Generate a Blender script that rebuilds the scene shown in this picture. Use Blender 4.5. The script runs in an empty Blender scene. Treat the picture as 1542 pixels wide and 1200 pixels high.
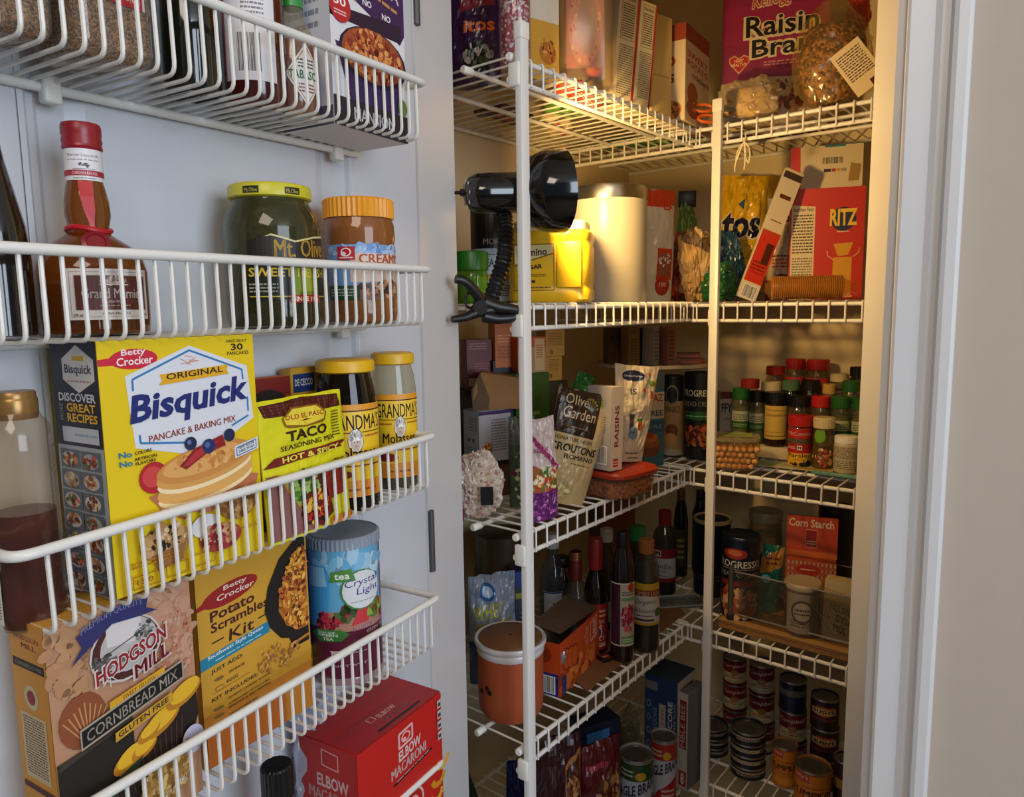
import bpy, bmesh, math, random
from math import sin, cos, pi, sqrt, atan2, radians, hypot
from mathutils import Vector, Matrix, noise, geometry, Euler

C = bpy.context.scene.collection
# ------------------------------------------------------------ camera, world, light
CZ = 1.50                                   # camera height
F_, PITCH, YAW, ROLL = 1104.96, 0.1241, 0.6798, -0.0139
cf = Vector((-sin(YAW)*cos(PITCH), cos(YAW)*cos(PITCH), -sin(PITCH)))
cr0 = Vector((cos(YAW), sin(YAW), 0)); cu0 = cr0.cross(cf)
cr = cr0*cos(ROLL) + cu0*sin(ROLL); cu = -cr0*sin(ROLL) + cu0*cos(ROLL)
cd = bpy.data.cameras.new('camera'); cam = bpy.data.objects.new('camera', cd); C.objects.link(cam)
m3 = Matrix((cr, cu, -cf)).transposed()
cam.matrix_world = Matrix.Translation((0, 0, CZ)) @ m3.to_4x4()
cd.sensor_fit = 'HORIZONTAL'; cd.sensor_width = 36; cd.lens = F_/1542*36; cd.clip_start = 0.02
bpy.context.scene.camera = cam
sc = bpy.context.scene
sc.view_settings.view_transform = 'Standard'; sc.view_settings.look = 'None'
sc.view_settings.gamma = 1; sc.view_settings.use_curve_mapping = False
sc.view_settings.exposure = 0.0
w = bpy.data.worlds.new('world'); sc.world = w; w.use_nodes = True
w.node_tree.nodes['Background'].inputs[0].default_value = (0.60, 0.68, 0.85, 1)
w.node_tree.nodes['Background'].inputs[1].default_value = 0.13

def area(name, loc, target, sx, sy, power, col):
    l = bpy.data.lights.new(name, 'AREA'); l.shape = 'RECTANGLE'; l.size = sx; l.size_y = sy
    l.energy = power; l.color = col
    o = bpy.data.objects.new(name, l); C.objects.link(o); o.location = loc
    o.rotation_euler = (Vector(target)-Vector(loc)).to_track_quat('-Z', 'Y').to_euler()
    return o
LAMP = 12
area('window_daylight', (2.2, 0.05, 1.75), (-0.45, 0.6, 1.4), 1.3, 1.4, 43, (0.75, 0.86, 1.0))
area('room_fill_light', (0.45, -0.55, 2.36), (0.4, 0.3, 1.0), 0.8, 0.8, 16, (1.0, 0.84, 0.68))  # added warm fill from overhead, brightens the right wall and casing

# ------------------------------------------------------------ geometry of the place
SZ = {1: .310, 2: .0025, 3: -.3025, 4: -.6096, 5: -.9203}    # shelf heights about the lens
SZ = {k: v+CZ for k, v in SZ.items()}
XF, YF = -.5956, 1.2614                     # front edges of the left and back shelves
P0 = Vector((-.5132, .5110, 0)); DD = Vector((-.1408, .99, 0)); NN = Vector((.99, .1408, 0))
RZ = {1: .2048, 2: .0372, 3: -.1304, 4: -.2946, 5: -.4735}   # door rack rail heights
RZ = {k: v+CZ for k, v in RZ.items()}
RF = {k: v-.0505 for k, v in RZ.items()}    # what stands in a rack
HW = Vector((.927, .375, 0)); HF = Vector((-.375, .927, 0))
HINGE = P0 + .10*DD - .088*NN
CAMP = Vector((0, 0, CZ))

def onX(px, X, z):                          # point of a vertical plane X=const at height z seen in column px
    M = cr - (px-771)/F_*cf; z0 = z-CZ
    return Vector((X, -(M.x*X + M.z*z0)/M.y, z))
def onY(px, Y, z):
    M = cr - (px-771)/F_*cf; z0 = z-CZ
    return Vector((-(M.y*Y + M.z*z0)/M.x, Y, z))
def onN(px, n, z):                          # plane parallel to the open door, n in front of the racks
    M = cr - (px-771)/F_*cf; b = P0+n*NN; b = Vector((b.x, b.y, z-CZ))
    s = -M.dot(b)/M.dot(DD); p = b+s*DD
    return Vector((p.x, p.y, z))
def onF(px, py, fwd):                       # point at a horizontal distance from the lens
    r = cf + cr*(px-771)/F_ - cu*(py-600)/F_
    h = r.x*-sin(YAW) + r.y*cos(YAW)
    return CAMP + r*(fwd/h)
def zat(P, py):                             # height above P that shows in row py
    # (v.U)/(v.F) = (600-py)/F_
    k = (600-py)/F_; M = cu - k*cf
    return CZ - (M.x*P.x + M.y*P.y)/M.z
def dep(P): return (Vector(P)-CAMP).dot(cf)
def pxs(P):                                  # metres per pixel of width for round things, off the lens axis too
    v = Vector(P)-CAMP; return dep(P)/F_/sqrt(1+(v.dot(cr)/v.dot(cf))**2)
def faceyaw(P): return atan2(-P.x, P.y)

# ------------------------------------------------------------ materials
def lin(c): return c/12.92 if c <= .04045 else ((c+.055)/1.055)**2.4
def rgb(h): return tuple(lin(int(h[i:i+2], 16)/255) for i in (0, 2, 4))
MC = {}
def M(h, rough=.5, metal=0., bump=.0, scale=60, var=.0, spec=.5, coat=0.):
    k = (h, rough, metal, bump, scale, var, spec, coat)
    if k in MC: return MC[k]
    m = bpy.data.materials.new('paint_'+h); m.use_nodes = True; nt = m.node_tree; b = nt.nodes['Principled BSDF']
    c = rgb(h)
    b.inputs['Base Color'].default_value = (*c, 1); b.inputs['Roughness'].default_value = rough
    b.inputs['Metallic'].default_value = metal; b.inputs['Specular IOR Level'].default_value = spec
    b.inputs['Coat Weight'].default_value = coat
    if bump or var:
        tc = nt.nodes.new('ShaderNodeTexCoord'); n = nt.nodes.new('ShaderNodeTexNoise')
        n.inputs['Scale'].default_value = scale; n.inputs['Detail'].default_value = 3
        nt.links.new(tc.outputs['Object'], n.inputs['Vector'])
        if bump:
            bp = nt.nodes.new('ShaderNodeBump'); bp.inputs['Strength'].default_value = bump; bp.inputs['Distance'].default_value = .004
            nt.links.new(n.outputs['Fac'], bp.inputs['Height']); nt.links.new(bp.outputs['Normal'], b.inputs['Normal'])
        if var:
            mx = nt.nodes.new('ShaderNodeMix'); mx.data_type = 'RGBA'
            mx.inputs['A'].default_value = (*[x*(1-var) for x in c], 1); mx.inputs['B'].default_value = (*[min(1, x*(1+var)) for x in c], 1)
            nt.links.new(n.outputs['Fac'], mx.inputs['Factor']); nt.links.new(mx.outputs['Result'], b.inputs['Base Color'])
    MC[k] = m; return m
def MP(rough=.45, coat=0.):                  # flat print: colour comes from the printed shapes
    k = ('print', rough, coat)
    if k in MC: return MC[k]
    m = bpy.data.materials.new('print'); m.use_nodes = True; nt = m.node_tree; b = nt.nodes['Principled BSDF']
    a = nt.nodes.new('ShaderNodeAttribute'); a.attribute_name = 'Col'
    nt.links.new(a.outputs['Color'], b.inputs['Base Color']); b.inputs['Roughness'].default_value = rough
    b.inputs['Coat Weight'].default_value = coat; MC[k] = m; return m
def MG(h, alpha=.35, rough=.06):             # thin clear plastic or glass: tinted see-through plus gloss
    k = ('glass', h, alpha, rough)
    if k in MC: return MC[k]
    m = bpy.data.materials.new('clear_'+h); m.use_nodes = True; nt = m.node_tree; nt.nodes.clear()
    N_ = nt.nodes.new; L_ = nt.links.new
    out = N_('ShaderNodeOutputMaterial'); t = N_('ShaderNodeBsdfTransparent'); d = N_('ShaderNodeBsdfDiffuse'); g = N_('ShaderNodeBsdfAnisotropic')
    t.inputs[0].default_value = (*[x**.4 for x in rgb(h)], 1); d.inputs[0].default_value = (*rgb(h), 1)
    g.inputs['Color'].default_value = (1, 1, 1, 1); g.inputs['Roughness'].default_value = rough
    fr = N_('ShaderNodeFresnel'); fr.inputs[0].default_value = 1.45; ge = N_('ShaderNodeNewGeometry')
    iv = N_('ShaderNodeMath'); iv.operation = 'SUBTRACT'; iv.inputs[0].default_value = 1; L_(ge.outputs['Backfacing'], iv.inputs[1])
    mu = N_('ShaderNodeMath'); mu.operation = 'MULTIPLY'; L_(fr.outputs[0], mu.inputs[0]); L_(iv.outputs[0], mu.inputs[1])
    m1 = N_('ShaderNodeMixShader'); m1.inputs[0].default_value = alpha; L_(t.outputs[0], m1.inputs[1]); L_(d.outputs[0], m1.inputs[2])
    m2 = N_('ShaderNodeMixShader'); L_(mu.outputs[0], m2.inputs[0]); L_(m1.outputs[0], m2.inputs[1]); L_(g.outputs[0], m2.inputs[2]); L_(m2.outputs[0], out.inputs[0])
    MC[k] = m; return m
def MSP(c1, c2, c3, scale, rough=.6, bump=.4):       # granular contents: seeds, nuts, crumbs
    k = ('grain', c1, c2, c3, scale)
    if k in MC: return MC[k]
    m = bpy.data.materials.new('grain'); m.use_nodes = True; nt = m.node_tree; b = nt.nodes['Principled BSDF']
    tc = nt.nodes.new('ShaderNodeTexCoord'); v = nt.nodes.new('ShaderNodeTexVoronoi'); v.inputs['Scale'].default_value = scale
    r = nt.nodes.new('ShaderNodeValToRGB'); e = r.color_ramp.elements
    e[0].color = (*rgb(c1), 1); e[0].position = .1; e[1].color = (*rgb(c3), 1); e[1].position = .9; x = e.new(.5); x.color = (*rgb(c2), 1)
    sp = nt.nodes.new('ShaderNodeSeparateColor')
    nt.links.new(tc.outputs['Object'], v.inputs['Vector']); nt.links.new(v.outputs['Color'], sp.inputs[0]); nt.links.new(sp.outputs[0], r.inputs[0])
    nt.links.new(r.outputs[0], b.inputs['Base Color']); b.inputs['Roughness'].default_value = rough
    bp = nt.nodes.new('ShaderNodeBump'); bp.inputs['Strength'].default_value = bump; bp.inputs['Distance'].default_value = .003; bp.invert = True
    nt.links.new(v.outputs['Distance'], bp.inputs['Height']); nt.links.new(bp.outputs['Normal'], b.inputs['Normal'])
    MC[k] = m; return m
WHITE = M('dcdcd8', .38, bump=.05, scale=300)
WIRE = M('e2e1dc', .33)
CAPW = M('e6e4dc', .35)

# ------------------------------------------------------------ objects
def thing(name, label, cat, loc=(0, 0, 0), rot=(0, 0, 0), group=None):
    o = bpy.data.objects.new(name, None); C.objects.link(o); o.location = loc; o.rotation_euler = rot
    o.empty_display_size = .02; o['label'] = label; o['category'] = cat
    if group: o['group'] = group
    return o
def ob(name, me, mat=None, parent=None, loc=None, rot=None, label=None):
    o = bpy.data.objects.new(name, me); C.objects.link(o)
    if mat is not None and not me.materials: me.materials.append(mat)
    if parent is not None: o.parent = parent
    if loc is not None: o.location = loc
    if rot is not None: o.rotation_euler = rot
    if label: o['label'] = label
    return o
def tag(o, label, cat, group=None, kind=None):
    o['label'] = label; o['category'] = cat
    if group: o['group'] = group
    if kind: o['kind'] = kind
    return o
def mesh(name, vs, fs, smooth=False, sharp=40):
    me = bpy.data.meshes.new(name); me.from_pydata([tuple(v) for v in vs], [], fs); me.update()
    if smooth:
        me.polygons.foreach_set('use_smooth', [True]*len(me.polygons)); me.set_sharp_from_angle(angle=radians(sharp))
    return me
def join(parts):
    V, Fc = [], []
    for vs, fs in parts:
        n = len(V); V += list(vs); Fc += [tuple(i+n for i in f) for f in fs]
    return V, Fc
def boxg(x0, x1, y0, y1, z0, z1, b=0.):
    if b <= 0:
        v = [(x, y, z) for z in (z0, z1) for y in (y0, y1) for x in (x0, x1)]
        return v, [(0, 2, 3, 1), (4, 5, 7, 6), (0, 1, 5, 4), (2, 6, 7, 3), (0, 4, 6, 2), (1, 3, 7, 5)]
    bm = bmesh.new(); bmesh.ops.create_cube(bm, size=1)
    for q in bm.verts: q.co = Vector((x0+(q.co.x+.5)*(x1-x0), y0+(q.co.y+.5)*(y1-y0), z0+(q.co.z+.5)*(z1-z0)))
    bmesh.ops.bevel(bm, geom=bm.edges[:], offset=b, segments=2, affect='EDGES', profile=.5)
    bm.verts.index_update(); r = ([tuple(q.co) for q in bm.verts], [tuple(q.index for q in f.verts) for f in bm.faces]); bm.free(); return r
def box(name, x0, x1, y0, y1, z0, z1, mat, parent=None, b=0., **k):
    v, f = boxg(x0, x1, y0, y1, z0, z1, b); return ob(name, mesh(name, v, f, b > 0, 50), mat, parent, **k)
def lathe(prof, seg=28, close=True):
    V, Fc = [], []; n = len(prof)
    for r, z in prof:
        for i in range(seg):
            a = 2*pi*i/seg; V.append((r*cos(a), r*sin(a), z))
    for j in range(n-1):
        for i in range(seg):
            k = (i+1) % seg; Fc.append((j*seg+i, j*seg+k, (j+1)*seg+k, (j+1)*seg+i))
    if close: Fc.append(tuple(range(seg))[::-1]); Fc.append(tuple((n-1)*seg+i for i in range(seg)))
    return V, Fc
def lat(name, prof, mat, parent=None, seg=28, close=True, **k):
    v, f = lathe(prof, seg, close); return ob(name, mesh(name, v, f, True), mat, parent, **k)
def ribbed(name, r, z0, z1, mat, parent, n=36, depth=.0008, top=True, round_=.0015, **k):
    seg = n*2; V, Fc = [], []
    for z, d, s in ((z0, 1, 0), (z1-round_, 1, 0), (z1, 1, round_)):
        for i in range(seg):
            a = 2*pi*i/seg; rr = r-s-(depth if i % 2 else 0); V.append((rr*cos(a), rr*sin(a), z))
    for j in range(2):
        for i in range(seg):
            q = (i+1) % seg; Fc.append((j*seg+i, j*seg+q, (j+1)*seg+q, (j+1)*seg+i))
    Fc.append(tuple(range(seg))[::-1]); Fc.append(tuple(2*seg+i for i in range(seg)))
    return ob(name, mesh(name, V, Fc, False), mat, parent, **k)
def tubeg(pts, r, seg=8, caps=True, rfun=None):
    pts = [Vector(p) for p in pts]; V, Fc = [], []; n = len(pts); up = None
    for i, p in enumerate(pts):
        d = ((pts[min(i+1, n-1)]-p).normalized() + (p-pts[max(i-1, 0)]).normalized()).normalized()
        if up is None:
            up = d.orthogonal().normalized()
        up = (up - d*up.dot(d)).normalized(); s = d.cross(up)
        rr = r if rfun is None else rfun(i/(n-1))
        for k in range(seg):
            a = 2*pi*k/seg; V.append(p + (up*cos(a)+s*sin(a))*rr)
    for i in range(n-1):
        for k in range(seg):
            q = (k+1) % seg; Fc.append((i*seg+k, i*seg+q, (i+1)*seg+q, (i+1)*seg+k))
    if caps: Fc.append(tuple(range(seg))[::-1]); Fc.append(tuple((n-1)*seg+k for k in range(seg)))
    return V, Fc
def tube(name, pts, r, mat, parent=None, seg=8, rfun=None, **k):
    v, f = tubeg(pts, r, seg, True, rfun); return ob(name, mesh(name, v, f, True), mat, parent, **k)
def bend(a, b, c, r, n=4):                   # rounded corner points
    a, b, c = Vector(a), Vector(b), Vector(c); p = b+(a-b).normalized()*r; q = b+(c-b).normalized()*r
    return [(p.lerp(b, t)).lerp(b.lerp(q, t), t) for t in [i/n for i in range(n+1)]]
def spline(pts, n=8):
    pts = [Vector(p) for p in pts]; P = [pts[0]]+pts+[pts[-1]]; out = []
    for i in range(1, len(P)-2):
        a, b, c, d = P[i-1:i+3]
        for k in range(n):
            t = k/n; out.append(.5*((2*b)+(c-a)*t+(2*a-5*b+4*c-d)*t*t+(3*b-a-3*c+d)*t**3))
    return out+[pts[-1]]

# ------------------------------------------------------------ flat print
GC = {}
def glyphs(s, bold):
    bold = 0. if 'M' in s else bold*.55; k = (s, bold)
    if k in GC: return GC[k]
    cu_ = bpy.data.curves.new('t', 'FONT'); cu_.body = s; cu_.offset = bold; cu_.resolution_u = 2
    o = bpy.data.objects.new('t', cu_); me = bpy.data.meshes.new_from_object(o)
    vs = [(v.co.x, v.co.y) for v in me.vertices]; fs = [tuple(p.vertices) for p in me.polygons]
    x0 = min(v[0] for v in vs); x1 = max(v[0] for v in vs); y0 = min(v[1] for v in vs); y1 = max(v[1] for v in vs)
    vs = [((x-x0)/(x1-x0), (y-y0)/max(1e-6, y1-y0)) for x, y in vs]
    bpy.data.objects.remove(o); bpy.data.curves.remove(cu_); bpy.data.meshes.remove(me)
    GC[k] = (vs, fs); return GC[k]
def clip(poly, ax, c, keep):
    out = []; n = len(poly)
    for i in range(n):
        a, b = poly[i], poly[(i+1) % n]; da = (a[ax]-c)*keep; db = (b[ax]-c)*keep
        if da >= 0: out.append(a)
        if (da > 0 > db) or (da < 0 < db):
            t = da/(da-db); out.append((a[0]+(b[0]-a[0])*t, a[1]+(b[1]-a[1])*t))
    return out
class Art:
    def __init__(s, bg=None, asp=1.): s.f = []; s.L = 0; s.asp = asp; (s.rect(0, 0, 1, 1, bg) if bg else None)
    def poly(s, pts, c):
        s.L += 1
        if len(pts) > 4:
            try: tr = geometry.tessellate_polygon([[Vector((p[0], p[1], 0)) for p in pts]])
            except Exception: return s
            for t in tr: s.f.append(([pts[i] for i in t], c, s.L))
        else: s.f.append((list(pts), c, s.L))
        return s
    def rect(s, x, y, w, h, c, rise=0): return s.poly([(x, y), (x+w, y+rise), (x+w, y+h+rise), (x, y+h)], c)
    def ell(s, cx, cy, rx, c, ry=None, n=18, rot=0., a0=0, a1=2*pi):
        ry = rx*s.asp if ry is None else ry
        pts = []
        for i in range(n if a1-a0 > 6.2 else n+1):
            a = a0+(a1-a0)*i/n; u, v = rx*cos(a), ry/s.asp*sin(a)
            pts.append((cx+u*cos(rot)-v*sin(rot), cy+(u*sin(rot)+v*cos(rot))*s.asp))
        return s.poly(pts, c)
    def line(s, x0, y0, x1, y1, t, c):
        dx, dy = (x1-x0), (y1-y0)/s.asp; l = hypot(dx, dy) or 1; nx, ny = -dy/l*t/2, dx/l*t/2*s.asp
        return s.poly([(x0-nx, y0-ny), (x1-nx, y1-ny), (x1+nx, y1+ny), (x0+nx, y0+ny)], c)
    def loop(s, pts, t, c):
        for i in range(len(pts)): s.line(*pts[i], *pts[(i+1) % len(pts)], t, c)
        return s
    def text(s, t, x, y, w, h, c, bold=.02, rise=0., shear=0., arc=0., vert=False, flip=False):
        if 'M' in t and bold > .008 and not vert:     # the built-in M cannot be thickened, so it is printed double
            d = min(.25/len(t), bold*.55/(.62*len(t)))*w
            for k in (-d, d): s.text(t, x+k, y, w, h, c, 0, rise, shear, arc, vert, flip); s.L -= 1
        vs, fs = glyphs(t, bold); s.L += 1; q = []
        for u, v in vs:
            if flip: u = 1-u; v = 1-v
            if vert: q.append((x+w*(1-v), y+h*u))
            else: q.append((x+w*u+shear*v*w, y+h*v+rise*u+arc*(1-(2*u-1)**2)))
        for f in fs: s.f.append(([q[i] for i in f], c, s.L))
        return s
    def fine(s, x, y, w, h, n, c, seed=1, rise=0):      # small print too small to read: broken rules
        R = random.Random(seed); s.L += 1; lh = h/n
        for i in range(n):
            yy = y+h-(i+.8)*lh; xx = x
            while xx < x+w:
                l = min(w*R.uniform(.06, .2), x+w-xx); r0 = rise*(xx-x)/w; r1 = rise*(xx+l-x)/w
                s.f.append(([(xx, yy+r0), (xx+l, yy+r1), (xx+l, yy+lh*.45+r1), (xx, yy+lh*.45+r0)], c, s.L)); xx += l+w*.03
        return s
    def bars(s, x, y, w, h, c='181818', bg='e8e8e4', vert=False, seed=3):
        R = random.Random(seed)
        if bg: s.rect(x-.06*w, y-.06*h, w*1.12, h*1.12, bg)
        s.L += 1; t = 0
        while t < .97:
            q = R.choice((.012, .02, .03)); q = min(q, 1-t)
            s.f.append(([(x+w*t, y), (x+w*(t+q), y), (x+w*(t+q), y+h), (x+w*t, y+h)] if not vert else [(x, y+h*t), (x+w, y+h*t), (x+w, y+h*(t+q)), (x, y+h*(t+q))], c, s.L)); t += q+R.choice((.012, .02, .03))
        return s
    def speck(s, cx, cy, rx, ry, cols, n, sz, seed=1, box_=False, nn=6):     # a printed picture of loose food
        R = random.Random(seed)
        for i in range(n):
            if box_: x, y = cx+R.uniform(-1, 1)*rx, cy+R.uniform(-1, 1)*ry
            else:
                a = R.uniform(0, 2*pi); d = sqrt(R.random()); x, y = cx+rx*d*cos(a), cy+ry*d*sin(a)
            r = sz*R.uniform(.6, 1.3); r2 = r*R.uniform(.4, .9)*s.asp
            s.ell(x, y, r, R.choice(cols), r2, nn, R.uniform(0, pi)); s.L -= 1 if i % 6 else 0
        return s
    def build(s, name, parent, mp0, us=0, vs=0, rough=.45, step=.00003, base=.00025, label=None, coat=0.):
        V, Fc, Cl = [], [], []
        K, J = (round(1/us) if us else 0), (round(1/vs) if vs else 0)
        def mp(x, y, o):                     # same facets for every layer, so that no layer cuts through another
            if not K: return mp0(x, y, o)
            i = math.floor(min(max(x, 0), .99999)*K); t = x*K-i
            if not J: return tuple(Vector(mp0(i/K, y, o)).lerp(Vector(mp0((i+1)/K, y, o)), t))
            j = math.floor(min(max(y, 0), .99999)*J); q = y*J-j
            A_, B_ = Vector(mp0(i/K, j/J, o)), Vector(mp0((i+1)/K, (j+1)/J, o))
            if t >= q: C_ = Vector(mp0((i+1)/K, j/J, o)); return tuple(A_+(C_-A_)*t+(B_-C_)*q)
            C_ = Vector(mp0(i/K, (j+1)/J, o)); return tuple(A_+(C_-A_)*q+(B_-C_)*t)
        def add(p, c, L):
            n = len(V); m = [(sum(q[0] for q in p)/len(p)), (sum(q[1] for q in p)/len(p))]
            V.extend(mp(m[0]+(x-m[0])*.99999, m[1]+(y-m[1])*.99999, base+L*step) for x, y in p); Fc.append(tuple(range(n, n+len(p)))); Cl.append((c, len(p)))
        def split(p, c, L, ax, N, nxt):
            if not N: return nxt(p, c, L)
            lo = min(q[ax] for q in p)*N; hi = max(q[ax] for q in p)*N
            k0, k1 = math.floor(lo+1e-6), math.ceil(hi-1e-6)
            if k1-k0 <= 1: return nxt(p, c, L)
            for k in range(k0, k1):
                q = p
                if k > k0: q = clip(q, ax, k/N, 1)
                if k < k1-1 and len(q) > 2: q = clip(q, ax, (k+1)/N, -1)
                if len(q) > 2: nxt(q, c, L)
        for p, c, L in s.f:
            def diag(p, c, L):               # halves of each cell, folded along the same diagonal as the film
                m = (sum(q[0] for q in p)/len(p), sum(q[1] for q in p)/len(p)); d0 = math.floor(m[0]*K)-math.floor(m[1]*J)
                r = [(x*K-y*J-d0, x, y) for x, y in p]
                for kp in (1, -1):
                    h = []; n = len(r)
                    for i in range(n):
                        u_, v_ = r[i], r[(i+1) % n]; a_, b_ = u_[0]*kp, v_[0]*kp
                        if a_ >= -1e-9: h.append(u_[1:])
                        if (a_ > 1e-9 and b_ < -1e-9) or (a_ < -1e-9 and b_ > 1e-9):
                            t = a_/(a_-b_); h.append((u_[1]+(v_[1]-u_[1])*t, u_[2]+(v_[2]-u_[2])*t))
                    if len(h) > 2: add(h, c, L)
            split(p, c, L, 0, K, lambda p, c, L: split(p, c, L, 1, J, diag if J else add))
        me = bpy.data.meshes.new(name); me.from_pydata(V, [], Fc)
        at = me.color_attributes.new('Col', 'FLOAT_COLOR', 'CORNER'); buf = []
        for c, n in Cl: buf.extend((*rgb(c), 1.)*n)
        at.data.foreach_set('color', buf); me.update()
        return ob(name, me, MP(rough, coat), parent, label=label)
def flatmap(O, U, Vv):
    O, U, Vv = Vector(O), Vector(U), Vector(Vv); N = U.cross(Vv).normalized()
    return lambda x, y, o: tuple(O+U*x+Vv*y+N*o)
def cylmap(rf, z0, z1, half=pi/2, mid=0.):     # faces local -Y
    if not callable(rf): r_ = rf; rf = lambda z: r_
    def f(x, y, o):
        z = z0+(z1-z0)*y; a = -pi/2+mid+(x*2-1)*half; r = rf(z)+o
        return (r*cos(a), r*sin(a), z)
    return f
def profr(prof):
    def f(z):
        for (r0, a), (r1, b) in zip(prof, prof[1:]):
            if min(a, b) <= z <= max(a, b) and abs(b-a) > 1e-7: return r0+(r1-r0)*(z-a)/(b-a)
        return prof[-1][0]
    return f

# ------------------------------------------------------------ builders of goods
def carton(name, label, cat, A, B, h, depth, col, front=None, left=None, right=None, top=None, group=None,
           lean=0., roll=0., rough=.5, body='carton_body', flap=True, side='L', bev=.0012):
    A, B = Vector(A), Vector(B); wv = (B-A); wd = hypot(wv.x, wv.y)
    mid = (A+B)/2; rz = atan2(wv.y, wv.x)
    t = thing(name, label, cat, mid, (lean, roll, rz), group); w2 = wd/2
    box(body, -w2, w2, 0, depth, 0, h, M(col, rough, bump=.03, scale=90), t, bev)
    if flap: box('top_flap', -w2+.002, w2-.002, depth*.03, depth*.55, h-.0002, h+.0007, M(col, rough), t)
    if front: front.build('front_print', t, flatmap((-w2, 0, 0), (wd, 0, 0), (0, 0, h)), rough=rough)
    if left: left.build('side_print', t, flatmap((-w2, depth, 0), (0, -depth, 0), (0, 0, h)), rough=rough)
    if right: right.build('side_print', t, flatmap((w2, 0, 0), (0, depth, 0), (0, 0, h)), rough=rough)
    if top: top.build('top_print', t, flatmap((-w2, 0, h+.0008), (wd, 0, 0), (0, depth, 0)), rough=rough)
    return t
def pouch(name, label, cat, A, B, h, thick, mat, front=None, lean=0., roll=0., seed=1, crink=.003, flat=.25,
          gus=.6, taper=0., group=None, seal='2', sealcol=None, part='pouch_film', rough=.25, top=None, us=.08, nx=28, ny=34):
    A, B = Vector(A), Vector(B); wv = B-A; wd = hypot(wv.x, wv.y); mid = (A+B)/2
    t = thing(name, label, cat, mid, (lean, roll, atan2(wv.y, wv.x)), group)
    def S(x, y, sd, o=0.):
        prof = max(0., 1-(2*x-1)**2)**.55
        vy = min(1, (1-y)/flat) if flat else 1.; vy = vy**.8*(gus+(1-gus)*min(1, y/.25))
        if gus < .3: vy = vy
        n = noise.noise(Vector((x*5+seed*7.1, y*6+seed, sd*2.)))*1.0+noise.noise(Vector((x*14+seed, y*16, sd*5.)))*.5
        ww = wd*(1-taper*y)
        yy = -sd*(thick/2*prof*vy+.0004) + n*crink*min(1, 4*y)*(.35+prof)
        hh = h*(1+ (noise.noise(Vector((x*3+seed, 3.3, 0)))*.02 if y > .98 else 0))
        return Vector(((x-.5)*ww, yy-sd*o, y*hh))
    V, Fc = [], []
    for sd in (1, -1):
        b = len(V)
        for j in range(ny+1):
            for i in range(nx+1): V.append(S(i/nx, j/ny, sd))
        for j in range(ny):
            for i in range(nx):
                q = (b+j*(nx+1)+i, b+j*(nx+1)+i+1, b+(j+1)*(nx+1)+i+1, b+(j+1)*(nx+1)+i)
                for tri in ((q[0], q[1], q[2]), (q[0], q[2], q[3])): Fc.append(tri if sd > 0 else tri[::-1])
    b2 = (nx+1)*(ny+1)
    for i in range(nx): Fc.append((i, b2+i, b2+i+1, i+1))
    o = ob(part, mesh(part, V, Fc, True, 75), mat, t)
    if front: front.build('front_print', t, lambda x, y, o_: tuple(S(x, y, 1, o_)), us=1/nx, vs=1/ny, rough=rough, base=.0005)
    return t
def cyl(pl, pr, pt, z, X=None, Y=None, N=None):      # base point, radius and height from how wide and tall it shows
    pc = (pl+pr)/2
    P = onX(pc, X, z) if X is not None else onY(pc, Y, z) if Y is not None else onN(pc, N, z)
    return P, (pr-pl)/2*pxs(P), zat(P, pt)-z
def can(name, label, P, r, h, col, art=None, group=None, rz=None, lid='8d8b88', lidmat=None, cat='can', half=pi/2, rims=True, mid=0., body='can_body', rot=None):
    t = thing(name, label, cat, P, rot or (0, 0, faceyaw(P) if rz is None else rz), group)
    if rims: pr = [(r*.96, 0), (r, .001), (r, .003), (r*.975, .0045), (r*.975, h-.0045), (r, h-.003), (r, h-.0008), (r*.97, h), (r*.94, h-.0005), (r*.92, h-.004), (r*.5, h-.004)]
    else: pr = [(r*.97, 0), (r, .002), (r, h-.001), (r*.97, h)]
    lat(body, pr, M(col, .35), t, 32)
    if rims:
        lat('lid', [(r*.93, h-.0042), (r*.9, h-.0035), (r*.55, h-.0032), (r*.5, h-.0037), (r*.2, h-.0034)], lidmat or M(lid, .3, .9), t, 32)
        lat('rim', [(r*1.0, h-.0035), (r*1.012, h-.002), (r*.985, h+.0004), (r*.94, h), (r*.93, h-.004)], M('a8a6a2', .3, .9), t, 32, close=False)
    if art: art.build('label_print', t, cylmap(r*(.975 if rims else 1.), .006 if rims else .003, h-.006 if rims else h-.003, half, mid), us=.06, rough=.35)
    return t
def jar(name, label, cat, P, r, h, cap, art=None, glass='c8c4b0', alpha=.3, fill=None, fillh=.8, capr=.9, caph=.18, group=None,
        lz=(.1, .62), half=1.3, rib=True, shoulder=.1, mid=0., rot=None, capname='cap', fillmat=None, seg=28, neck=.8, rz=None, capgloss=.35):
    t = thing(name, label, cat, P, rot or (0, 0, faceyaw(P) if rz is None else rz), group)
    cz = h*(1-caph); sz = cz-h*shoulder
    pr = [(r*.9, 0), (r*.98, .002), (r, .005), (r, sz), (r*.97, sz+(cz-sz)*.35), (r*neck*1.03, sz+(cz-sz)*.8), (r*neck, cz), (r*neck, cz+h*.02)]
    lat('glass', pr, MG(glass, alpha), t, seg)
    if fill or fillmat: lat('contents', [(q*.94, z+.0015) for q, z in pr if z < cz*fillh]+[(profr(pr)(cz*fillh)*.94, cz*fillh)], fillmat or M(fill, .5, bump=.3, scale=400, var=.35), t, seg)
    if rib: ribbed(capname, r*capr, cz, h, M(cap, capgloss), t, 26, r*.02)
    else: lat(capname, [(r*capr, cz), (r*capr, h-.0025), (r*capr*.96, h-.0005), (r*capr*.9, h)], M(cap, capgloss), t, seg)
    if art: art.build('label_print', t, cylmap(r*1.005, h*lz[0], h*lz[1], half, mid), us=.08, rough=.4)
    return t
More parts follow.
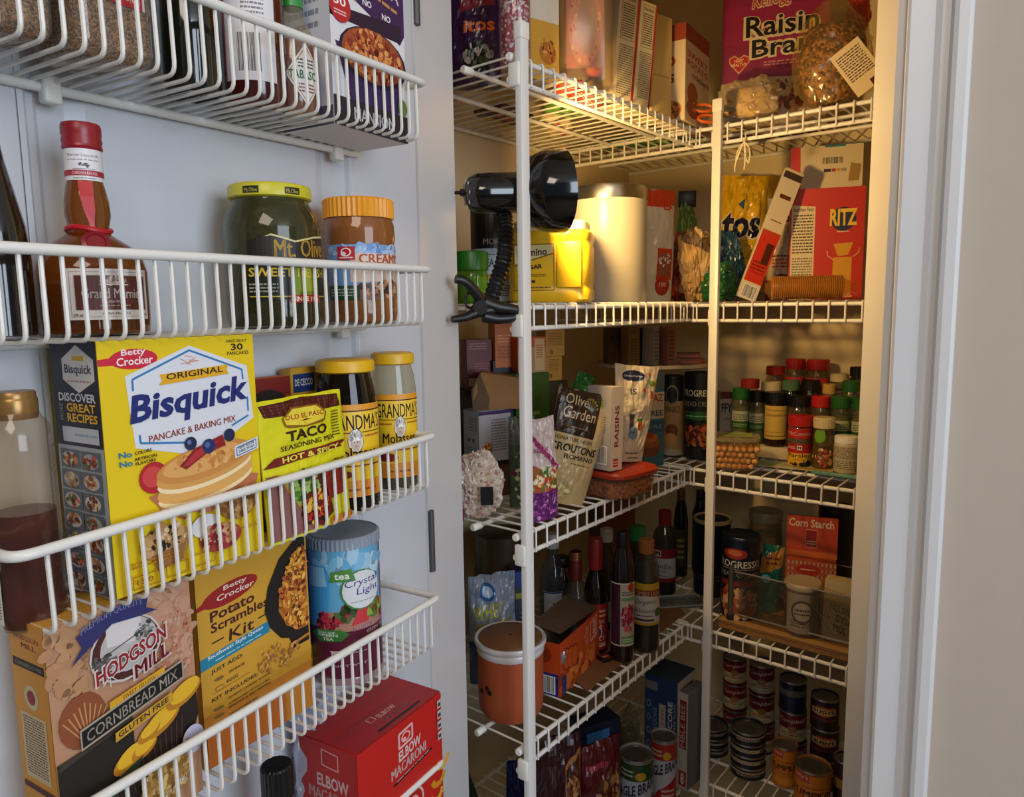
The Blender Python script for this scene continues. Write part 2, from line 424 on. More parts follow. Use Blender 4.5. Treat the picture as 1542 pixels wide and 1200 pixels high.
def bottle(name, label, P, prof, glass, alpha=.35, capspec=None, art=None, lz=None, half=1.2, fill=None, fillz=None, cat='bottle',
           rot=None, group=None, mid=0., extra=None, seg=32, opaque=False, rough=.06):
    t = thing(name, label, cat, P, rot or (0, 0, faceyaw(P)), group)
    lat('glass', prof, M(glass, .1, coat=.5) if opaque else MG(glass, alpha, rough), t, seg)
    if fill:
        q = [(a*.93, b+.002) for a, b in prof if b < fillz-.002]+[(profr(prof)(fillz)*.93, fillz)]
        lat('contents', q, M(fill, .15), t, seg)
    if capspec:
        cr_, z0, z1, cc, rib = capspec
        if rib: ribbed('cap', cr_, z0, z1, M(cc, .35), t, 24, cr_*.04)
        else: lat('cap', [(cr_, z0), (cr_, z1-.002), (cr_*.93, z1)], M(cc, .35), t, 24)
    if art: art.build('label_print', t, cylmap(profr(prof), lz[0], lz[1], half, mid), us=.07, vs=.2, rough=.4, base=.0004)
    return t
# ------------------------------------------------------------ the room shell
def struct(o): o['kind'] = 'structure'; return o
WALLM = M('d2c19c', .75, bump=.08, scale=45, var=.03); WALLR = M('b4a797', .75, bump=.08, scale=45, var=.03)
TRIM = M('d3d2d2', .35, bump=.04, scale=25)
def prism(name, pts, z0, z1, mat, parent=None):
    n = len(pts); V = [(x, y, z0) for x, y in pts]+[(x, y, z1) for x, y in pts]
    Fc = [(i, (i+1) % n, n+(i+1) % n, n+i) for i in range(n)]+[tuple(range(n))[::-1], tuple(range(n, 2*n))]
    me = mesh(name, V, Fc); bm = bmesh.new(); bm.from_mesh(me); bmesh.ops.recalc_face_normals(bm, faces=bm.faces); bm.to_mesh(me); bm.free()
    return ob(name, me, mat, parent)
def quadpr(name, a, b, th, z0, z1, mat):       # wall slab from a to b, thickness vector th
    return prism(name, [(a.x, a.y), (b.x, b.y), (b.x+th.x, b.y+th.y), (a.x+th.x, a.y+th.y)], z0, z1, mat)
XL, YB, XR, CEIL = XF-.307, YF+.307, .32, 2.44
OW = .482
HR = HINGE+HW*OW
struct(quadpr('wall_left', Vector((XL, .45)), Vector((XL, YB+.1)), Vector((-.1, 0)), 0, CEIL, WALLM))
struct(quadpr('wall_back', Vector((XL, YB)), Vector((XR+.1, YB)), Vector((0, .1)), 0, CEIL, WALLM))
struct(quadpr('wall_right', Vector((XR, .95)), Vector((XR, YB)), Vector((.1, 0)), 0, CEIL, WALLM))
th = HF*.115
def pt2(v): return Vector((v.x, v.y))
struct(quadpr('wall_front_left', pt2(HINGE-HW*.34), pt2(HINGE-HW*.016), pt2(th), 0, CEIL, WALLR))
struct(quadpr('wall_front_right', pt2(HR+HW*.016), pt2(HR+HW*2.6), pt2(th), 0, CEIL, WALLR))
struct(quadpr('wall_front_header', pt2(HINGE-HW*.016), pt2(HR+HW*.016), pt2(th), 2.06, CEIL, WALLR))
struct(quadpr('trim_1', pt2(HINGE-HW*.016), pt2(HINGE), pt2(th), 0, 2.06, TRIM))          # left jamb
struct(quadpr('trim_2', pt2(HR), pt2(HR+HW*.016), pt2(th), 0, 2.06, TRIM))                # right jamb
struct(quadpr('trim_3', pt2(HINGE), pt2(HR), pt2(th), 2.04, 2.06, TRIM))                  # head jamb
cas = [(.007, 0), (.007, .008), (.009, .0095), (.029, .0095), (.034, .0115), (.0405, .0125), (.042, .018), (.0455, .0195), (.0535, .0195), (.057, .0175), (.0585, .014), (.0585, 0)]
struct(prism('trim_4', [tuple(pt2(HR+HW*a-HF*b)) for a, b in cas], 0, 2.11, TRIM))
struct(prism('trim_5', [tuple(pt2(HINGE-HW*(a+.02)-HF*b)) for a, b in cas], 0, 2.11, TRIM))
fl = struct(box('floor', -2.2, 3.2, -3, 2.2, -.05, 0, M('7b6a58', .6, bump=.1, scale=20, var=.15)))
struct(box('ceiling', -2.2, 3.2, -3, 2.2, CEIL, CEIL+.05, M('d8d4cc', .8)))

# ---- the open door with its recessed panel
t = thing('door_1', 'white painted panel door standing open, wire racks on its inner face', 'door', HINGE+Vector((0, 0, .01)), (0, 0, atan2(-DD.y, -DD.x)))
t['kind'] = 'structure'; del t['category']
# local x runs from the hinge towards the free edge, local +y into the room (towards the goods)
DW, DT, DH = .50, .035, 2.03
DOORM = M('cdd0d6', .32, bump=.22, scale=18)
px0, px1 = .107, .417
def dbox(nm, x0, x1, z0, z1, y0=-DT, y1=0.): return box(nm, x0, x1, y0, y1, z0, z1, DOORM, t, .0015)
dbox('stile', 0.003, px0, 0, DH); dbox('stile', px1, DW, 0, DH)
dbox('rail', px0, px1, 0, .22); dbox('rail', px0, px1, DH-.12, DH)
z0, z1 = .22, DH-.12
V, Fc = [], []
ringsd = [(0, 0), (.004, -.0005), (.007, -.004), (.012, -.0055), (.016, -.009), (.034, -.009), (.046, -.004), (.05, -.0035)]
for d, y in ringsd:
    V += [(px0+d, y, z0+d), (px1-d, y, z0+d), (px1-d, y, z1-d), (px0+d, y, z1-d)]
for j in range(len(ringsd)-1):
    for i in range(4):
        k = (i+1) % 4; Fc.append((j*4+i, j*4+k, j*4+4+k, j*4+4+i))
Fc.append(tuple(len(V)-4+i for i in range(4)))
ob('panel', mesh('panel', V, Fc), DOORM, t)
for hz in (.25, 1.175, 1.80):                   # hinges at the gap
    lat('hinge_barrel', [(.0042, 0), (.0042, .075)], M('5a585c', .5, .5), t, 12, loc=(-.004, .001, hz))

# ------------------------------------------------------------ wire shelves
def shelf(name, label, loc, rz, length, k, knobs=True):
    t = thing(name, label, 'shelf', loc, (0, 0, rz), 'wire shelves of the pantry')
    n = int(length/.0254)
    path = [(0, .304, .001), (0, .15, .001), (0, .002, .0012)]+bend((0, .02, .0015), (0, -.0052, .0012), (0, -.0052, -.02), .004, 3)[1:]+[(0, -.0052, -.0325)]
    V, Fc = tubeg(path, .00155, 6); wm = mesh('cross_wire', V, Fc, True); wm.materials.append(WIRE)
    for i in range(n+1): ob('cross_wire', wm, None, t, loc=(.012+i*.0254, 0, 0))
    for y, z, nm in ((0, -.0035, 'front_rail'), (-.001, -.031, 'lower_rail'), (.076, -.0035, 'middle_rail'), (.17, -.0035, 'middle_rail'), (.299, -.0035, 'back_rail')):
        tube(nm, [(0, y, z), (length, y, z)], .0034, WIRE, t, 10)
        if knobs and nm != 'back_rail': tube('end_cap', [(-.003, y, z), (-.0015, y, z), (.014, y, z), (.0145, y, z)], .0052, CAPW, t, 12, rfun=lambda q: .0042 if q in (0, 1) else .0054)
    return t
lab = {1: 'topmost', 2: 'eye level', 3: 'third from the top', 4: 'fourth from the top', 5: 'lowest'}
for k in range(1, 6):
    y0 = onX(777, XF, SZ[3]).y
    shelf('wire_shelf', 'white coated wire shelf along the left wall, %s' % lab[k], (XF, y0, SZ[k]), pi/2, YF-y0-.006, k)
    shelf('wire_shelf', 'white coated wire shelf along the back wall, %s' % lab[k], (XL+.005, YF, SZ[k]-.001), 0, XR-XL-.01, k, False)
def pole(px, plane, top, label, front):
    P = onX(px, plane, SZ[3]) if front == 'X' else onY(px, plane, SZ[3]); P.z = 0
    t = thing('shelf_pole', label, 'pole', P, (0, 0, pi/2 if front == 'X' else 0), 'white posts that carry the wire shelves')
    box('post', -.0078, .0078, -.005, .005, 0, top, M('e0dfdc', .35), t, .001)
    box('end_cap', -.0088, .0088, -.0062, .0062, top-.018, top+.003, CAPW, t, .0015)
    for k in range(1, 6):
        if SZ[k] < top: box('shelf_clip', -.011, -.004, -.003, .014, SZ[k]-.041, SZ[k]-.012, CAPW, t, .002)
    return t
pp = onX(794, XF+.014, SZ[3]); pole(794, XF+.014, zat(pp, 37), 'near white post at the open end of the left shelves', 'X')
pp = onY(1070, YF-.013, SZ[3]); pole(1070.5, YF-.013, zat(pp, 152), 'far post at the inner corner where both shelf runs meet', 'Y')

# ------------------------------------------------------------ door racks
RK = {1: (.0046, -.004, .40), 2: (0, -.002, .40), 3: (.0045, -.0035, .385), 4: (.001, -.0025, .40), 5: (0, 0, .40)}
rl = {1: 'topmost', 2: 'second from the top', 3: 'third from the top', 4: 'fourth from the top', 5: 'lowest'}
for k in range(1, 6):
    df, dn, ln = RK[k]; tilt = atan2(df-dn, ln)
    t = thing('door_rack', 'white wire basket rack on the pantry door, %s' % rl[k], 'rack', P0+Vector((0, 0, RZ[k]+df)), (0, tilt, atan2(-DD.y, -DD.x)), 'wire racks on the pantry door')
    # local x near, local y: towards the room is +y for this rotation, so the door is at -y... keep inward = -y
    rail = [(0, -.087, 0)]+bend((0, -.087, 0), (0, 0, 0), (.1, 0, 0), .008, 4)+bend((ln-.1, 0, 0), (ln, 0, 0), (ln, -.087, 0), .012, 4)+[(ln, -.087, 0)]
    tube('top_rail', rail, .0034, WIRE, t, 10)
    bp = [(0, -.0015, .0)]+bend((0, -.0015, 0), (0, -.0015, -.052), (0, -.087, -.052), .0075, 4)+[(0, -.087, -.052)]
    V, Fc = tubeg(bp, .00145, 6); wm = mesh('wire', V, Fc, True); wm.materials.append(WIRE)
    n = int((ln-.02)/.01145)
    for i in range(n+1): ob('wire', wm, None, t, loc=(.012+i*.01145, 0, 0))
    tube('back_rail', [(.003, -.0845, -.0555), (ln-.003, -.0845, -.0555)], .0034, WIRE, t, 10)
    for x in (.035, ln-.1): box('mounting_clip', x-.006, x+.006, -.0875, -.078, -.066, -.048, CAPW, t, .002)
    box('mounting_clip', -.005, .005, -.0875, -.079, -.008, .006, CAPW, t, .002)
    box('mounting_clip', ln-.005, ln+.005, -.0875, -.079, -.008, .006, CAPW, t, .002)
# ------------------------------------------------------------ placing helpers for goods
hF = Vector((-sin(YAW), cos(YAW), 0))
def at(px, z, fwd):                          # point in column px, height z, at horizontal distance fwd
    Mv = cr-(px-771)/F_*cf; b = hF*fwd+Vector((0, 0, z-CZ)); l = -Mv.dot(b)/Mv.dot(cr0); p = b+cr0*l
    return Vector((p.x, p.y, z))
def G(px, py, z):
    r = cf+cr*(px-771)/F_-cu*(py-600)/F_; k = (z-CZ)/r.z; return CAMP+r*k
def pf(P, pts):                              # lathe profile from half widths and rows
    s = pxs(P); return [(r*s, 0 if y is None else zat(P, y)-P.z) for r, y in pts]
def zr(P, y): return zat(P, y)-P.z
RACKG = 'goods kept in the door racks'

# ============================================================ door rack, topmost
z = RF[1]
seedm = MSP('4a2d18', '9a6a3c', 'c79a63', 900)
def seedtub(pl, pr, label, art):
    A, B = onN(pl, -.014, z), onN(pr, -.014, z); wv = B-A; wd = wv.length
    t = thing('seed_container', label, 'container', (A+B)/2, (0, 0, atan2(wv.y, wv.x)), 'clear seed containers in the top door rack')
    box('contents', -wd/2+.0012, wd/2-.0012, .0012, .0538, .001, .105, seedm, t, .008)
    box('clear_tub', -wd/2, wd/2, 0, .055, 0, .118, MG('d8d4cc', .12), t, .009)
    box('lid', -wd/2+.006, wd/2-.006, .004, .051, .118, .130, M('b02a22', .4), t, .002)
    art.build('label_print', t, flatmap((-wd/2+.004, 0, .034), (wd-.012, 0, 0), (0, 0, .08)), base=.0004)
    return t
a = Art('e4e2e0').rect(0, 0, 1, .13, 'b02428').text('NET WT 16 OZ (453g)', .25, .03, .6, .07, 'f0e0d8').rect(.1, .5, .6, .3, '6a5a9a')
seedtub(-48, 92, 'clear tub of brown seeds at the near end of the top door rack', a)
a = Art('e4e4e8', 1.).rect(0, 0, .96, .12, 'c02a30', -.0).text('NET WT 16 OZ (453g)', .3, .03, .62, .06, 'f0e0d8').ell(.2, .58, .1, '2f8a4a').ell(.2, .4, .12, '14204a').ell(.2, .4, .1, 'e4e4e8').ell(.2, .4, .085, '14204a').line(.08, .4, .32, .4, .02, 'e4e4e8').line(.2, .32, .2, .5, .02, 'e4e4e8').poly([(.55, .5), (.62, .35), (.75, .34), (.86, .42), (.84, .9), (.56, .9)], '2450a8').rect(.62, .45, .12, .4, '4478d0')
seedtub(118, 241, 'second clear tub of brown seeds, with a blue printed mark', a)
P, r, h = cyl(245, 336, 0, z, N=-.045)
bottle('dark_bottle', 'dark green glass bottle between the seed tubs and the barcode bottle', P, [(r*.9, 0), (r, .004), (r, .07), (r*.8, .095), (r*.35, .12), (r*.3, .16)], '10160f', opaque=True, capspec=(r*.36, .155, .175, '20201e', True), group=RACKG)
P, r, h = cyl(338, 436, 0, z, N=-.045)
a = Art('dcd8dc').bars(.32, .1, .42, .42, bg=None).fine(.5, .62, .3, .3, 6, '707078').rect(.0, 0, .05, 1, 'b03038').fine(.82, .1, .15, .8, 12, '888')if 0 else Art('dcd8dc').bars(.3, .1, .42, .42, bg=None).fine(.4, .62, .4, .3, 6, '707078').rect(.0, 0, .04, 1, 'b03038')
bottle('sauce_bottle', 'dark red sauce bottle whose white back label shows a barcode', P, [(r*.9, 0), (r, .004), (r, .085), (r*.85, .11), (r*.4, .14), (r*.36, .16)], '451512', opaque=True, art=a, lz=(.019, .085), half=.85, mid=-.15, capspec=(r*.42, .155, .175, 'e0e0e0', True), group=RACKG)
P, r, h = cyl(415, 482, 0, z, N=-.036)
pr = [(r*.88, 0), (r, .003), (r, zr(P, 90)), (r*.96, zr(P, 60)), (r*.5, zr(P, 30)), (r*.42, zr(P, 12)), (r*.4, zr(P, -5))]
a = Art(None, 1.)
a.poly([(.5, 1), (1, .5), (.5, 0), (0, .5)], 'e8e4dc').loop([(.5, .94), (.94, .5), (.5, .06), (.06, .5)], .012, 'a83a30').text('TABASCO', .08, .43, .84, .14, '2f6a3a', .04).fine(.3, .6, .4, .16, 3, '404a30').fine(.3, .22, .4, .16, 3, '8a3028').ell(.88, .5, .08, 'b02428')
bottle('pepper_sauce_bottle', 'small pepper sauce bottle with diamond label and green neck', P, pr, 'd8c8b0', .14, art=a, lz=(.008, .008+.001+(zr(P, 75)-.008)), half=.95, mid=.5, fill='7a2c18', fillz=zr(P, 68), capspec=(r*.47, zr(P, 14), zr(P, -30), '2f8a3c', False), group=RACKG)
A, B = onN(503, -.016, z), onN(613, -.016, z)
h = .155; wd = (B-A).length; H = lambda y: (zat(A, y)-z)/h
f = Art('dcdce0', wd/h); f.poly([(.0, H(15)), (.0, 1), (1, 1), (1, .62), (.93, .56), (.1, .74)], '3c1d50').poly([(.0, H(20)), (.0, H(3)), (.95, .67), (.95, .57)], '261430')
f.text('JAMBALAYA', .0, .86, .93, .09, 'f0f0f0', .03, -.1).text('NO', .42, .69, .12, .035, 'f0f0f0', .03).text('NO', .68, .66, .12, .035, 'f0f0f0', .03)
f.fine(.1, .71, .25, .07, 3, '8a6a58', 1, -.03).fine(.3, .78, .6, .04, 1, 'c08a50', 2, -.06)
f.poly([(.05, .44), (.25, .1), (.85, .1), (.98, .42)], '3a2058').ell(.55, .42, .46, '1c1230', .16).ell(.55, .43, .42, '9a4a28', .145)
f.speck(.55, .43, .38, .125, ['c8783a', 'e0a060', '8a3020', 'b85830', 'd89050', '6a2018'], 150, .035, 4)
f.rect(0, 0, 1, .155, '221c2a').text('MANSION', .25, .05, .55, .07, 'e8e8e8', .03).ell(.93, .2, .07, '5a7a3a', .05).ell(.12, .62, .13, 'b82228').text('30', .04, .625, .15, .045, 'f4f0f0', .03).fine(.04, .575, .15, .03, 2, 'f0d0d0')
s = Art('cfd0da').fine(.2, .5, .6, .45, 7, '888a98').rect(0, 0, 1, .1, '55566a').fine(.2, .2, .5, .06, 1, '55556a')
carton('rice_mix_box', 'white and purple rice mix box at the far end of the top rack', 'box', A, B, h, .06, 'd8d8dc', f, s, group=RACKG)

# ============================================================ second rack
z = RF[2]
P = onN(6, -.046, z)
pr = pf(P, [(50, None), (54, 505), (54, 375), (50, 340), (38, 290), (26, 240), (20, 200), (16, 160), (16, 110)])
bottle('wine_bottle', 'dark tall glass bottle cut off by the left edge of the photo', P, pr, '17130f', opaque=True, capspec=(pr[-1][0]*1.1, pr[-1][1]-.02, pr[-1][1]+.004, '1c1a18', False), group=RACKG)
P = onN(147, -.045, z)
pr = pf(P, [(74, None), (83, 500), (85, 478), (85, 410), (80, 392), (64, 372), (44, 360), (32, 352), (31, 342), (35, 325), (34, 305), (30, 285), (27, 274), (27, 226)])
t = bottle('liqueur_bottle', 'amber round-bodied liqueur bottle with red cap, ribbon and brown label', P, pr, '8a4a1a', .30, fill='3a1208', fillz=zr(P, 430), group=RACKG, seg=48)
rp = pf(P, [(29, 228), (31, 224), (29.5, 219), (31, 214), (29.5, 208), (30.5, 204), (30.5, 192), (29, 188), (26, 187)])
lat('cap', rp, M('8e1a24', .35), t, 36, label='dark red metal screw cap')
a = Art('dedce0').text('Marnier-Lapostolle', .2, .72, .6, .12, '3a3a48', .0).fine(.2, .62, .6, .06, 1, '77777f').speck(.5, .48, .1, .07, ['3a3a44', '5a5a60'], 18, .03).line(.3, .36, .7, .36, .012, '4a4a55').rect(0, .14, 1, .18, 'a02a38').text('CORDON ROUGE', .28, .18, .45, .09, 'e8c8c8', .02).fine(.3, .04, .4, .06, 1, '8a8a90')
a.build('neck_label', t, cylmap(pr[-1][0]+.0004, zr(P, 275), zr(P, 228), 1.5), us=.06)
rib = []
for y, wv_, sx in ((276, 11, 0), (300, 10, 1), (320, 8.5, 3), (338, 4, 5), (346, 3, 6)):
    k = pxs(P); zz = zr(P, y); rr = profr(pr)(zz)+.0012
    for sg in (-1, 1):
        xx = (sx+sg*wv_)*k; rib.append((xx, -sqrt(max(1e-8, rr*rr-xx*xx)), zz))
ob('ribbon', mesh('ribbon', rib, [(i*2, i*2+1, i*2+3, i*2+2) for i in range(4)]), M('b3141c', .4), t)
k = pxs(P)
zz = zr(P, 347); rr = 32.5*k
tube('ribbon', [(rr*cos(i*pi/12), rr*sin(i*pi/12), zz+.0012*sin(i*pi/6)) for i in range(24)]+[(rr, 0, zz)], .0018, M('b3141c', .4), t, 8)
lat('wax_seal', [(.002, 0), (20*k, .0006), (21*k, .0022), (15*k, .003), (13*k, .002), (.002, .002)], M('7c1420', .35), t, 20, loc=(8*k, -66*k, zr(P, 372)), rot=(1.15, 0, .1))
a = Art('d8d0c8', 1.45)
a.loop([(.05, .06), (.95, .06), (.95, .94), (.05, .94)], .008, 'a89080').rect(.1, .19, .84, .68, '5a2418').loop([(.1, .19), (.94, .19), (.94, .87), (.1, .87)], .008, 'b8a090')
a.speck(.52, .76, .13, .07, ['d8c8b8', 'c0a898', 'a88878'], 36, .03).line(.36, .69, .68, .69, .012, 'd8c8b8').text('Grand Marnier', .17, .42, .7, .2, 'e4dcd4', .025).text('LIQUEUR', .42, .33, .2, .05, 'c8b0a0').fine(.35, .26, .34, .045, 1, 'b89880').text('PARIS-FRANCE', .37, .1, .32, .05, '4a3028', .01).text('375 ml', .07, .07, .1, .05, '4a3028').text('40% alc.', .83, .08, .12, .05, '4a3028')
a.build('label_print', t, cylmap(pr[3][0]+.0002, zr(P, 481), zr(P, 408), .80, .32), us=.05, base=.0004)

P = onN(417, -.044, z)
pr = pf(P, [(62, None), (71, 490), (73, 478), (73, 350), (70, 330), (62, 314), (57, 305), (57, 300)])
t = thing('pickle_jar', 'glass jar of dark green relish with yellow lid', 'jar', P, (0, 0, faceyaw(P)), RACKG)
lat('glass', pr, MG('7d7a52', .14), t, 40)
lat('contents', [(r*.96, zz+.001) for r, zz in pr[:-2]]+[(pr[-3][0]*.93, zr(P, 312))], M('2b2a10', .35, bump=.6, scale=110, var=.6), t, 40)
lat('lid', pf(P, [(59, 303), (62, 301), (62, 286), (60, 283), (57, 282)]), M('c9c12e', .35), t, 40)
for m_ in (-.45, .55): Art('1c1c10', 2.2).text('Mt.Olive', .1, .15, .8, .6, 'd8d050', .03).build('lid_print', t, cylmap(62*pxs(P), zr(P, 299), zr(P, 289), .2, m_), us=.2)
a = Art(None, 1.); a.poly([(0, .2), (0, .86), (.25, .93), (.5, .86), (.75, .92), (1, .95), (1, .2)], '15150e')
a.poly([(.18, .90), (.25, .935), (.5, .865), (.75, .925), (1, .955), (1, .93), (.75, .905), (.5, .845), (.25, .915)], 'cfc48a')
a.rect(.45, .26, .35, .38, '6f8a1c').rect(.52, .3, .22, .3, '9aa832').text('Mt. Olive', .28, .67, .66, .2, 'e0b23a', .03, .03).text('SWEET RELISH', .0, .46, .95, .1, 'dcc33a', .04).fine(0, .28, .3, .12, 3, 'a0a890').line(0, .24, 1, .24, .012, 'd0c040').rect(.42, .17, .4, .09, 'a82020').text('SINCE 1926', .45, .185, .34, .055, 'f0e0d0', .03)
a.build('label_print', t, cylmap(pr[3][0]+.0002, zr(P, 478), zr(P, 350), .95, .45), us=.05, base=.0004)

P = onN(546, -.044, z)
pr = pf(P, [(46, None), (52, 484), (54, 472), (54, 455), (52, 448), (52, 372), (54, 360), (53, 340), (50, 332), (50, 328)])
t = thing('peanut_butter_jar', 'clear jar of peanut butter with ribbed orange lid', 'jar', P, (0, 0, faceyaw(P)), RACKG)
lat('glass', pr, MG('c89a6a', .10), t, 40)
lat('contents', [(r*.97, zz+.0008) for r, zz in pr[:-1]], M('9a6a3e', .45, bump=.2, scale=40, var=.12), t, 40)
ribbed('lid', 53*pxs(P), zr(P, 331), zr(P, 302), M('e79c22', .4), t, 44, .0012)
a = Art('6f9ad0', 1.3); a.speck(.5, .9, .5, .08, ['a8c4e4', '86acd8', '5a88c8'], 40, .06, 3).rect(.3, .32, .7, .52, 'd8c0b4').rect(.0, 0, .4, .26, '2c4a30').rect(.4, 0, .6, .3, '8a5a3c').speck(.7, .2, .28, .14, ['a87048', '6a3a20', 'c8946a', '4a2818'], 60, .05, 5)
a.rect(.16, .72, .2, .24, 'b8202c').ell(.26, .86, .06, 'f0e0e0').ell(.26, .86, .045, 'b8202c').ell(.23, .83, .03, 'f0e0e0').fine(.18, .74, .16, .05, 1, 'f0e0e0').text('CREAMY', .4, .66, .56, .17, 'd06a30', .035).text('PEANUT BUTTER', .4, .56, .5, .07, 'b87858', .02).fine(.05, .06, .3, .16, 3, 'a0b098')
a.build('label_print', t, cylmap(pr[4][0]+.0001, zr(P, 452), zr(P, 372), 1.25, .22), us=.05, base=.0006)

# ============================================================ third rack
z = RF[3]
P = onN(52, -.044, z)
pr = pf(P, [(44, None), (52, 935), (53, 925), (53, 900)]+[(53-(i % 2)*2.2, 890-i*12) for i in range(20)]+[(48, 640), (38, 628), (34, 618)])
t = thing('honey_bottle', 'ribbed clear plastic syrup bottle with gold cap at the left', 'bottle', P, (0, 0, faceyaw(P)), RACKG)
lat('glass', pr, MG('d8c4ac', .03, .10), t, 40)
lat('contents', [(r*.95, zz+.001) for r, zz in pr[:4]]+[(50*pxs(P)*.95, zr(P, y)) for y in (880, 800, 768)], M('4a1208', .12), t, 36)
lat('cap', pf(P, [(33, 630), (35, 622), (35, 602), (34, 600), (33, 597), (33, 592), (31, 589)]), M('9a7440', .3, .5), t, 36)
a = Art('d8d2c4').fine(.1, .1, .8, .8, 14, '5a5048'); a.build('label_print', t, cylmap(pr[3][0], zr(P, 925), zr(P, 850), .5, -1.5), us=.1)

A, B = onN(176, -.010, z), onN(398, -.010, z)
wd = (B-A).length; h = zat(A, 514)-z; asp = wd/h
f = Art('e3c408', asp)
f.poly([(.0, .925), (.06, .93), (.1, .95), (.0, .905)], 'c8203a').poly([(0, .93), (.08, .935), (.08, .905), (0, .905)], 'c8203a').ell(.2, .925, .14, 'c8203a', .14*asp*.40)
f.text('Betty', .13, .932, .14, .032, 'f4e8e8', .03, .004, .01).text('Crocker', .1, .9, .21, .032, 'f4e8e8', .03, .004, .01)
f.text('MAKES ABOUT', .8, .967, .15, .013, '2a2208', .02).text('30', .83, .932, .09, .03, '181408', .04).text('PANCAKES', .8, .912, .16, .016, '2a2208', .02)
hx = [(.14, .86), (.54, .965), (.94, .86), (.97, .62), (.6, .49), (.17, .575)]
f.poly(hx, 'd9dde6')
hi = [(.18, .845), (.54, .945), (.9, .845), (.93, .635), (.58, .515), (.2, .592)]
f.line(*hi[0], *hi[1], .012, '2a7ab4').line(*hi[1], *hi[2], .012, '2a7ab4').line(*hi[0], .18, .80, .012, '2a7ab4').line(.9, .845, .905, .80, .012, '2a7ab4').line(.93, .72, .93, .655, .012, '2a7ab4').line(*hi[3], .8, .6, .012, '2a7ab4').line(.198, .625, *hi[5], .012, '2a7ab4').line(*hi[5], .5, .56, .012, '2a7ab4')
for q in range(5): f.line(.50+.03*cos(q*1.3), .905+.02*sin(q*1.3), .57+.03*cos(q*1.9), .90+.018*sin(q*2.1), .004, 'd08a68')
f.poly([(.33, .812), (.355, .83), (.34, .855), (.8, .873), (.785, .852), (.8, .832)], 'e0a818').text('ORIGINAL', .38, .83, .38, .026, '1c1408', .03, .012)
f.text('Bisquick', .14, .638, .78, .145, '14246c', .06, .04, .04)
f.text('PANCAKE & BAKING MIX', .25, .588, .58, .028, 'b8503a', .02, .03)
f.text('No', .07, .545, .075, .024, '1878a0', .05).text('COLORS', .16, .549, .1, .014, '1c1808', .03, .004).text('No', .07, .51, .075, .024, '1878a0', .05).text('ARTIFICIAL', .155, .525, .14, .013, '1c1808', .03, .004).text('FLAVORS', .16, .507, .12, .013, '1c1808', .03, .004)
f.poly([(.22, .37), (.3, .30), (.6, .24), (.95, .31), (.98, .36), (.6, .42)], 'b8704a').speck(.6, .30, .3, .05, ['c88860', 'a85a38', 'd8a078'], 60, .035, 7)
f.ell(.26, .445, .09, 'b01c24').ell(.25, .45, .06, 'cc4040')
for cy, c1, c2 in ((.385, 'd9a55a', 'efd9a4'), (.445, 'd29a50', 'f0dcae')):
    f.ell(.60, cy-.022, .33, c2, .062, 26, .12).ell(.60, cy, .335, c1, .066, 26, .12)
f.ell(.60, .47, .33, 'c98a44', .07, 26, .12).ell(.58, .478, .27, 'dba45e', .052, 26, .12).speck(.6, .48, .24, .04, ['c9803c', 'e0b070', 'd09048'], 60, .02, 9)
f.poly([(.42, .47), (.52, .53), (.72, .57), (.74, .52), (.6, .5), (.46, .45)], '8c1620').poly([(.44, .465), (.53, .52), (.7, .55), (.6, .51), (.48, .465)], 'b22c34')
f.ell(.5, .556, .04, '16224a').ell(.62, .53, .045, '1c2c60').ell(.77, .562, .04, '16224a').ell(.61, .537, .018, '4a62a0').ell(.49, .562, .014, '5a72a8')
f.poly([(.80, .452), (.98, .478), (.98, .532), (.80, .506)], 'dadfe8').loop([(.815, .462), (.965, .483), (.965, .522), (.815, .498)], .006, '2a6a9a').text('NEW RECIPE', .83, .489, .12, .012, '2a3040', .03, .016).text('DIRECTIONS', .83, .473, .12, .012, '2a3040', .03, .016)
f.ell(.3, .17, .16, 'c8a070', .07).speck(.3, .19, .13, .05, ['2a1c14', 'e0c8a0', 'b88850', 'c89c60'], 60, .026, 11).poly([(.2, .13), (.42, .15), (.4, .08), (.24, .06)], '9a6a3a')
f.ell(.56, .19, .1, 'dcdce0', .05).ell(.66, .12, .15, 'a03038', .06).speck(.64, .13, .13, .05, ['b04048', 'c89868', '882028', 'd8b890'], 50, .025, 12)
f.ell(.8, .25, .14, '9a6a34', .07).speck(.8, .25, .12, .055, ['a87c40', '7c4c20', 'c09858'], 60, .026, 13)
f.text('NET WT 20 OZ', .74, .12, .2, .018, 'c07a10', .02, .006).fine(.08, .1, .3, .03, 2, 'b87410').loop([(.08, .02), (.24, .02), (.24, .07), (.08, .07)], .006, 'b06a10').loop([(.28, .025), (.42, .025), (.42, .075), (.28, .075)], .006, 'b06a10').loop([(.46, .03), (.6, .03), (.6, .08), (.46, .08)], .006, 'b06a10').text('150', .1, .035, .1, .022, 'a85a08', .02)
s = Art('14142a', .3); s.rect(0, 0, 1, .59, '9aa0a4')
s.poly([(.25, .93), (.58, .985), (.93, .93), (.93, .85), (.58, .80), (.25, .85)], 'cfcdc8').rect(.48, .925, .25, .018, 'd0a020').text('Bisquick', .3, .865, .58, .045, '1c2248', .04).fine(.35, .84, .5, .012, 1, 'b08080')
s.text('DISCOVER', .12, .765, .8, .034, 'c8ccd4', .05).text('GREAT', .28, .725, .62, .034, 'd8a818', .05).text('RECIPES', .28, .685, .65, .034, 'd8a818', .05).text('MORE', .12, .69, .08, .065, '8a8a90', .03, vert=True)
s.rect(.15, .605, .78, .06, 'b8bcc4').text('bisquick.com', .42, .627, .48, .016, '4a8ab0', .02)
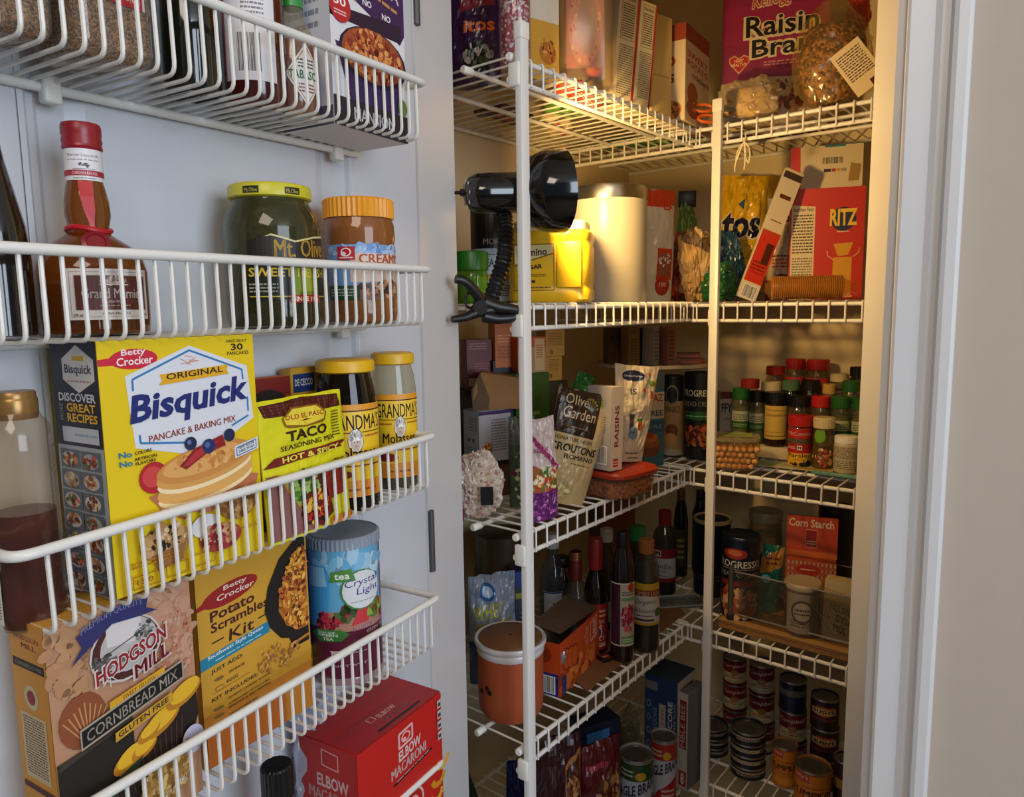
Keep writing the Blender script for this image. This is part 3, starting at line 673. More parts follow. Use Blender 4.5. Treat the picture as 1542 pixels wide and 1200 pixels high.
for j in range(7):
    for i in range(2):
        q = .06+.45*i; y_ = .5-j*.082+.0; s.rect(q, y_, .42, .074, '5a6068')
        s.ell(q+.2, y_+.035, .17, ['c0bcb4', '98a0a0', 'b8b0a8'][(i+j) % 3], .030).speck(q+.2, y_+.035, .14, .024, [['8a4a28', 'b8783c', '5a2c1c'], ['7a3020', 'c05030', '4a6a30'], ['a87848', '6a4028', 'd0b080']][(i+2*j) % 3], 14, .05, i+9*j)
carton('pancake_mix_box', 'large yellow pancake mix carton picturing a stack of pancakes', 'box', A, B, h, .052, 'e0c010', f, s, group=RACKG, flap=False)

A, B = onN(383, -.068, z), onN(446, -.068, z)
h = zat(A, 573)-z; f = Art('b8641e').rect(0, .86, 1, .14, '7a1a14').ell(.45, .72, .6, '1e1410', .2).rect(.4, .74, .14, .12, '2a241e').rect(.43, .77, .08, .06, 'c8c0b0').rect(.78, .72, .15, .1, 'b0a898').rect(0, .3, 1, .25, 'c87a30')
carton('orange_box', 'orange and dark red carton standing between yellow carton and taco packet', 'box', A, B, h, .016, 'a85a20', f, group=RACKG)
A, B = onN(447, -.070, z), onN(490, -.070, z)
h = zat(A, 556)-z; f = Art('c8962a').rect(.08, .83, .72, .13, '1c3468').text('DE CECCO', .14, .875, .6, .05, 'd8d0c0', .03)
carton('pasta_box', 'slim yellow box with a blue label panel behind the taco packet', 'box', A, B, h, .014, 'c0902c', f, group=RACKG)

A, B = onN(405, -.006, z), onN(527, -.010, z)
wd = (B-A).length; h = zat(A, 606)-z; asp = wd/h
f = Art('d8d21c', asp)
f.poly([(.06, .88), (.02, .965), (.5, .988), (.95, .975), (.97, .88), (.5, .87)], '4a1410')
for i in range(13): f.line(.08+.068*i, .885, .05+.072*i, .97, .010, '8a3024')
for i in range(4): f.line(.04, .895+.024*i, .96, .89+.024*i, .005, '2a0c0a')
f.poly([(.26, .80), (.3, .785), (.5, .775), (.7, .785), (.74, .80), (.77, .86), (.7, .90), (.66, .925), (.34, .925), (.3, .90), (.23, .86)], '8a5a14').poly([(.28, .81), (.5, .785), (.72, .81), (.75, .86), (.68, .89), (.64, .915), (.36, .915), (.32, .89), (.25, .86)], 'e4cf3c')
f.text('OLD EL PASO', .27, .842, .46, .035, 'a02a1c', .04).poly([(.42, .822), (.5, .835), (.58, .822)], '7a2a18')
f.text('TACO', .26, .69, .5, .075, '2e0f0a', .06, .01).text('SEASONING MIX', .19, .632, .66, .036, '3a1410', .025, .012)
f.poly([(-.0, .535), (.05, .565), (.12, .595), (.96, .62), (1., .61), (.92, .585), (.95, .57), (.15, .535)], '6e1a14').text('HOT & SPICY', .2, .55, .7, .04, 'e8d858', .05, .01)
f.fine(.83, .66, .1, .2, 9, '5a4a10', 4)
f.poly([(.02, .02), (.02, .48), (.12, .48), (.55, .02)], '8a5a58').poly([(.12, .48), (.24, .46), (.6, .02), (.5, .02)], 'd08a28').poly([(.2, .46), (.65, .46), (.75, .1), (.6, .02), (.5, .05)], '6a2018')
f.speck(.42, .36, .17, .11, ['4a7a28', '8ab048', '2c5a1c', 'a8c068'], 80, .04, 5).speck(.52, .18, .15, .12, ['a82818', '5a1810', 'c84a28', '381008', 'e0b040'], 90, .035, 6)
f.poly([(.64, .40), (.95, .42), (.9, .22), (.7, .20)], '8c1c14').ell(.8, .415, .155, 'a02818', .03).speck(.8, .43, .13, .028, ['5a1810', 'b83a20'], 24, .03, 7).rect(.7, .0, .3, .06, 'c87a20').fine(.8, .45, .14, .05, 2, '6a4a10')
pouch('seasoning_packet', 'yellow taco seasoning packet with a brown roof motif', 'packet', A, B, h, .006, M('d6cf1c', .3), f, crink=.0015, group=RACKG, seed=2, lean=-.06, flat=.1)

mol = lambda seed: Art('e6b81c', 1.2)
def molasses(pc, rb, rows, label, full):
    P = onN(pc, -.040 if full else -.045, z)
    pr = pf(P, [(rb*.9, None), (rb, rows[5]), (rb, rows[4]), (rb, rows[3]), (rb*.93, rows[2]), (rb*.8, rows[1]), (rb*.78, rows[1]-6)])
    t = thing('molasses_jar', label, 'jar', P, (0, 0, faceyaw(P)), RACKG)
    lat('glass', pr, MG('c8c0a0' if not full else '3a2c20', .12), t, 36)
    if full: q = [(r*.96, zz+.0008) for r, zz in pr[:-1]]
    else: q = [(r*.96, zz+.0008) for r, zz in pr[:2]]+[(rb*.96*pxs(P), zr(P, 700))]
    lat('contents', q, M('120806', .12), t, 36)
    lat('lid', pf(P, [(rb*.86, rows[1]), (rb*.95, rows[1]-2), (rb*.95, rows[0]+5), (rb*.92, rows[0]+2), (rb*.8, rows[0])]), M('dfae14', .4), t, 36)
    a = Art('e9bf1e', 1.15); a.rect(0, .93, 1, .07, 'e0992a').line(0, .93, 1, .93, .012, '3a1410').poly([(0, .70), (.5, .73), (1, .70), (1, .92), (0, .92)], 'ecc338')
    a.text('GRANDMA\'S', .04, .725, .92, .17, '2c120c', .02).line(0, .70, 1, .70, .008, '3a1410').fine(.06, .63, .28, .045, 1, 'b04a28').fine(.64, .64, .3, .04, 1, 'b04a28')
    a.ell(.5, .61, .115, '2a2220').ell(.5, .61, .108, 'd8d4cc').ell(.5, .595, .075, 'c4ac9c').speck(.5, .66, .085, .045, ['f0eeea', 'c8c4bc', '9a9690'], 30, .03).ell(.475, .60, .008, '20201c').ell(.525, .60, .008, '20201c').line(.48, .555, .52, .555, .006, '4a3028')
    a.text('Molasses', .17, .42, .66, .12, '3a1410', .03).fine(.3, .38, .4, .022, 1, '8a6a20').line(0, .34, 1, .34, .012, '7a2a14').ell(.25, .25, .2, '7a1c14', .05).rect(.0, .0, 1, .18, 'dd8c20').fine(.3, .06, .5, .05, 1, '8a4a14')
    a.build('label_print', t, cylmap(pr[3][0]+.0002, zr(P, rows[6]), zr(P, rows[7]), 1.1, .24), us=.05, base=.0006)
    return t
molasses(528, 46, (540, 560, 585, 605, 740, 760, 738, 604), 'full jar of dark molasses with yellow lid, beside the taco packet', True)
molasses(597, 34, (530, 548, 565, 585, 712, 728, 712, 590), 'part-empty molasses jar with yellow lid at the rack end', False)

# ============================================================ fourth rack
z = RF[4]
A, B = onN(100, -.014, z), onN(306, -.014, z)
wd = (B-A).length; h = zat(B, 868)-z; asp = wd/h
f = Art('b98a6a', asp)
f.speck(.72, .74, .28, .24, ['c09478', 'be9076', 'c49a80', 'ba8c70'], 170, .045, 2, nn=9).speck(.86, .66, .13, .16, ['b8745a', 'c08468', 'c89c84'], 70, .022, 3, nn=8).speck(.15, .8, .16, .16, ['ba8c66', 'b58660'], 60, .05, 4, nn=9)
f.poly([(0, 0), (0, .40), (.5, .44), (.5, 0)], '1e1812').poly([(.02, .40), (.3, .42), (.5, .47), (.5, .44), (0, .37)], '3c3428')
f.ell(.18, .53, .15, '8a4a2a', .11)
for i in range(9): f.poly([(.2, .42), (.05+.035*i, .6-abs(i-4)*.012), (.06+.035*i, .6-abs(i-4)*.012), (.21, .42)], 'c08a58')
f.poly([(.3, .14), (.36, .25), (.98, .46), (.99, .32), (.9, .22), (.5, .10)], '1c120e')
for i in range(12): f.line(.36+.045*i, .22+.012*i, .4+.04*i, .13+.012*i, .01, '4a2a18')
for x_, y_, a_ in ((.45, .29, .12), (.56, .30, .1), (.7, .37, .15), (.88, .44, .15), (.60, .35, .09)):
    f.ell(x_, y_, a_, 'b87a18', a_*asp*.5, 16, .35).ell(x_+.01, y_+.012, a_*.85, 'e0b028', a_*asp*.42, 16, .35)
f.poly([(.28, .17), (.33, .24), (.55, .28), (.5, .24), (.36, .19), (.34, .1)], '24382c')
f.ell(.3, .035, .3, 'b07c14', .07, 20, .2).ell(.32, .045, .28, 'deb02c', .06, 20, .2)
f.ell(.7, .13, .2, 'a87c3c', .08, 20, .2).speck(.7, .135, .18, .07, ['c89a50', 'e0bc78', '9a6a30'], 70, .025, 8)
f.ell(.49, .75, .25, 'c8c0bc', .135).ell(.49, .75, .235, '4a1e16', .125).ell(.51, .76, .20, 'b8b4b4', .108)
f.poly([(.36, .78), (.36, .86), (.46, .9), (.6, .86), (.6, .76)], 'd4d0d0').line(.36, .86, .47, .90, .008, '55504e').line(.47, .9, .6, .86, .008, '55504e').speck(.62, .79, .06, .045, ['6a6866', '3c3a38', '8a8886'], 26, .02).speck(.32, .73, .08, .03, ['5a5654', '44403e'], 24, .02).rect(.28, .70, .32, .035, '6a6462').line(.28, .74, .62, .80, .006, '3a3634')
for i in range(8): f.line(.36, .665, .36+.07*cos(i*.785), .665+.045*sin(i*.785), .005, 'd8d4d0')
f.poly([(.12, .76), (.2, .82), (.17, .87), (.42, .935), (.66, .93), (.64, .885), (.72, .86), (.6, .86), (.4, .87), (.22, .8)], '2c2c66').text('PREMIUM QUALITY', .2, .865, .42, .03, '9a9ac8', .03, .035, .0, .02)
f.text('HODGSON', .26, .635, .52, .076, 'd8ccc8', .14, .085).text('HODGSON', .27, .641, .50, .064, '8c1a26', .05, .085).text('MILL', .52, .600, .27, .07, 'd8ccc8', .14, .045).text('MILL', .53, .606, .25, .058, '8c1a26', .05, .045)
f.poly([(.34, .525), (.34, .56), (.74, .605), (.74, .57)], 'd8a018').text('SWEET YELLOW', .43, .545, .24, .018, '6a4a10', .02, .025)
f.poly([(.14, .42), (.14, .505), (.88, .60), (.88, .515)], 'a89a88').poly([(.15, .43), (.15, .497), (.87, .59), (.87, .523)], '0e0d0c').text('CORNBREAD MIX', .18, .443, .65, .046, 'c8c0b0', .01, .083)
f.poly([(.36, .385), (.36, .425), (.78, .48), (.78, .44)], 'c89828').text('GLUTEN FREE', .38, .397, .37, .024, '1e120a', .04, .048)
f.ell(.92, .24, .09, 'b8b8d0', .055).text('Extra', .86, .23, .12, .025, '4a4a8a', .02).text('12 oz (340g)', .5, .03, .35, .022, 'd8d0c8', .03, .08)
f.f = [([(x, min(.995, y+.06*min(1, y/.35))) for x, y in p] if L > 1 else p, c, L) for p, c, L in f.f]
s = Art('cf9028', .25); s.text('HODGSON', .15, .925, .7, .02, '7a2018', .04).text('MILL', .35, .895, .4, .02, '7a2018', .04).rect(.05, .81, .9, .035, '1e1610').text('CORNBREAD MIX', .12, .82, .76, .014, 'c0b090').ell(.5, .7, .2, 'c8b890').ell(.5, .7, .12, '8c2420').rect(.14, .36, .72, .27, 'c9b48c').fine(.2, .38, .6, .24, 22, '4a3c28').rect(.05, .31, .9, .025, '4a2418').rect(.14, .02, .72, .25, 'c9b48c').fine(.2, .04, .6, .22, 18, '4a3c28', 9)
carton('cornbread_mix_box', 'brown and gold cornbread mix carton in the fourth rack', 'box', A, B, h, .040, 'c08a34', f, s, group=RACKG, flap=False)

A, B = onN(312, -.030, z), onN(472, -.030, z)
wd = (B-A).length; h = zat(A, 838)-z; asp = wd/h
f = Art('c9962e', asp); f.rect(0, .0, 1, .25, 'c07c24').rect(0, .45, 1, .3, 'cb9a30')
f.poly([(0, .905), (.12, .935), (.12, .895), (0, .885)], '981a1c').ell(.28, .925, .24, '981a1c', .05, 20, .12).text('Betty', .22, .935, .2, .028, 'e0d0c0', .03, .006, .02).text('Crocker', .16, .90, .32, .028, 'e0d0c0', .03, .012, .02)
f.text('Potato', .1, .815, .38, .05, '4a1712', .045, .018).text('Scrambles', .1, .765, .5, .045, '4a1712', .045, .02).text('Kit', .24, .695, .22, .055, '3a120e', .02, .006, .05).line(.1, .72, .2, .725, .01, '3a120e').line(.5, .74, .58, .745, .01, '3a120e')
f.poly([(.0, .61), (.0, .665), (.6, .705), (.6, .65)], '1f7fa0').text('Southwest Style Queso', .06, .645, .48, .024, 'd8e0e0', .03, .03).fine(.12, .63, .4, .012, 1, 'a8c8d0', 2, .022)
f.text('JUST ADD:', .08, .575, .27, .022, '2e2a1c', .03, .014).text('SAUSAGE', .22, .545, .14, .013, '4a3c1c', .02, .006).text('EGGS', .2, .505, .1, .015, '4a3c1c', .02, .004).ell(.14, .545, .04, '7a6430', .008).ell(.14, .50, .04, '7a6430', .012).ell(.14, .50, .032, 'c9962e', .009).line(.08, .48, .4, .50, .005, 'a87420')
f.text('KIT INCLUDES:', .07, .43, .4, .022, '2e2a1c', .03, .02).text('QUESO CHEESE SAUCE', .2, .395, .38, .014, '3c3018', .02, .018).text('SHREDDED POTATOES,', .2, .355, .38, .014, '3c3018', .02, .018).text('ONIONS & RED PEPPERS', .2, .33, .38, .014, '3c3018', .02, .018).text('SEASONING', .2, .28, .25, .014, '3c3018', .02, .012).ell(.12, .37, .045, '7a6430', .01).ell(.12, .32, .045, '7a6430', .01)
f.f = [([(x, y-.145 if y > .5 else y*.71) for x, y in p] if L > 3 else p, c, L) for p, c, L in f.f]
nL = f.L
f.poly([(.98, 1), (.9, 1), (.88, .95), (.72, .88), (.6, .76), (.56, .65), (.6, .56), (.7, .48), (.78, .46), (.82, .40), (.98, .40)], '161210').poly([(.86, .415), (.86, .43), (.98, .44), (.98, .425)], 'b87028')
f.poly([(.98, .9), (.9, .88), (.78, .8), (.7, .7), (.69, .62), (.76, .53), (.88, .48), (.98, .48)], 'a86a28')
R = random.Random(5)
for i in range(230):
    y_ = R.uniform(.49, .9); m_ = .70+.25*abs((y_-.68)/.24)**2; x_ = R.uniform(min(m_, .95), .965)
    f.ell(x_, y_, R.uniform(.015, .04), R.choice(['e0a038', 'c87828', 'b85a20', 'd89030', '7a3418', 'e8b858', '5a2814']), .010, 6, R.uniform(0, 3)); f.L -= 1 if i % 5 else 0
f.speck(.66, .40, .2, .06, ['b8843c', 'c89850', '98682c'], 60, .02, 4).rect(0, 0, .7, .2, 'b8641c')
f.f = [([(x, max(.01, y-.035)) for x, y in p] if L > nL else p, c, L) for p, c, L in f.f]
carton('potato_kit_box', 'mustard-coloured potato kit carton showing a black skillet', 'box', A, B, h, .030, '1c1a18', f, Art('b8802c'), Art('141210'), group=RACKG, flap=False)
A, B = onN(405, -.064, z), onN(478, -.064, z)
f = Art('26305a').rect(.3, .05, .68, .22, 'd8c018').fine(.35, .08, .55, .15, 2, '8a5a10').rect(0, 0, .3, .12, 'b84a24')
carton('blue_box', 'dark blue box with yellow strip, behind the potato kit carton', 'box', A, B, .125, .014, '20284a', f, group=RACKG)
P = onN(525, -.047, z)
r = 53*pxs(P); h = zr(P, 797)
t = thing('drink_mix_canister', 'blue and maroon drink mix canister with grey lid', 'canister', P, (0, 0, faceyaw(P)), RACKG)
lat('canister_body', [(r*.95, 0), (r, .002), (r, h*.93)], M('6e1c3c', .3), t, 40)
lat('base_ring', [(r*.96, .0), (r*1.01, .001), (r*1.01, .007), (r*.99, .008)], MG('c8a8b0', .5), t, 40)
ribbed('lid', r*1.03, h*.925, h, M('8a94a4', .4), t, 50, .0006)
lat('lid_top', [(r*.93, h+.0004), (r*.9, h-.003), (.002, h-.0035)], M('6a6a70', .45), t, 36, close=False)
a = Art('5ea4cc', 1.1); a.speck(.5, .88, .5, .1, ['9cc4dc', '78b4d8', 'b8d4e0'], 40, .07, 2).rect(0, 0, 1, .36, '5e1736').poly([(0, .36), (.3, .4), (.6, .38), (1, .5), (1, .3), (0, .3)], '5e1736')
a.poly([(.06, .42), (.04, .85), (.1, .88), (.36, .88), (.4, .8), (.36, .42)], '3f98d2').poly([(.08, .7), (.06, .86), (.34, .87), (.37, .72)], '88c0e0')
a.poly([(.3, .36), (.36, .52), (.9, .52), (1, .36)], 'a87868').speck(.35, .44, .12, .06, ['7a1c2c', '4a0f1c', 'b03040'], 50, .03, 4).speck(.58, .5, .12, .05, ['4a6a34', '2c4a20', 'a03038'], 30, .04, 5).poly([(.6, .4), (.7, .58), (.9, .62), (.78, .42)], 'c03038').speck(.9, .5, .1, .05, ['4a7a34', '8aa848', 'a83828'], 30, .04, 6)
a.ell(.72, .68, .22, '4a7a3a', .16).ell(.73, .68, .21, 'd4d8dc', .15).poly([(.4, .76), (.42, .84), (.62, .86), (.66, .76)], '4c8438').text('tea', .45, .78, .15, .045, 'dfe8e0', .03).text('Crystal', .54, .69, .36, .075, '2a3080', .0, .02, .03).text('Light', .66, .625, .26, .07, '2a3080', .0, .01, .03).fine(.6, .58, .26, .02, 1, 'a8a8b0')
a.poly([(.14, .33), (.24, .38), (.5, .38), (.58, .34), (.5, .29), (.26, .28)], '3a7a38').text('made with', .24, .35, .2, .018, 'c8dcc8').text('GREEN', .24, .325, .22, .022, 'e0e8e0', .03).text('TEA', .3, .295, .12, .022, 'e0e8e0', .03)
a.text('POMEGRANATE', .62, .36, .42, .03, 'd8b8c4', .02, .02).text('GREEN TEA', .75, .32, .26, .028, 'd8b8c4', .02, .01).rect(.38, .2, .09, .012, 'd0b0c0').text('5', .385, .15, .05, .05, 'e0c8d4', .03).fine(.47, .18, .3, .02, 1, 'b890a0').text('NET WT', .4, .08, .35, .02, 'b890a0')
a.build('label_print', t, cylmap(r, .010, h*.925, 1.35, -.14), us=.04)

# ============================================================ lowest rack
z = RF[5]
A, B = onN(548, .004, z), onN(668, .000, z)
A = onN(545, .0, z)
h = zat(onN(545, 0, z), 1139)-z; wd = (B-A).length; asp = wd/h
f = Art('bd1a14', asp)
f.loop([(.46, .80), (.62, .815), (.62, .93), (.46, .915)], .02, 'e0b0b0').ell(.54, .865, .055, 'e0b0b0', .04).ell(.54, .865, .04, 'bd1a14', .028).ell(.52, .85, .025, 'e0b0b0', .016)
f.text('ELBOW', .45, .695, .27, .085, 'd8c4c4', .05, .02).text('MACARONI', .36, .595, .42, .08, 'd8c4c4', .05, .03).poly([(.38, .535), (.38, .555), (.86, .605), (.86, .585)], '141010').fine(.42, .553, .4, .012, 1, 'd8c4c4', 2, .04)
for cx_, cy_, c_ in ((.93, .32, 'c98a1c'), (.9, .2, 'd09a28'), (.7, .12, 'c98a1c'), (.98, .45, 'd8a030')):
    for i in range(8):
        q0 = 3.4+i*.35; f.line(cx_+.08*cos(q0), cy_+.08*asp*sin(q0), cx_+.08*cos(q0+.37), cy_+.08*asp*sin(q0+.37), .05, c_)
f.ell(.6, .28, .13, 'd0b0b0').ell(.6, .28, .11, 'b01818').ell(.6, .28, .06, 'd0b0b0')
for i in range(4): f.rect(.93, .62+.09*i, .055, .07, 'b8b0b0').rect(.94, .635+.09*i, .035, .03, '4a3030')
s = Art('a81a16', .5); s.loop([(.4, .83), (.68, .82), (.68, .94), (.4, .95)], .015, 'd8a8a8').text('ELBOW', .3, .66, .55, .1, 'c8a8a8', .05).text('MACARONI', .15, .55, .8, .09, 'c8a8a8', .05)
tp = Art('b41c18', .8); tp.rect(0, .0, 1, .5, 'a02028').line(.2, .5, .62, .5, .006, '4a0a0a').text('ELBOW', .45, .3, .2, .09, 'd8a8a8', .04).text('MACARONI', .45, .18, .28, .09, 'd8a8a8', .04).rect(.3, .08, .5, .04, '1c1010').loop([(.36, .32), (.42, .32), (.42, .42), (.36, .42)], .01, 'd8a8a8')
carton('macaroni_box', 'bright red elbow macaroni box at the bottom of the door', 'box', A, B, h, .072, 'bd1a14', f, s, top=tp, group=RACKG, flap=False)
P = onN(430, -.03, z)
rr = 25*pxs(P)
bottle('black_capped_bottle', 'bottle with matt black cap, left of the red box', P, [(rr*1.1, 0), (rr*1.1, zr(P, 1260)), (rr*.9, zr(P, 1200)), (rr*.85, zr(P, 1190))], '5a4038', opaque=True, capspec=(rr*.98, zr(P, 1196), zr(P, 1150), '101012', True), group=RACKG)
A, B = onN(452, -.072, z), onN(515, -.072, z)
pouch('cellophane_bag', 'crinkled clear cellophane bag of red candy behind the black cap', 'bag', A, B, zat(A, 1075)-z, .025, MG('b8bccc', .45, .15), crink=.012, group=RACKG, seed=9, flat=.5)
A, B = onN(440, -.03, z), onN(540, -.03, z)
# ============================================================ clamp lamp at the open end of the left shelves
BLK = M('0a0a0b', .12, coat=.6); BLKP = M('111112', .4)
Pt, Pr = onF(700, 292, .955), onF(846, 288, .995)
ax = (Pr-Pt).normalized(); L_ = (Pr-Pt).length
t = thing('clamp_lamp', 'black clamp lamp on a ribbed gooseneck, lit and aimed along the shelves', 'lamp', onF(735, 470, .955))
def lampob(nm, prof, mat, seg=40, close=False, **k):
    v, f = lathe(prof, seg, close); me = mesh(nm, v, f, True)
    me.transform(ax.to_track_quat('Z', 'Y').to_matrix().to_4x4()); o = ob(nm, me, mat, t, **k); o.location = Pt-t.location; return o
k = 1.0/F_
lampob('lamp_body', [(.001, 0), (.012, .001), (.020, .006), (.0245, .016), (.0255, .03), (.0255, L_*.52), (.024, L_*.56)], BLK)
sh = [(.024, L_*.5), (.032, L_*.58), (.045, L_*.68), (.0515, L_*.80), (.054, L_*.97), (.0545, L_)]
lampob('lamp_shade', sh+[(r-.0018, z) for r, z in sh[::-1]], BLK)
for i in range(8):
    a_ = 2*pi*i/8; q = ax.to_track_quat('Z', 'Y'); o = lampob('vent_hole', [(.0025, .0), (.0022, .0006), (.0005, .0008)], M('c8c4b8', .4), 10)
    o.location = Pt-t.location+q @ Vector((.0165*cos(a_), .0165*sin(a_), .0018))
bulb = lampob('bulb', [(.001, L_*.94), (.012, L_*.93), (.019, L_*.88), (.021, L_*.82), (.016, L_*.74), (.011, L_*.66), (.011, L_*.58)], None)
m = bpy.data.materials.new('lit_bulb'); m.use_nodes = True; b_ = m.node_tree.nodes['Principled BSDF']
b_.inputs['Emission Color'].default_value = (1, .72, .36, 1); b_.inputs['Emission Strength'].default_value = 8; bulb.data.materials.append(m)
l = bpy.data.lights.new('bulb_light', 'SPOT'); l.energy = LAMP; l.color = (1.0, .61, .20); l.shadow_soft_size = .022; l.spot_size = radians(168); l.spot_blend = .25
lo = bpy.data.objects.new('bulb_light', l); C.objects.link(lo); lo.location = Pt+ax*(L_*.965); lo.rotation_euler = (-ax).to_track_quat('Z', 'Y').to_euler()
T = lambda px, py, f: onF(px, py, f)-t.location
tube('cord', [T(700, 290, .965), T(690, 290, .962), T(670, 291, .955), T(640, 296, .96)], .0022, BLKP, t, 8)
tube('strain_relief', [T(702, 290, .966), T(694, 290, .963)], .0045, M('4a4a4c', .3, .5), t, 10)
gp = spline([T(757, 312, .99), T(762, 345, .985), T(760, 385, .975), T(748, 425, .965), T(736, 462, .955)], 18)
tube('gooseneck', gp, .0105, BLKP, t, 14, rfun=lambda q: .0102+.0012*sin(q*pi*46)+(.003 if q < .06 else 0))
def plate(nm, pts, wid, thk, mat):            # bent strap, flat on its side
    pts = spline(pts, 6); V, Fc = [], []; n = len(pts); wv_ = (hF+Vector((0, 0, -.15))).normalized()
    for i, p in enumerate(pts):
        d = (pts[min(i+1, n-1)]-pts[max(0, i-1)]).normalized(); up = d.cross(wv_).normalized(); w_ = wid(i/(n-1)) if callable(wid) else wid
        for a_, b2 in ((-1, -1), (1, -1), (1, 1), (-1, 1)): V.append(p+wv_*a_*w_/2+up*b2*thk/2)
    for i in range(n-1):
        for j in range(4): q = (j+1) % 4; Fc.append((i*4+j, i*4+q, i*4+4+q, i*4+4+j))
    Fc += [(3, 2, 1, 0), tuple(n*4-4+j for j in range(4))]
    return ob(nm, mesh(nm, V, Fc, True, 50), mat, t)
tube('clamp_handle', spline([T(686, 420, .91), T(700, 424, .915), T(716, 440, .925), T(728, 458, .935), T(738, 470, .94)], 5), .007, BLKP, t, 10, rfun=lambda q: .0055+.003*q)
tube('clamp_handle', spline([T(681, 481, .91), T(700, 478, .92), T(720, 470, .93), T(742, 466, .94)], 5), .006, BLKP, t, 10, rfun=lambda q: .0042+.004*q)
tube('clamp_jaw', spline([T(728, 455, .935), T(748, 462, .94), T(768, 465, .945), T(784, 468, .95)], 5), .007, BLKP, t, 10, rfun=lambda q: .010-.0045*q)
tube('clamp_jaw', spline([T(728, 476, .935), T(748, 480, .94), T(768, 479, .945), T(784, 476, .95)], 5), .006, BLKP, t, 10, rfun=lambda q: .008-.003*q)
tube('spring', [T(708+8*cos(i*.7), 452+12*sin(i*.7), .925+i*.0006) for i in range(28)], .0018, M('1c1c1e', .3, .5), t, 6)
lat('pivot', [(.009, -.008), (.009, .008)], BLKP, t, 16, loc=T(724, 463, .93), rot=(pi/2, 0, YAW))

# ============================================================ left and back shelf, topmost
z = SZ[1]+.003
gL, gB = 'goods on the left shelves', 'goods on the back shelves'
FOOD = ['c87a2c', '8a4a1c', 'e0a850', '5a2c14']
f = Art('2a1630', .7).rect(0, 0, 1, 1, '34183c').poly([(.3, .55), (.9, .62), (.95, 1), (.35, 1)], '7a2430').text('itos', .35, .38, .55, .1, 'd0601c', .05, .04).ell(.6, .2, .3, '1a1a1c', .12).speck(.6, .22, .25, .08, ['3a4a2c', '8a8a84', 'b0a498'], 30, .05)
pouch('snack_bag', 'dark purple snack bag with orange letters, nearest the door jamb', 'bag', at(672, z, 1.10), at(755, z, 1.10), .17, .05, M('2e1836', .3), f, group=gL, seed=3, flat=.3)
P = at(776, z, 1.02); r = 24*pxs(P)
t = thing('candy_jar', 'tall clear jar of red and white candy beads behind near post', 'jar', P, (0, 0, faceyaw(P)), gL)
lat('contents', [(r*.93, .002), (r*.93, .15)], MSP('d8d0d0', 'b03038', '8a1c28', 320, .3), t, 28); lat('glass', [(r*.9, 0), (r, .003), (r, .16), (r*.8, .17)], MG('d8d8dc', .05), t, 28)
lat('lid', [(r*.85, .168), (r*.85, .19)], M('b8b8bc', .3), t, 28)
A, B = at(799, z, 1.06), at(842, z, 1.09)
f = Art('c89838', .4).rect(0, .52, 1, .48, 'd4cbb8').text('ER', .1, .83, .35, .06, '2c2a28', .06).text('AID', .1, .74, .4, .06, '2c2a28', .06).ell(.6, .25, .3, 'b06c20', .1).speck(.6, .28, .25, .1, FOOD, 30, .06)
carton('first_aid_box', 'cream and yellow box lettered AID behind the near post', 'box', A, B, zr(A, -60), .06, 'cbbfa6', f, group=gL)
# frosted tub with a pink pack inside
P = at(880, z, 1.145); w2 = 41*pxs(P)
t = thing('frosted_tub', 'large frosted clear plastic tub with a pink pack inside', 'tub', P, (0, 0, faceyaw(P)+.05), gL)
box('clear_tub', -w2, w2, -.03, .05, 0, .20, MG('cdb994', .16, .18), t, .014)
f = Art('b8707a', .8); f.ell(.5, .5, .45, 'c88a8c', .48).speck(.5, .5, .42, .45, ['d06a3c', 'e09868', 'b0404a', 'e8b890'], 110, .04, 3).ell(.55, .5, .28, 'b88a8c', .36)
box('inner_pack', -w2*.72, w2*.75, -.010, .03, .03, .16, M('b8606a', .4), t, .012); f.build('inner_print', t, flatmap((-w2*.66, -.0108, .035), (w2*1.34, 0, 0), (0, 0, .12)))
box('inner_bag', -w2*.6, w2*.7, .0, .035, .162, .19, M('6a8a4a', .5, bump=.8, scale=60), t, .01)
A, B = at(919, z, 1.24), at(938, z, 1.26)
carton('snack_box', 'slim orange box wedged between frosted tub and the nutrition boxes', 'box', A, B, .16, .03, 'c87a2c', Art('cf8a2e', .2).speck(.5, .6, .4, .3, ['d8a030', 'e04818', '8a3010', 'e8c868'], 60, .12), group=gL)
def nutri(asp): 
    a = Art('cbbf9f', asp).loop([(.15, .58), (.88, .58), (.88, .97), (.15, .97)], .02, '3a342a').text('Nutrition', .2, .92, .6, .03, '2a241c', .04).fine(.2, .6, .6, .3, 14, '3a342a').fine(.15, .1, .72, .44, 22, '6a6250', 5); return a.rect(.9, 0, .1, 1, 'a82018')
for i, (p0, p1, fw) in enumerate(((921, 951, 1.20), (953, 977, 1.2215))):
    A, B = at(p0, z, fw), at(p1, z, fw+.02-.004*i)
    carton('cracker_box', ['tall box turned to its nutrition panel, the nearer of the leaning pair', 'tall box turned to its nutrition panel with red edge, the farther one'][i], 'box', A, B, .175-.01*i, .07, 'c0b292', nutri(.2), group='boxes leaning with nutrition panels out', roll=.10, flap=False)
A, B = at(981, z, 1.27), at(1010, z, 1.30)
carton('cream_carton', 'plain cream coloured carton beside the sweet potato cracker box', 'box', A, B, zr(A, 18), .05, 'd0b878', Art('cdb474').rect(.1, .4, .8, .02, 'b89a58'), group=gL, flap=True)
A, B = at(1031, z, 1.30), at(1066, z, 1.40)
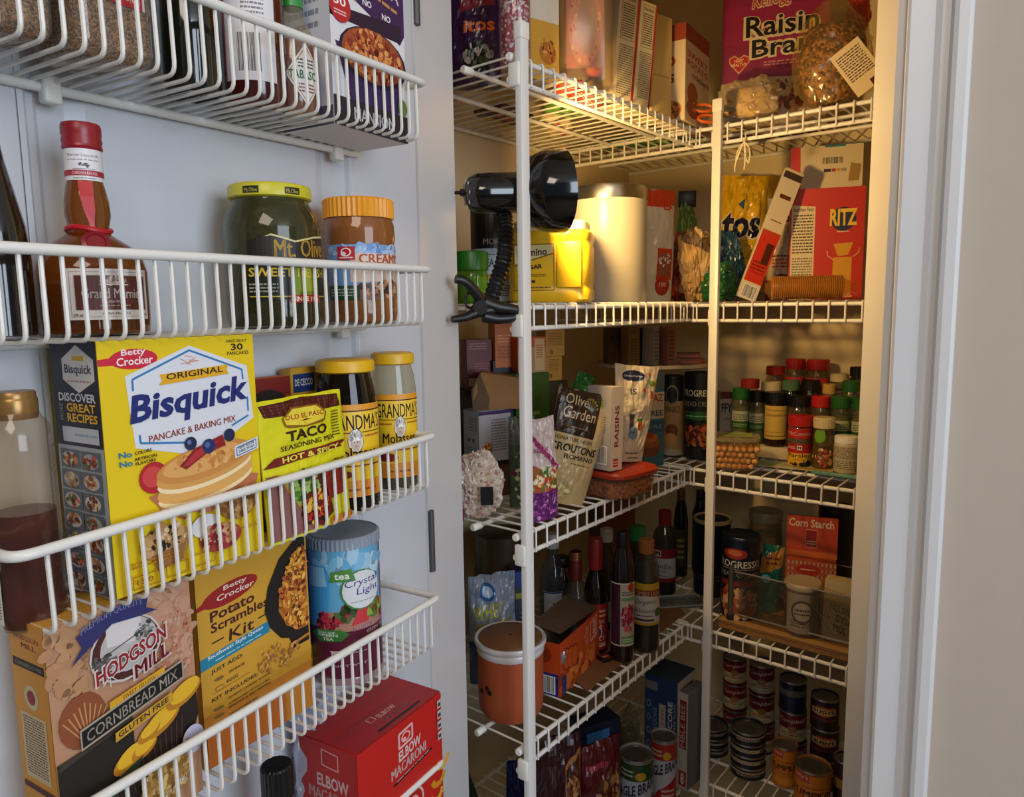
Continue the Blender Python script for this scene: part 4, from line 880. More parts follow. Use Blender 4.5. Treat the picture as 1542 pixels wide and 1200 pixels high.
f = Art('c9b89a', .45).rect(0, .83, 1, .17, '8c3a24').text('SWEET', .08, .68, .85, .065, 'a03c22', .05, -.02).text('POTATO', .08, .585, .85, .065, 'a03c22', .05, -.02).text('crackers', .28, .48, .7, .07, '4a2a4a', .03, -.02).ell(.3, .3, .22, '9a4a20', .13).ell(.3, .15, .25, '8a4420', .1).speck(.6, .2, .3, .1, ['b86a30', 'a05020', 'd09858'], 26, .06)
s = Art('c9b89a', .4).rect(0, .83, 1, .17, '8c3a24').rect(.15, .86, .3, .1, '3a4a48').text('O', .1, .56, .6, .13, '9a4020', .04).text('ers', .1, .40, .55, .1, '4a2a4a', .04).ell(.5, .12, .4, 'b06c28', .1).speck(.5, .12, .35, .08, FOOD, 30, .07)
carton('sweet_potato_cracker_box', 'cracker box with SWEET POTATO lettering at the inner corner', 'box', A, B, zr(A, 33), .055, 'c4b292', f, s, group=gB)
# seen from below: packs lying flat on the left shelf
for i, (px_, py_, c_, l_, w_, lb, ry) in enumerate(((872, 152, 'b83a24', .12, .045, 'red packet lying flat, seen from below through the left shelf', .3), (850, 172, '5c8a34', .07, .03, 'small green packet lying flat on the topmost left shelf', -.2), (842, 196, 'c8b490', .13, .05, 'pale red-striped packet lying flat at the back of the top shelf', .5), (760, 180, '5a4034', .1, .06, 'brown packet lying flat against the left wall on the top shelf', .1))):
    Q = G(px_, py_, z)
    t = thing('flat_packet', lb, 'packet', Q, (0, 0, pi/2+ry), 'packets lying flat on the top shelf')
    box('packet_body', -l_/2, l_/2, -w_/2, w_/2, 0, .014, M(c_, .45), t, .004)
    a = Art(None); a.rect(.1, .1, .8, .2, 'd8b830' if i != 1 else 'a8c060').rect(.1, .5, .8, .15, 'c83020' if i != 1 else '2c5a20').fine(.15, .7, .7, .2, 2, 'e0d8c8')
    a.build('bottom_print', t, flatmap((-l_/2, w_/2, 0), (l_, 0, 0), (0, -w_, 0)), label=None)
for i, px_ in enumerate((930, 985, 1035)):
    Q = onY(px_, YF+.05+.05*i, z)
    t = thing('green_packet', ['green packet lying on the topmost back shelf, leftmost', 'green packet lying on the topmost back shelf, middle', 'green packet lying on the topmost back shelf, rightmost'][i], 'packet', Q, (0, 0, .2*i), 'green packets on the topmost back shelf')
    box('packet_body', -.035, .035, -.02, .02, 0, .016, M('4c7a2c', .35, bump=.5, scale=80, var=.3), t, .005)
# cereal
A, B = at(1085, z, 1.435), at(1243, z, 1.385)
f = Art('8c1e50', .75); h = zr(A, -70); H = lambda y: (zat(A, y)-z)/h
f.rect(0, H(70), 1, .2, '96225a').poly([(0, 0), (0, H(128)), (.4, H(122)), (.75, H(124)), (1, H(134)), (1, 0)], 'c8b08c').speck(.55, H(150), .45, .08, ['b0541c', '6a2c10', 'd8a860', '8a3c18'], 120, .03, 3)
f.text("Kellogg's", .27, H(27), .44, H(0)-H(30), 'e8d8c0', .09, .03, .05).text("Kellogg's", .275, H(25), .43, H(2)-H(28), 'b02030', .01, .03, .05)
f.text('Raisin', .2, H(66), .72, H(28)-H(64), 'e0d2b0', .14, .015).text('Raisin', .225, H(62), .68, H(31)-H(62), '16100e', .03, .015)
f.text('Bran', .26, H(96), .62, H(64)-H(98), 'e0d2b0', .14, .02).text('Bran', .285, H(93), .57, H(66)-H(93), '16100e', .03, .02)
f.poly([(.07, H(98)), (.07, H(90)), (.12, H(86)), (.165, H(91)), (.21, H(86)), (.265, H(90)), (.265, H(98)), (.165, H(115))], 'd8a878').poly([(.08, H(98)), (.08, H(91)), (.12, H(88)), (.165, H(93)), (.21, H(88)), (.255, H(91)), (.255, H(98)), (.165, H(112))], 'b8261e').text('HEART', .12, H(97), .09, .018, 'e8c8a0', .03).text('HEALTHY', .09, H(103), .15, .018, 'e8c8a0', .03).fine(.4, H(106), .4, .03, 2, 'c88a90').text('2 SCOOPS', .08, H(2), .2, .02, 'e0c8c0', .02)
carton('cereal_box', 'large magenta raisin cereal box on the topmost back shelf', 'box', A, B, h, .055, '5a1a38', f, Art('3c1826').speck(.5, .3, .4, .3, FOOD, 30, .1), group=gB)
def crumple(name, label, cat, P, rx, ry, rz, mat, group=None, seed=0, amp=.22, fillmat=None, neck=0., sub=5, part='bag_film', rot=0., fine_=1.):
    t = thing(name, label, cat, P, (0, 0, faceyaw(P)+rot), group)
    bm = bmesh.new(); bmesh.ops.create_icosphere(bm, subdivisions=sub, radius=1)
    for v in bm.verts:
        c = v.co.copy(); n = noise.noise(c*1.6+Vector((seed*3.1, 0, 0)))+.9*abs(noise.noise(c*3.6*fine_+Vector((0, seed, 0))))+.40*abs(noise.noise(c*7*fine_+Vector((seed, 0, 2))))+.12*abs(noise.noise(c*14*fine_+Vector((seed, 3, 2))))
        s_ = 1+amp*(n-.45); zz = c.z*s_
        if zz > .55 and neck: k_ = 1-neck*min(1, (zz-.55)/.5); c.x *= k_; c.y *= k_; zz *= 1.15
        v.co = Vector((c.x*s_*rx, c.y*s_*ry, max(-.92, zz)*rz+.92*rz))
    me = bpy.data.meshes.new(part); bm.to_mesh(me); bm.free(); me.polygons.foreach_set('use_smooth', [True]*len(me.polygons)); me.set_sharp_from_angle(angle=radians(24))
    ob(part, me, mat, t)
    if fillmat:
        bm = bmesh.new(); bmesh.ops.create_icosphere(bm, subdivisions=3, radius=1)
        for v in bm.verts:
            c = v.co; s_ = .86+.10*noise.noise(c*3+Vector((seed, 0, 0))); v.co = Vector((c.x*s_*rx, c.y*s_*ry, max(-.86, min(.62, c.z*s_))*rz+.92*rz))
        me = bpy.data.meshes.new('contents'); bm.to_mesh(me); bm.free(); me.polygons.foreach_set('use_smooth', [True]*len(me.polygons)); ob('contents', me, fillmat, t)
    return t
FLK = MSP('3a2010', '7a4c20', 'a87c40', 190, .6, .9)
P = at(1250, z, 1.26); t = crumple('cereal_flake_bag', 'clear plastic bag full of bran flakes standing in front of cereal box', 'bag', P, 62*pxs(P), .035, zr(P, 3)/1.95, MG('e0c890', .08, .2), gB, 4, .12, FLK, .55)
P = at(1128, z, 1.36); crumple('dessert_bag', 'crumpled translucent bag of pale snacks beneath the cereal box', 'bag', P, 49*pxs(P), .03, zr(P, 118)/1.95, MG('d8c8a4', .3, .2), gB, 7, .32, M('c8a468', .6, bump=.6, scale=70, var=.3))
P = onF(1292, 101, 1.19)
t = thing('paper_card', 'cream card of small print leaning at the right door jamb', 'card', P, (.1, -.62, faceyaw(P)))
box('card', -.024, .024, -.0004, .0004, -.038, .038, M('cdb88c', .5), t)
Art('d8c498').fine(.1, .3, .8, .6, 11, '3a3024').rect(.55, 0, .45, .16, '4a1428').build('card_print', t, flatmap((-.024, -.0005, -.038), (.048, 0, 0), (0, 0, .076)))
P = onF(1292, 4, 1.28); crumple('orange_clip_bag', 'translucent bag neck held by an orange clip above the flakes', 'bag', at(1292, z+.14, 1.30), .02, .02, .03, M('c0401c', .4), gB, 2, .2)
# scissors
P = at(1062, z, 1.345)
t = thing('scissors', 'orange handled scissors lying at the inner shelf corner', 'scissors', P, (0, 0, faceyaw(P)+.3), gB)
for i, (x_, z_) in enumerate(((-.004, .030), (.004, .012))):
    tube('handle', [(x_+.017*cos(a_), .004*sin(a_), z_+.007*sin(a_)) for a_ in [j*2*pi/20 for j in range(21)]], .0026, M('d0601c', .4), t, 8)
    box('blade', x_+.012, x_+.075, -.001, .001, z_-.006, z_+.001, M('a8a8a8', .3, .9), t, .0004)
# string tied on the lip
P = onY(1121, YF-.009, SZ[1]-.036)
t = thing('tied_string', 'white string tied in a bow under the topmost back shelf lip', 'string', P, (0, 0, 0))
tube('string', spline([(0, .004, .012), (.001, -.001, .0), (-.010, -.003, -.016), (-.012, -.003, -.032), (0, -.002, -.004), (.011, -.003, -.018), (.009, -.003, -.038), (.002, -.002, -.02), (0, -.001, -.003), (-.012, -.003, -.03), (-.015, -.003, -.050)], 6), .0012, M('cfc4a4', .8), t, 6)
tube('string', spline([(0, -.001, 0), (.004, -.004, -.02), (.002, -.003, -.048)], 6), .0012, M('cfc4a4', .8), t, 6)
lat('knot', [(.001, -.003), (.003, 0), (.001, .003)], M('cfc4a4', .8), t, 8)

# ============================================================ eye level shelves
z = SZ[2]+.003
P = at(711, z, 1.05); r = 25*pxs(P)
jar('sugar_jar', 'squat jar with bright green screw lid and green tinted base', 'jar', P, r, zr(P, 379), '25701f', glass='6aa82f', alpha=.35, capr=1.02, caph=.36, fill='b8c890', rib=False, neck=.9, group=gL)
P = at(742, z, 1.14)
a = Art('b8c4cc', .6).rect(0, .58, 1, .42, '151312').text('MORTON', .37, .62, .5, .07, 'c8c0b4', .03).fine(.3, .5, .4, .03, 1, '6a7078').text('SEA SALT', .37, .38, .4, .09, '2a2c34', .04).rect(0, .24, 1, .06, 'c8983c').fine(.3, .05, .5, .14, 5, '4a4a50')
can('salt_canister', 'black topped salt canister standing behind the gooseneck', P, 31*pxs(P), zr(P, 316), '141211', a, gL, rims=False, cat='canister')
# yellow sugar canister: rounded square body
P = at(832, z, 1.125); w2 = 61*pxs(P); h = zr(P, 352)
def rsq(w_, n=40, p=4.): return [(w_*abs(cos(a_))**(2/p)*(1 if cos(a_) >= 0 else -1), w_*abs(sin(a_))**(2/p)*(1 if sin(a_) >= 0 else -1)) for a_ in [2*pi*i/n for i in range(n)]]
def loft(name, rings, mat, parent, p=4., n=48, sharp=40, **k):
    V, Fc = [], []
    for w_, z_ in rings: V += [(x, y*k.get('ysc', 1), z_) for x, y in rsq(w_, n, p)]
    for j in range(len(rings)-1):
        for i in range(n): q = (i+1) % n; Fc.append((j*n+i, j*n+q, (j+1)*n+q, (j+1)*n+i))
    Fc.append(tuple(range(n))[::-1]); Fc.append(tuple((len(rings)-1)*n+i for i in range(n)))
    return ob(name, mesh(name, V, Fc, True, sharp), mat, parent)
t = thing('sugar_canister', 'yellow plastic sugar canister with cream lid, under the lamp', 'canister', P, (0, 0, faceyaw(P)-.12), gL)
YEL = M('e0b21c', .32)
loft('canister_body', [(w2*.95, 0), (w2, .004), (w2, .018), (w2*.975, .021), (w2*.975, .026), (w2, .029), (w2, h-.022), (w2*.975, h-.019), (w2*.975, h-.014), (w2, h-.011), (w2, h-.003), (w2*.96, h)], YEL, t, 5.)
loft('lid', [(w2*.88, h-.001), (w2*.9, h+.002), (w2*.9, h+.012), (w2*.86, h+.014)], M('d8cfa8', .4), t, 5.)
fm = -w2-.0006
box('grip_panel', w2*.22, w2*.80, fm-.0018, fm+.004, h*.20, h*.84, YEL, t, .0019)
a = Art(None, 1.1); a.loop([(.02, .02), (.98, .02), (.98, .98), (.02, .98)], .012, '5a4410').poly([(.04, .56), (.96, .80), (.96, .96), (.04, .96)], 'd8c88c').line(.04, .55, .96, .78, .014, '2a2210').text('Domino', .1, .72, .72, .16, '1c1c28', .05, .03).text('SUGAR', .2, .44, .5, .09, '241c10', .05, .04).fine(.3, .3, .5, .07, 2, '6a5418').rect(.45, .18, .08, .05, '2a2210').fine(.15, .06, .75, .05, 1, '4a3c14')
a.build('front_print', t, flatmap((-w2*.80, fm, h*.16), (w2*.98, 0, 0), (0, 0, h*.66)), rough=.35)
P = at(916, z, 1.262); r = 57*pxs(P); h = zr(P, 303)
t = thing('flour_canister', 'tall white glossy canister with a brushed steel lid', 'canister', P, (0, 0, faceyaw(P)), gL)
lat('canister_body', [(r*.97, 0), (r, .003), (r, h)], M('b8b2a2', .3), t, 56)
lat('lid', [(r*1.015, h-.002), (r*1.02, h), (r*1.02, zr(P, 288)), (r*1.0, zr(P, 285)), (r*.96, zr(P, 284))], M('a09c92', .3, 1.), t, 56)
A, B = at(928, z, 1.36), at(1010, z, 1.40)
f = Art('cfc8b8', .6).rect(0, .87, 1, .13, 'c8401c').poly([(.1, .87), (.9, .87), (.95, .84), (.1, .85)], 'c8401c').rect(.74, .82, .14, .05, 'b83a1c').text('2.69', .76, .83, .1, .025, 'e8d8c0').rect(.6, .2, .32, .28, 'b8301c').rect(.63, .23, .26, .2, '8a4a3a').speck(.76, .38, .12, .06, ['d8d0c8', 'c8b8a8', 'e8e0d8'], 16, .03).ell(.74, .15, .15, 'a8281c').text('100', .67, .14, .14, .04, 'd8b8a0', .03)
pouch('rice_pouch', 'white stand-up pouch with orange-red top behind the white canister', 'pouch', A, B, zr(A, 283), .045, M('cfc8b8', .3), f, crink=.003, group=gL, seed=5, flat=.35, roll=.03)
P = at(1034, z, 1.56); crumple('olive_bag', 'slim green and tan bag standing in the far corner at eye level', 'bag', P, .026, .02, zr(P, 310)/1.9, M('5a7a24', .4, bump=.6, scale=60, var=.5), gB, 11, .3)
box('bag_clip', -.02, .016, -.008, .008, zr(P, 312), zr(P, 288), M('101012', .4), bpy.data.objects['olive_bag'], .002)
P = at(1024, z, 1.47); crumple('orange_bag', 'crumpled orange and dark red bag beside the white pouch', 'bag', P, .024, .022, zr(P, 350)/1.9, MSP('c8481c', '5a1414', 'a83a1c', 26, .3, .2), gB, 5, .35)
P = at(1044, z, 1.40); crumple('tan_bag', 'tan paper-topped snack bag rolled shut near the corner post', 'bag', P, .030, .022, zr(P, 338)/1.9, MSP('8a6a44', 'b8945c', '4a3424', 30, .5, .2), gB, 8, .4)
P = at(1082, z, 1.385); crumple('green_bag', 'shiny dark green foil bag slumped behind the inner corner post', 'bag', P, .034, .028, zr(P, 392)/1.9, M('1c5a30', .2, bump=.5, scale=30), gB, 3, .3)
A, B = at(1076, z+.02, 1.52), at(1158, z+.02, 1.50)
f = Art('c99f18', .6).text('Tostitos', -.25, .45, .98, .24, 'c8bc9c', .09, -.02, .04).text('Tostitos', -.22, .47, .92, .20, '10142c', .05, -.02, .04) if 0 else Art('c99f18', .6).text('tos', .0, .44, .72, .26, 'c8bc9c', .13, -.0, .04).text('tos', .03, .46, .67, .22, '10142c', .07, -.0, .04)
f.poly([(.3, .75), (.42, .8), (.4, .7)], '2a4a6a').poly([(.62, .36), (.76, .4), (.72, .33)], '2c5a50').fine(.4, .26, .2, .03, 1, '7a5a10').speck(.5, .2, .4, .12, ['c08a14', 'b07c10', 'd8b030'], 40, .06)
pouch('tortilla_chip_bag', 'yellow tortilla chip bag with dark rounded letters', 'bag', A, B, zr(A, 268), .05, M('c49a1a', .25), f, crink=.010, group=gB, seed=12, flat=.3, roll=.05)
P = at(1096, z, 1.46); crumple('blue_bag', 'small dark teal corner of a bag under the yellow chips', 'bag', P, .03, .02, zr(P, 345)/1.95, M('143c50', .3, bump=.4, scale=30), gB, 13, .3)
A, B = at(1152, z, 1.45), at(1200, z, 1.43)
f = Art('b8a48c', .3).text('DOVE', .2, .78, .6, .07, '3a2018', .03) if 0 else Art('b8a48c', .3).text('oo', .2, .76, .5, .08, '3a2018', .04).fine(.1, .42, .7, .04, 1, '6a1c1c').fine(.2, .32, .6, .1, 3, 'b03020').rect(0, 0, 1, .2, '7a1c14').ell(.5, .2, .3, '5a2a1c', .06)
pouch('chocolate_pouch', 'cream and red snack pouch behind the leaning carton strip', 'pouch', A, B, zr(A, 300), .02, M('a8947c', .4), f, crink=.004, group=gB, seed=14, flat=.3)
# thin flattened carton leaning to the right
Pb = at(1121, z, 1.36); Pt_ = onF(1196, 258, 1.37); d_ = Pt_-Pb; ang = atan2(hypot(d_.x, d_.y), d_.z)
t = thing('flattened_carton', 'thin white and red flattened carton leaning up against the red box', 'carton', Pb, (0, ang, atan2(d_.y, d_.x)), gB)
box('carton_body', -.018, .018, -.004, .006, .003, d_.length, M('c8bca4', .5), t, .001)
f = Art('cfc3aa', .15).rect(0, .13, 1, .37, 'c03018').text('almonds', .1, .2, .8, .02, '7a1c10').fine(.1, .22, .8, .08, 3, '6a140c').bars(.15, .015, .7, .09).rect(.5, .28, .4, .16, '4a1c10').rect(0, .5, 1, .03, 'b83a24').fine(.2, .6, .6, .02, 1, '8a3a2c').rect(.2, .78, .6, .03, '5a2a20').rect(0, .93, 1, .05, '40302a')
f.build('front_print', t, flatmap((-.018, -.0043, .003), (.036, 0, 0), (0, 0, d_.length-.003)))
A, B = at(1186, z, 1.39), at(1297, z, 1.35); h = zr(A, 286); wd = (B-A).length
H = lambda y: (zat(A, y)-z)/h
f = Art('b8281a', wd/h); f.poly([(.02, .0), (.02, .86), (.34, .84), (.34, 0)], 'cdbf98').text('Nutrition Facts', .04, .80, .28, .035, '2a2018', .03).fine(.04, .42, .28, .36, 13, '4a3c28').fine(.04, .05, .28, .34, 14, '6a5c40', 7)
f.ell(.72, .72, .17, '20264a').text('RITZ', .54, .66, .36, .15, 'e0b83a', .06).fine(.64, .60, .16, .02, 1, 'c8c0a8')
f.poly([(.6, .50), (.86, .51), (.80, .40), (.66, .39)], 'c8901c').rect(.6, .04, .25, .34, 'c8901c').line(.52, .40, .60, .36, .012, 'd8b080').line(.86, .38, .94, .42, .012, 'd8b080').line(.52, .44, .52, .40, .01, 'd8b080').line(.94, .46, .94, .42, .01, 'd8b080').rect(.57, .02, .3, .015, 'd8a878')
t = carton('ritzy_cracker_box' if 0 else 'cracker_box', 'red cracker box with RITZ lettering and its white flap raised', 'box', A, B, h, .05, 'b0281c', f, group=gB, flap=False)
w2 = wd/2; fh = zr(A, 216)-h
box('raised_flap', -w2+.004, w2-.002, .044, .0455, h-.001, h+fh, M('c8baa0', .6), t)
a = Art('cdbf9f', 1.4).poly([(-.04, -.02), (.12, .02), (.1, 1), (-.04, 1)], 'b8281a').bars(.42, .6, .3, .14, bg=None).rect(.45, .42, .1, .07, '2a1c38').rect(.56, .42, .06, .07, 'a02830').rect(.63, .42, .06, .07, 'd08a30').rect(.7, .42, .07, .07, '8a8a8a').poly([(.8, .2), (.95, .2), (.98, .55), (.83, .6)], '9a7a40').rect(.45, .96, .3, .04, '2a7a9a')
a.build('flap_print', t, flatmap((-w2+.004, .0438, h), (wd-.006, 0, 0), (0, 0, fh)))
# sleeve of round crackers
A, B = at(1158, z, 1.265), at(1278, z, 1.235); dx = B-A
t = thing('cracker_sleeve', 'clear sleeve of round golden crackers lying in front of the red box', 'crackers', A, (0, 0, atan2(dx.y, dx.x)), gB)
n = 34; r = .0195; cmsh = mesh('cracker', *lathe([(.004, 0), (r*.96, .0004), (r, .0012), (r*.96, .0026), (.004, .003)], 20), True); cmsh.materials.append(M('a86a20', .6, bump=.3, scale=200, var=.2))
for i in range(n): ob('cracker', cmsh, None, t, loc=(.004+i*(dx.length-.014)/n, 0, r*1.04), rot=(0, pi/2, 0))
v_, f_ = lathe([(r*.35, -.008), (r*.6, -.002), (r*1.04, .003), (r*1.04, dx.length-.012), (r*.6, dx.length-.004), (r*.4, dx.length+.012)], 20, False)
me = mesh('sleeve_film', v_, f_, True); me.transform(Matrix.Rotation(pi/2, 4, 'Y')); ob('sleeve_film', me, MG('e0b860', .08, .12), t, loc=(0, 0, r*1.04))

# ============================================================ third shelves
z = SZ[3]+.003; gL, gB = 'goods on the third left shelf', 'goods on the third back shelf'
A, B = at(690, z, 1.115), at(792, z, 1.165)
carton('kraft_carton', 'low brown carton under the white tissue box, third left shelf', 'box', A, B, .062, .05, '4a3020', Art('5a3a26').rect(.1, .2, .5, .5, '6a4a30'), group=gL)
zz = z+.0628
A, B = at(722, zz, 1.10), at(773, zz, 1.135); 
f = Art('a8a8b4', .9).rect(0, .93, 1, .07, '3c2258').fine(.35, .2, .45, .65, 12, '6a6a7a').ell(.2, .2, .16, 'b04a24', .14).speck(.25, .28, .12, .1, ['c8a030', '8a2a50', 'd86a30', '4a6a30'], 24, .05).rect(.93, 0, .07, 1, '3c2258')
s = Art('8f9db0', .5).fine(.4, .6, .5, .28, 5, '5a6678').ell(.35, .42, .08, '3a4250').ell(.65, .42, .08, '3a4250').fine(.2, .2, .6, .1, 2, '5a6678')
carton('tissue_box', 'white and purple box beneath the folded brown paper bag', 'box', A, B, .079, .045, '9aa4b4', f, s, group=gL, top=Art('8a8c98'))
# paper bag lying on its side
P = at(745, zz+.080, 1.145); t = thing('paper_bag', 'brown paper bag lying folded on the white and purple box', 'bag', P, (0, 0, faceyaw(P)+.1), gL)
pb = [(-.035, 0), (.040, 0), (.047, .012), (.045, .035), (.036, .048), (-.022, .058), (-.035, .03)]
V = [(x*1.0, -.022, y*1.0) for x, y in pb]+[(x*.94+.002, .03, y*.98) for x, y in pb]; n = len(pb)
Fc = [(i, n+i, n+(i+1) % n, (i+1) % n) for i in range(n)]+[tuple(range(n)), tuple(range(2*n-1, n-1, -1))]
ob('paper', mesh('paper', V, [f[::-1] for f in Fc], True, 25), M('8a6238', .8, bump=.5, scale=40, var=.12), t)
ob('fold', mesh('fold', [(-.036, -.023, .0), (-.010, -.026, .018), (-.024, -.023, .056), (-.038, -.02, .03), (-.012, -.0235, .0)], [(0, 4, 1), (0, 1, 3), (1, 2, 3)]), M('5c4530', .8), t)
# boxes piled against the wall
za = z
carton('brown_carton', 'large plain brown carton at the back, carrying the small boxes', 'box', at(686, za, 1.20), at(800, za, 1.245), .165, .05, '3a2a1e', group=gL)
zb = za+.1658
def small(nm, lb, p0, p1, fw0, fw1, top, col, f, zz, dp=.035, g=gL): 
    A, B = at(p0, zz, fw0), at(p1, zz, fw1); return carton(nm, lb, 'box', A, B, zr(A, top), dp, col, f, group=g, flap=False)
small('maroon_box', 'maroon tea box on top of the pile beside the door jamb', 704, 742, 1.185, 1.20, 512, '5a1a18', Art('641e1c').fine(.1, .8, .7, .15, 3, 'a86a60').fine(.3, .35, .6, .2, 4, '9a4a60').rect(.05, .08, .85, .16, 'b89a84').text('2018-21', .3, .11, .4, .06, '3a2a24'), zb)
small('navy_box', 'dark navy box with a white barcode in the box pile', 743, 778, 1.19, 1.205, 543, '101a2a', Art('101a2c').speck(.4, .8, .3, .12, ['8a94a0', '5a6a80'], 14, .03).bars(.42, .05, .4, .32), zb)
small('orange_tea_box', 'bright orange box stacked on the navy barcode box', 746, 784, 1.19, 1.205, 486, 'b8601e', Art('bf641e').fine(.1, .55, .5, .2, 3, 'e09a58').line(0, .8, 1, .55, .01, '8a3a10').fine(.1, .2, .6, .3, 4, '8a4414'), zb+.036)
carton('green_carton', 'green carton behind the near post on the third shelf', 'box', at(779, za, 1.16), at(828, za, 1.20), zr(at(800, za, 1.18), 562), .04, '33501e', Art('3a5a22').fine(.2, .5, .5, .2, 3, '8aa060'), group=gL)
zc = za+zr(at(800, za, 1.18), 562)+.0008
small('red_spice_box', 'orange-red box with tan lower half on the green carton', 780, 822, 1.175, 1.195, 508, 'b0461c', Art('b8481c').rect(0, 0, 1, .72, 'a8885c').rect(.6, .05, .35, .9, 'c8a878').fine(.65, .4, .25, .4, 6, 'a83a20'), zc)
carton('dark_carton', 'dark carton below the two yellow tea boxes', 'box', at(824, za, 1.21), at(856, za, 1.235), zr(at(840, za, 1.22), 574), .04, '2c2a18', group=gL)
zd = za+zr(at(840, za, 1.22), 574)+.0008
small('yellow_tea_box', 'lower yellow tea box next to the green pouch', 822, 846, 1.22, 1.235, 537, 'b88a3c', Art('c09040').fine(.2, .4, .6, .5, 8, '7a5a28').ell(.3, .2, .1, '8a5a1c'), zd)
small('yellow_tea_box', 'upper yellow tea box next to the green pouch', 822, 850, 1.22, 1.235, 497, 'b88a3c', Art('c29444').fine(.1, .4, .8, .5, 8, '7a5a28').ell(.3, .15, .1, '8a5a1c'), zd+zr(at(832, zd, 1.22), 537)+.0008)
P = at(860, z+.10, 1.30); A, B = at(845, z+.12, 1.30), at(878, z+.12, 1.32)
carton('cereal_carton', 'tan carton behind the pouches, carrying the green foil packet', 'box', at(858, z, 1.25), at(905, z, 1.29), .115, .05, '8a4a20', Art('8a4820').fine(.2, .5, .6, .3, 4, 'b87a40'), group=gL)
pouch('green_packet', 'green foil packet leaning above the croutons pouch', 'packet', at(850, z+.117, 1.255), at(878, z+.117, 1.27), .07, .012, M('1f6a2c', .3), Art('22702e').fine(.2, .6, .6, .1, 2, '6aa860'), roll=.4, crink=.004, group=gL, seed=6)
# rice cake wrap near the jamb
P = at(722, z, 1.03); crumple('rice_cake_bag', 'crinkled clear wrapper with pink print at the shelf end', 'bag', P, 36*pxs(P), .02, zr(P, 680)/1.92, MSP('c8b8a0', 'd8ccc0', 'a8847c', 230, .2, .3), gL, 21, .22, fine_=1.6)
t = bpy.data.objects['rice_cake_bag']
box('price_sticker', .002, .020, -.027, -.0255, .024, .050, M('0c0c0c', .4), t); box('red_tag', -.034, -.022, -.022, -.012, .001, .016, M('8a1820', .4), t)
A, B = at(768, z, 1.08), at(806, z, 1.10)
f = Art('4a5a4a', .4).speck(.5, .3, .4, .28, ['7a9a4a', 'c8d0a8', '3a5a28', '6a3048', 'e0e0d0'], 70, .09, 5).rect(0, .7, 1, .25, '5a6468')
pouch('salad_topping_bag', 'clear bag of green and white pieces half behind near post', 'bag', A, B, zr(A, 628), .03, MG('4a5048', .55, .15), f, crink=.005, group=gL, seed=8)
A, B = at(790, z, 1.00), at(840, z, 1.03)
f = Art('b8a8a4', .45).rect(0, 0, 1, .32, '5c2260').speck(.5, .16, .45, .14, ['a04a98', '7a3480', 'c088b8'], 50, .05, 3).poly([(0, .3), (0, .62), (1, .38), (1, .3)], '9a5a34').speck(.6, .42, .35, .12, ['b83a1c', '3a7a28', 'd8c060', 'e0d0b0'], 50, .07, 6).poly([(.0, .98), (1, .5), (1, .42), (0, .9)], '8a2a58').text('snack', .1, .68, .6, .06, '9a3a6a', .02)
pouch('veggie_chip_bag', 'small purple and white chip bag resting at the shelf edge', 'bag', A, B, zr(A, 632), .03, M('a89498', .25), f, crink=.006, group=gL, seed=9, flat=.45, roll=-.05)
# croutons
A, B = at(822, z, 1.10), at(872, z, 1.17); hh = .142
A, B = at(806, z, 1.085), at(878, z, 1.115)
f = Art('b8a070', .62); f.poly([(0, .60), (0, 1), (.78, 1), (.74, .60)], '2a1a14').poly([(.78, 1), (1, 1), (1, .89), (.76, .89)], '6a8420')
f.text('Olive', .12, .86, .42, .09, 'c8b490', .0, .0, .06).text('Garden', .1, .74, .58, .1, 'c8b490', .0, .0, .06).fine(.2, .66, .4, .02, 1, '8a7450')
for i in range(7): f.line(.58, .84, .58+.13*cos(.3+i*.35), .84+.10*sin(.3+i*.35), .007, '7a7440').ell(.58+.13*cos(.3+i*.35), .84+.10*sin(.3+i*.35), .018, '7a7440')
f.text('SIGNATURE RECIPE', .02, .545, .72, .032, '4a3420', .02).text('CROUTONS', -.0, .45, .86, .07, '1e1410', .05).text('ROMANO', .25, .395, .6, .04, '3a281c', .03).fine(.4, .35, .4, .02, 1, '6a5030').ell(.3, .12, .28, 'a89868', .1).speck(.3, .12, .22, .08, ['c0a868', '8a7a40', 'd8c890'], 24, .05)
pouch('crouton_pouch', 'cream crouton pouch with dark brown top, tilted to the right', 'pouch', A, B, .176, .04, M('b09a6c', .28), f, crink=.003, group=gL, seed=10, roll=.30, flat=.35, taper=-.18, lean=-.05)
# red lidded tub of cereal
P = at(925, z, 1.165); t = thing('red_lid_tub', 'low clear tub of crumbs with a red lid, carrying raisins box', 'tub', P, (0, 0, pi/2-.14), gL)
def rrect(name, x, y, z0, z1, mat, tp=1., r_=.018):
    return box(name, -x, x, -y, y, z0, z1, mat, t, r_)
loft('contents', [(.045, .002), (.048, .026)], MSP('6a3a1c', 'a8683a', 'c08c58', 260), t, 4.5)
loft('clear_tub', [(.047, 0), (.051, .004), (.054, .034)], MG('c89878', .12), t, 4.5)
loft('lid', [(.056, .033), (.058, .035), (.058, .040), (.055, .043), (.052, .0415)], M('8c2814', .35), t, 4.5)
zt_ = z+.0438
A, B = at(918, zt_, 1.115), at(936, zt_, 1.135)
h = zr(A, 584)
f = Art('c3b29c', .16).text('RAISINS', .30, .28, .36, .50, '6a1c24', .05, vert=True).rect(.25, .04, .4, .1, 'a82018').fine(.3, .06, .3, .06, 2, 'e0c0b0')
s = Art('a6a09c', .45).fine(.3, .45, .5, .2, 7, '4a4448').bars(.45, .08, .4, .2).fine(.3, .75, .5, .1, 3, '8a8484')
carton('raisin_box', 'white raisins box standing on the red lidded tub', 'box', A, B, h, .048, 'b8b0a4', f, s, group=gL, flap=False, roll=.04)
A, B = at(938, zt_, 1.165), at(968, zt_, 1.19)
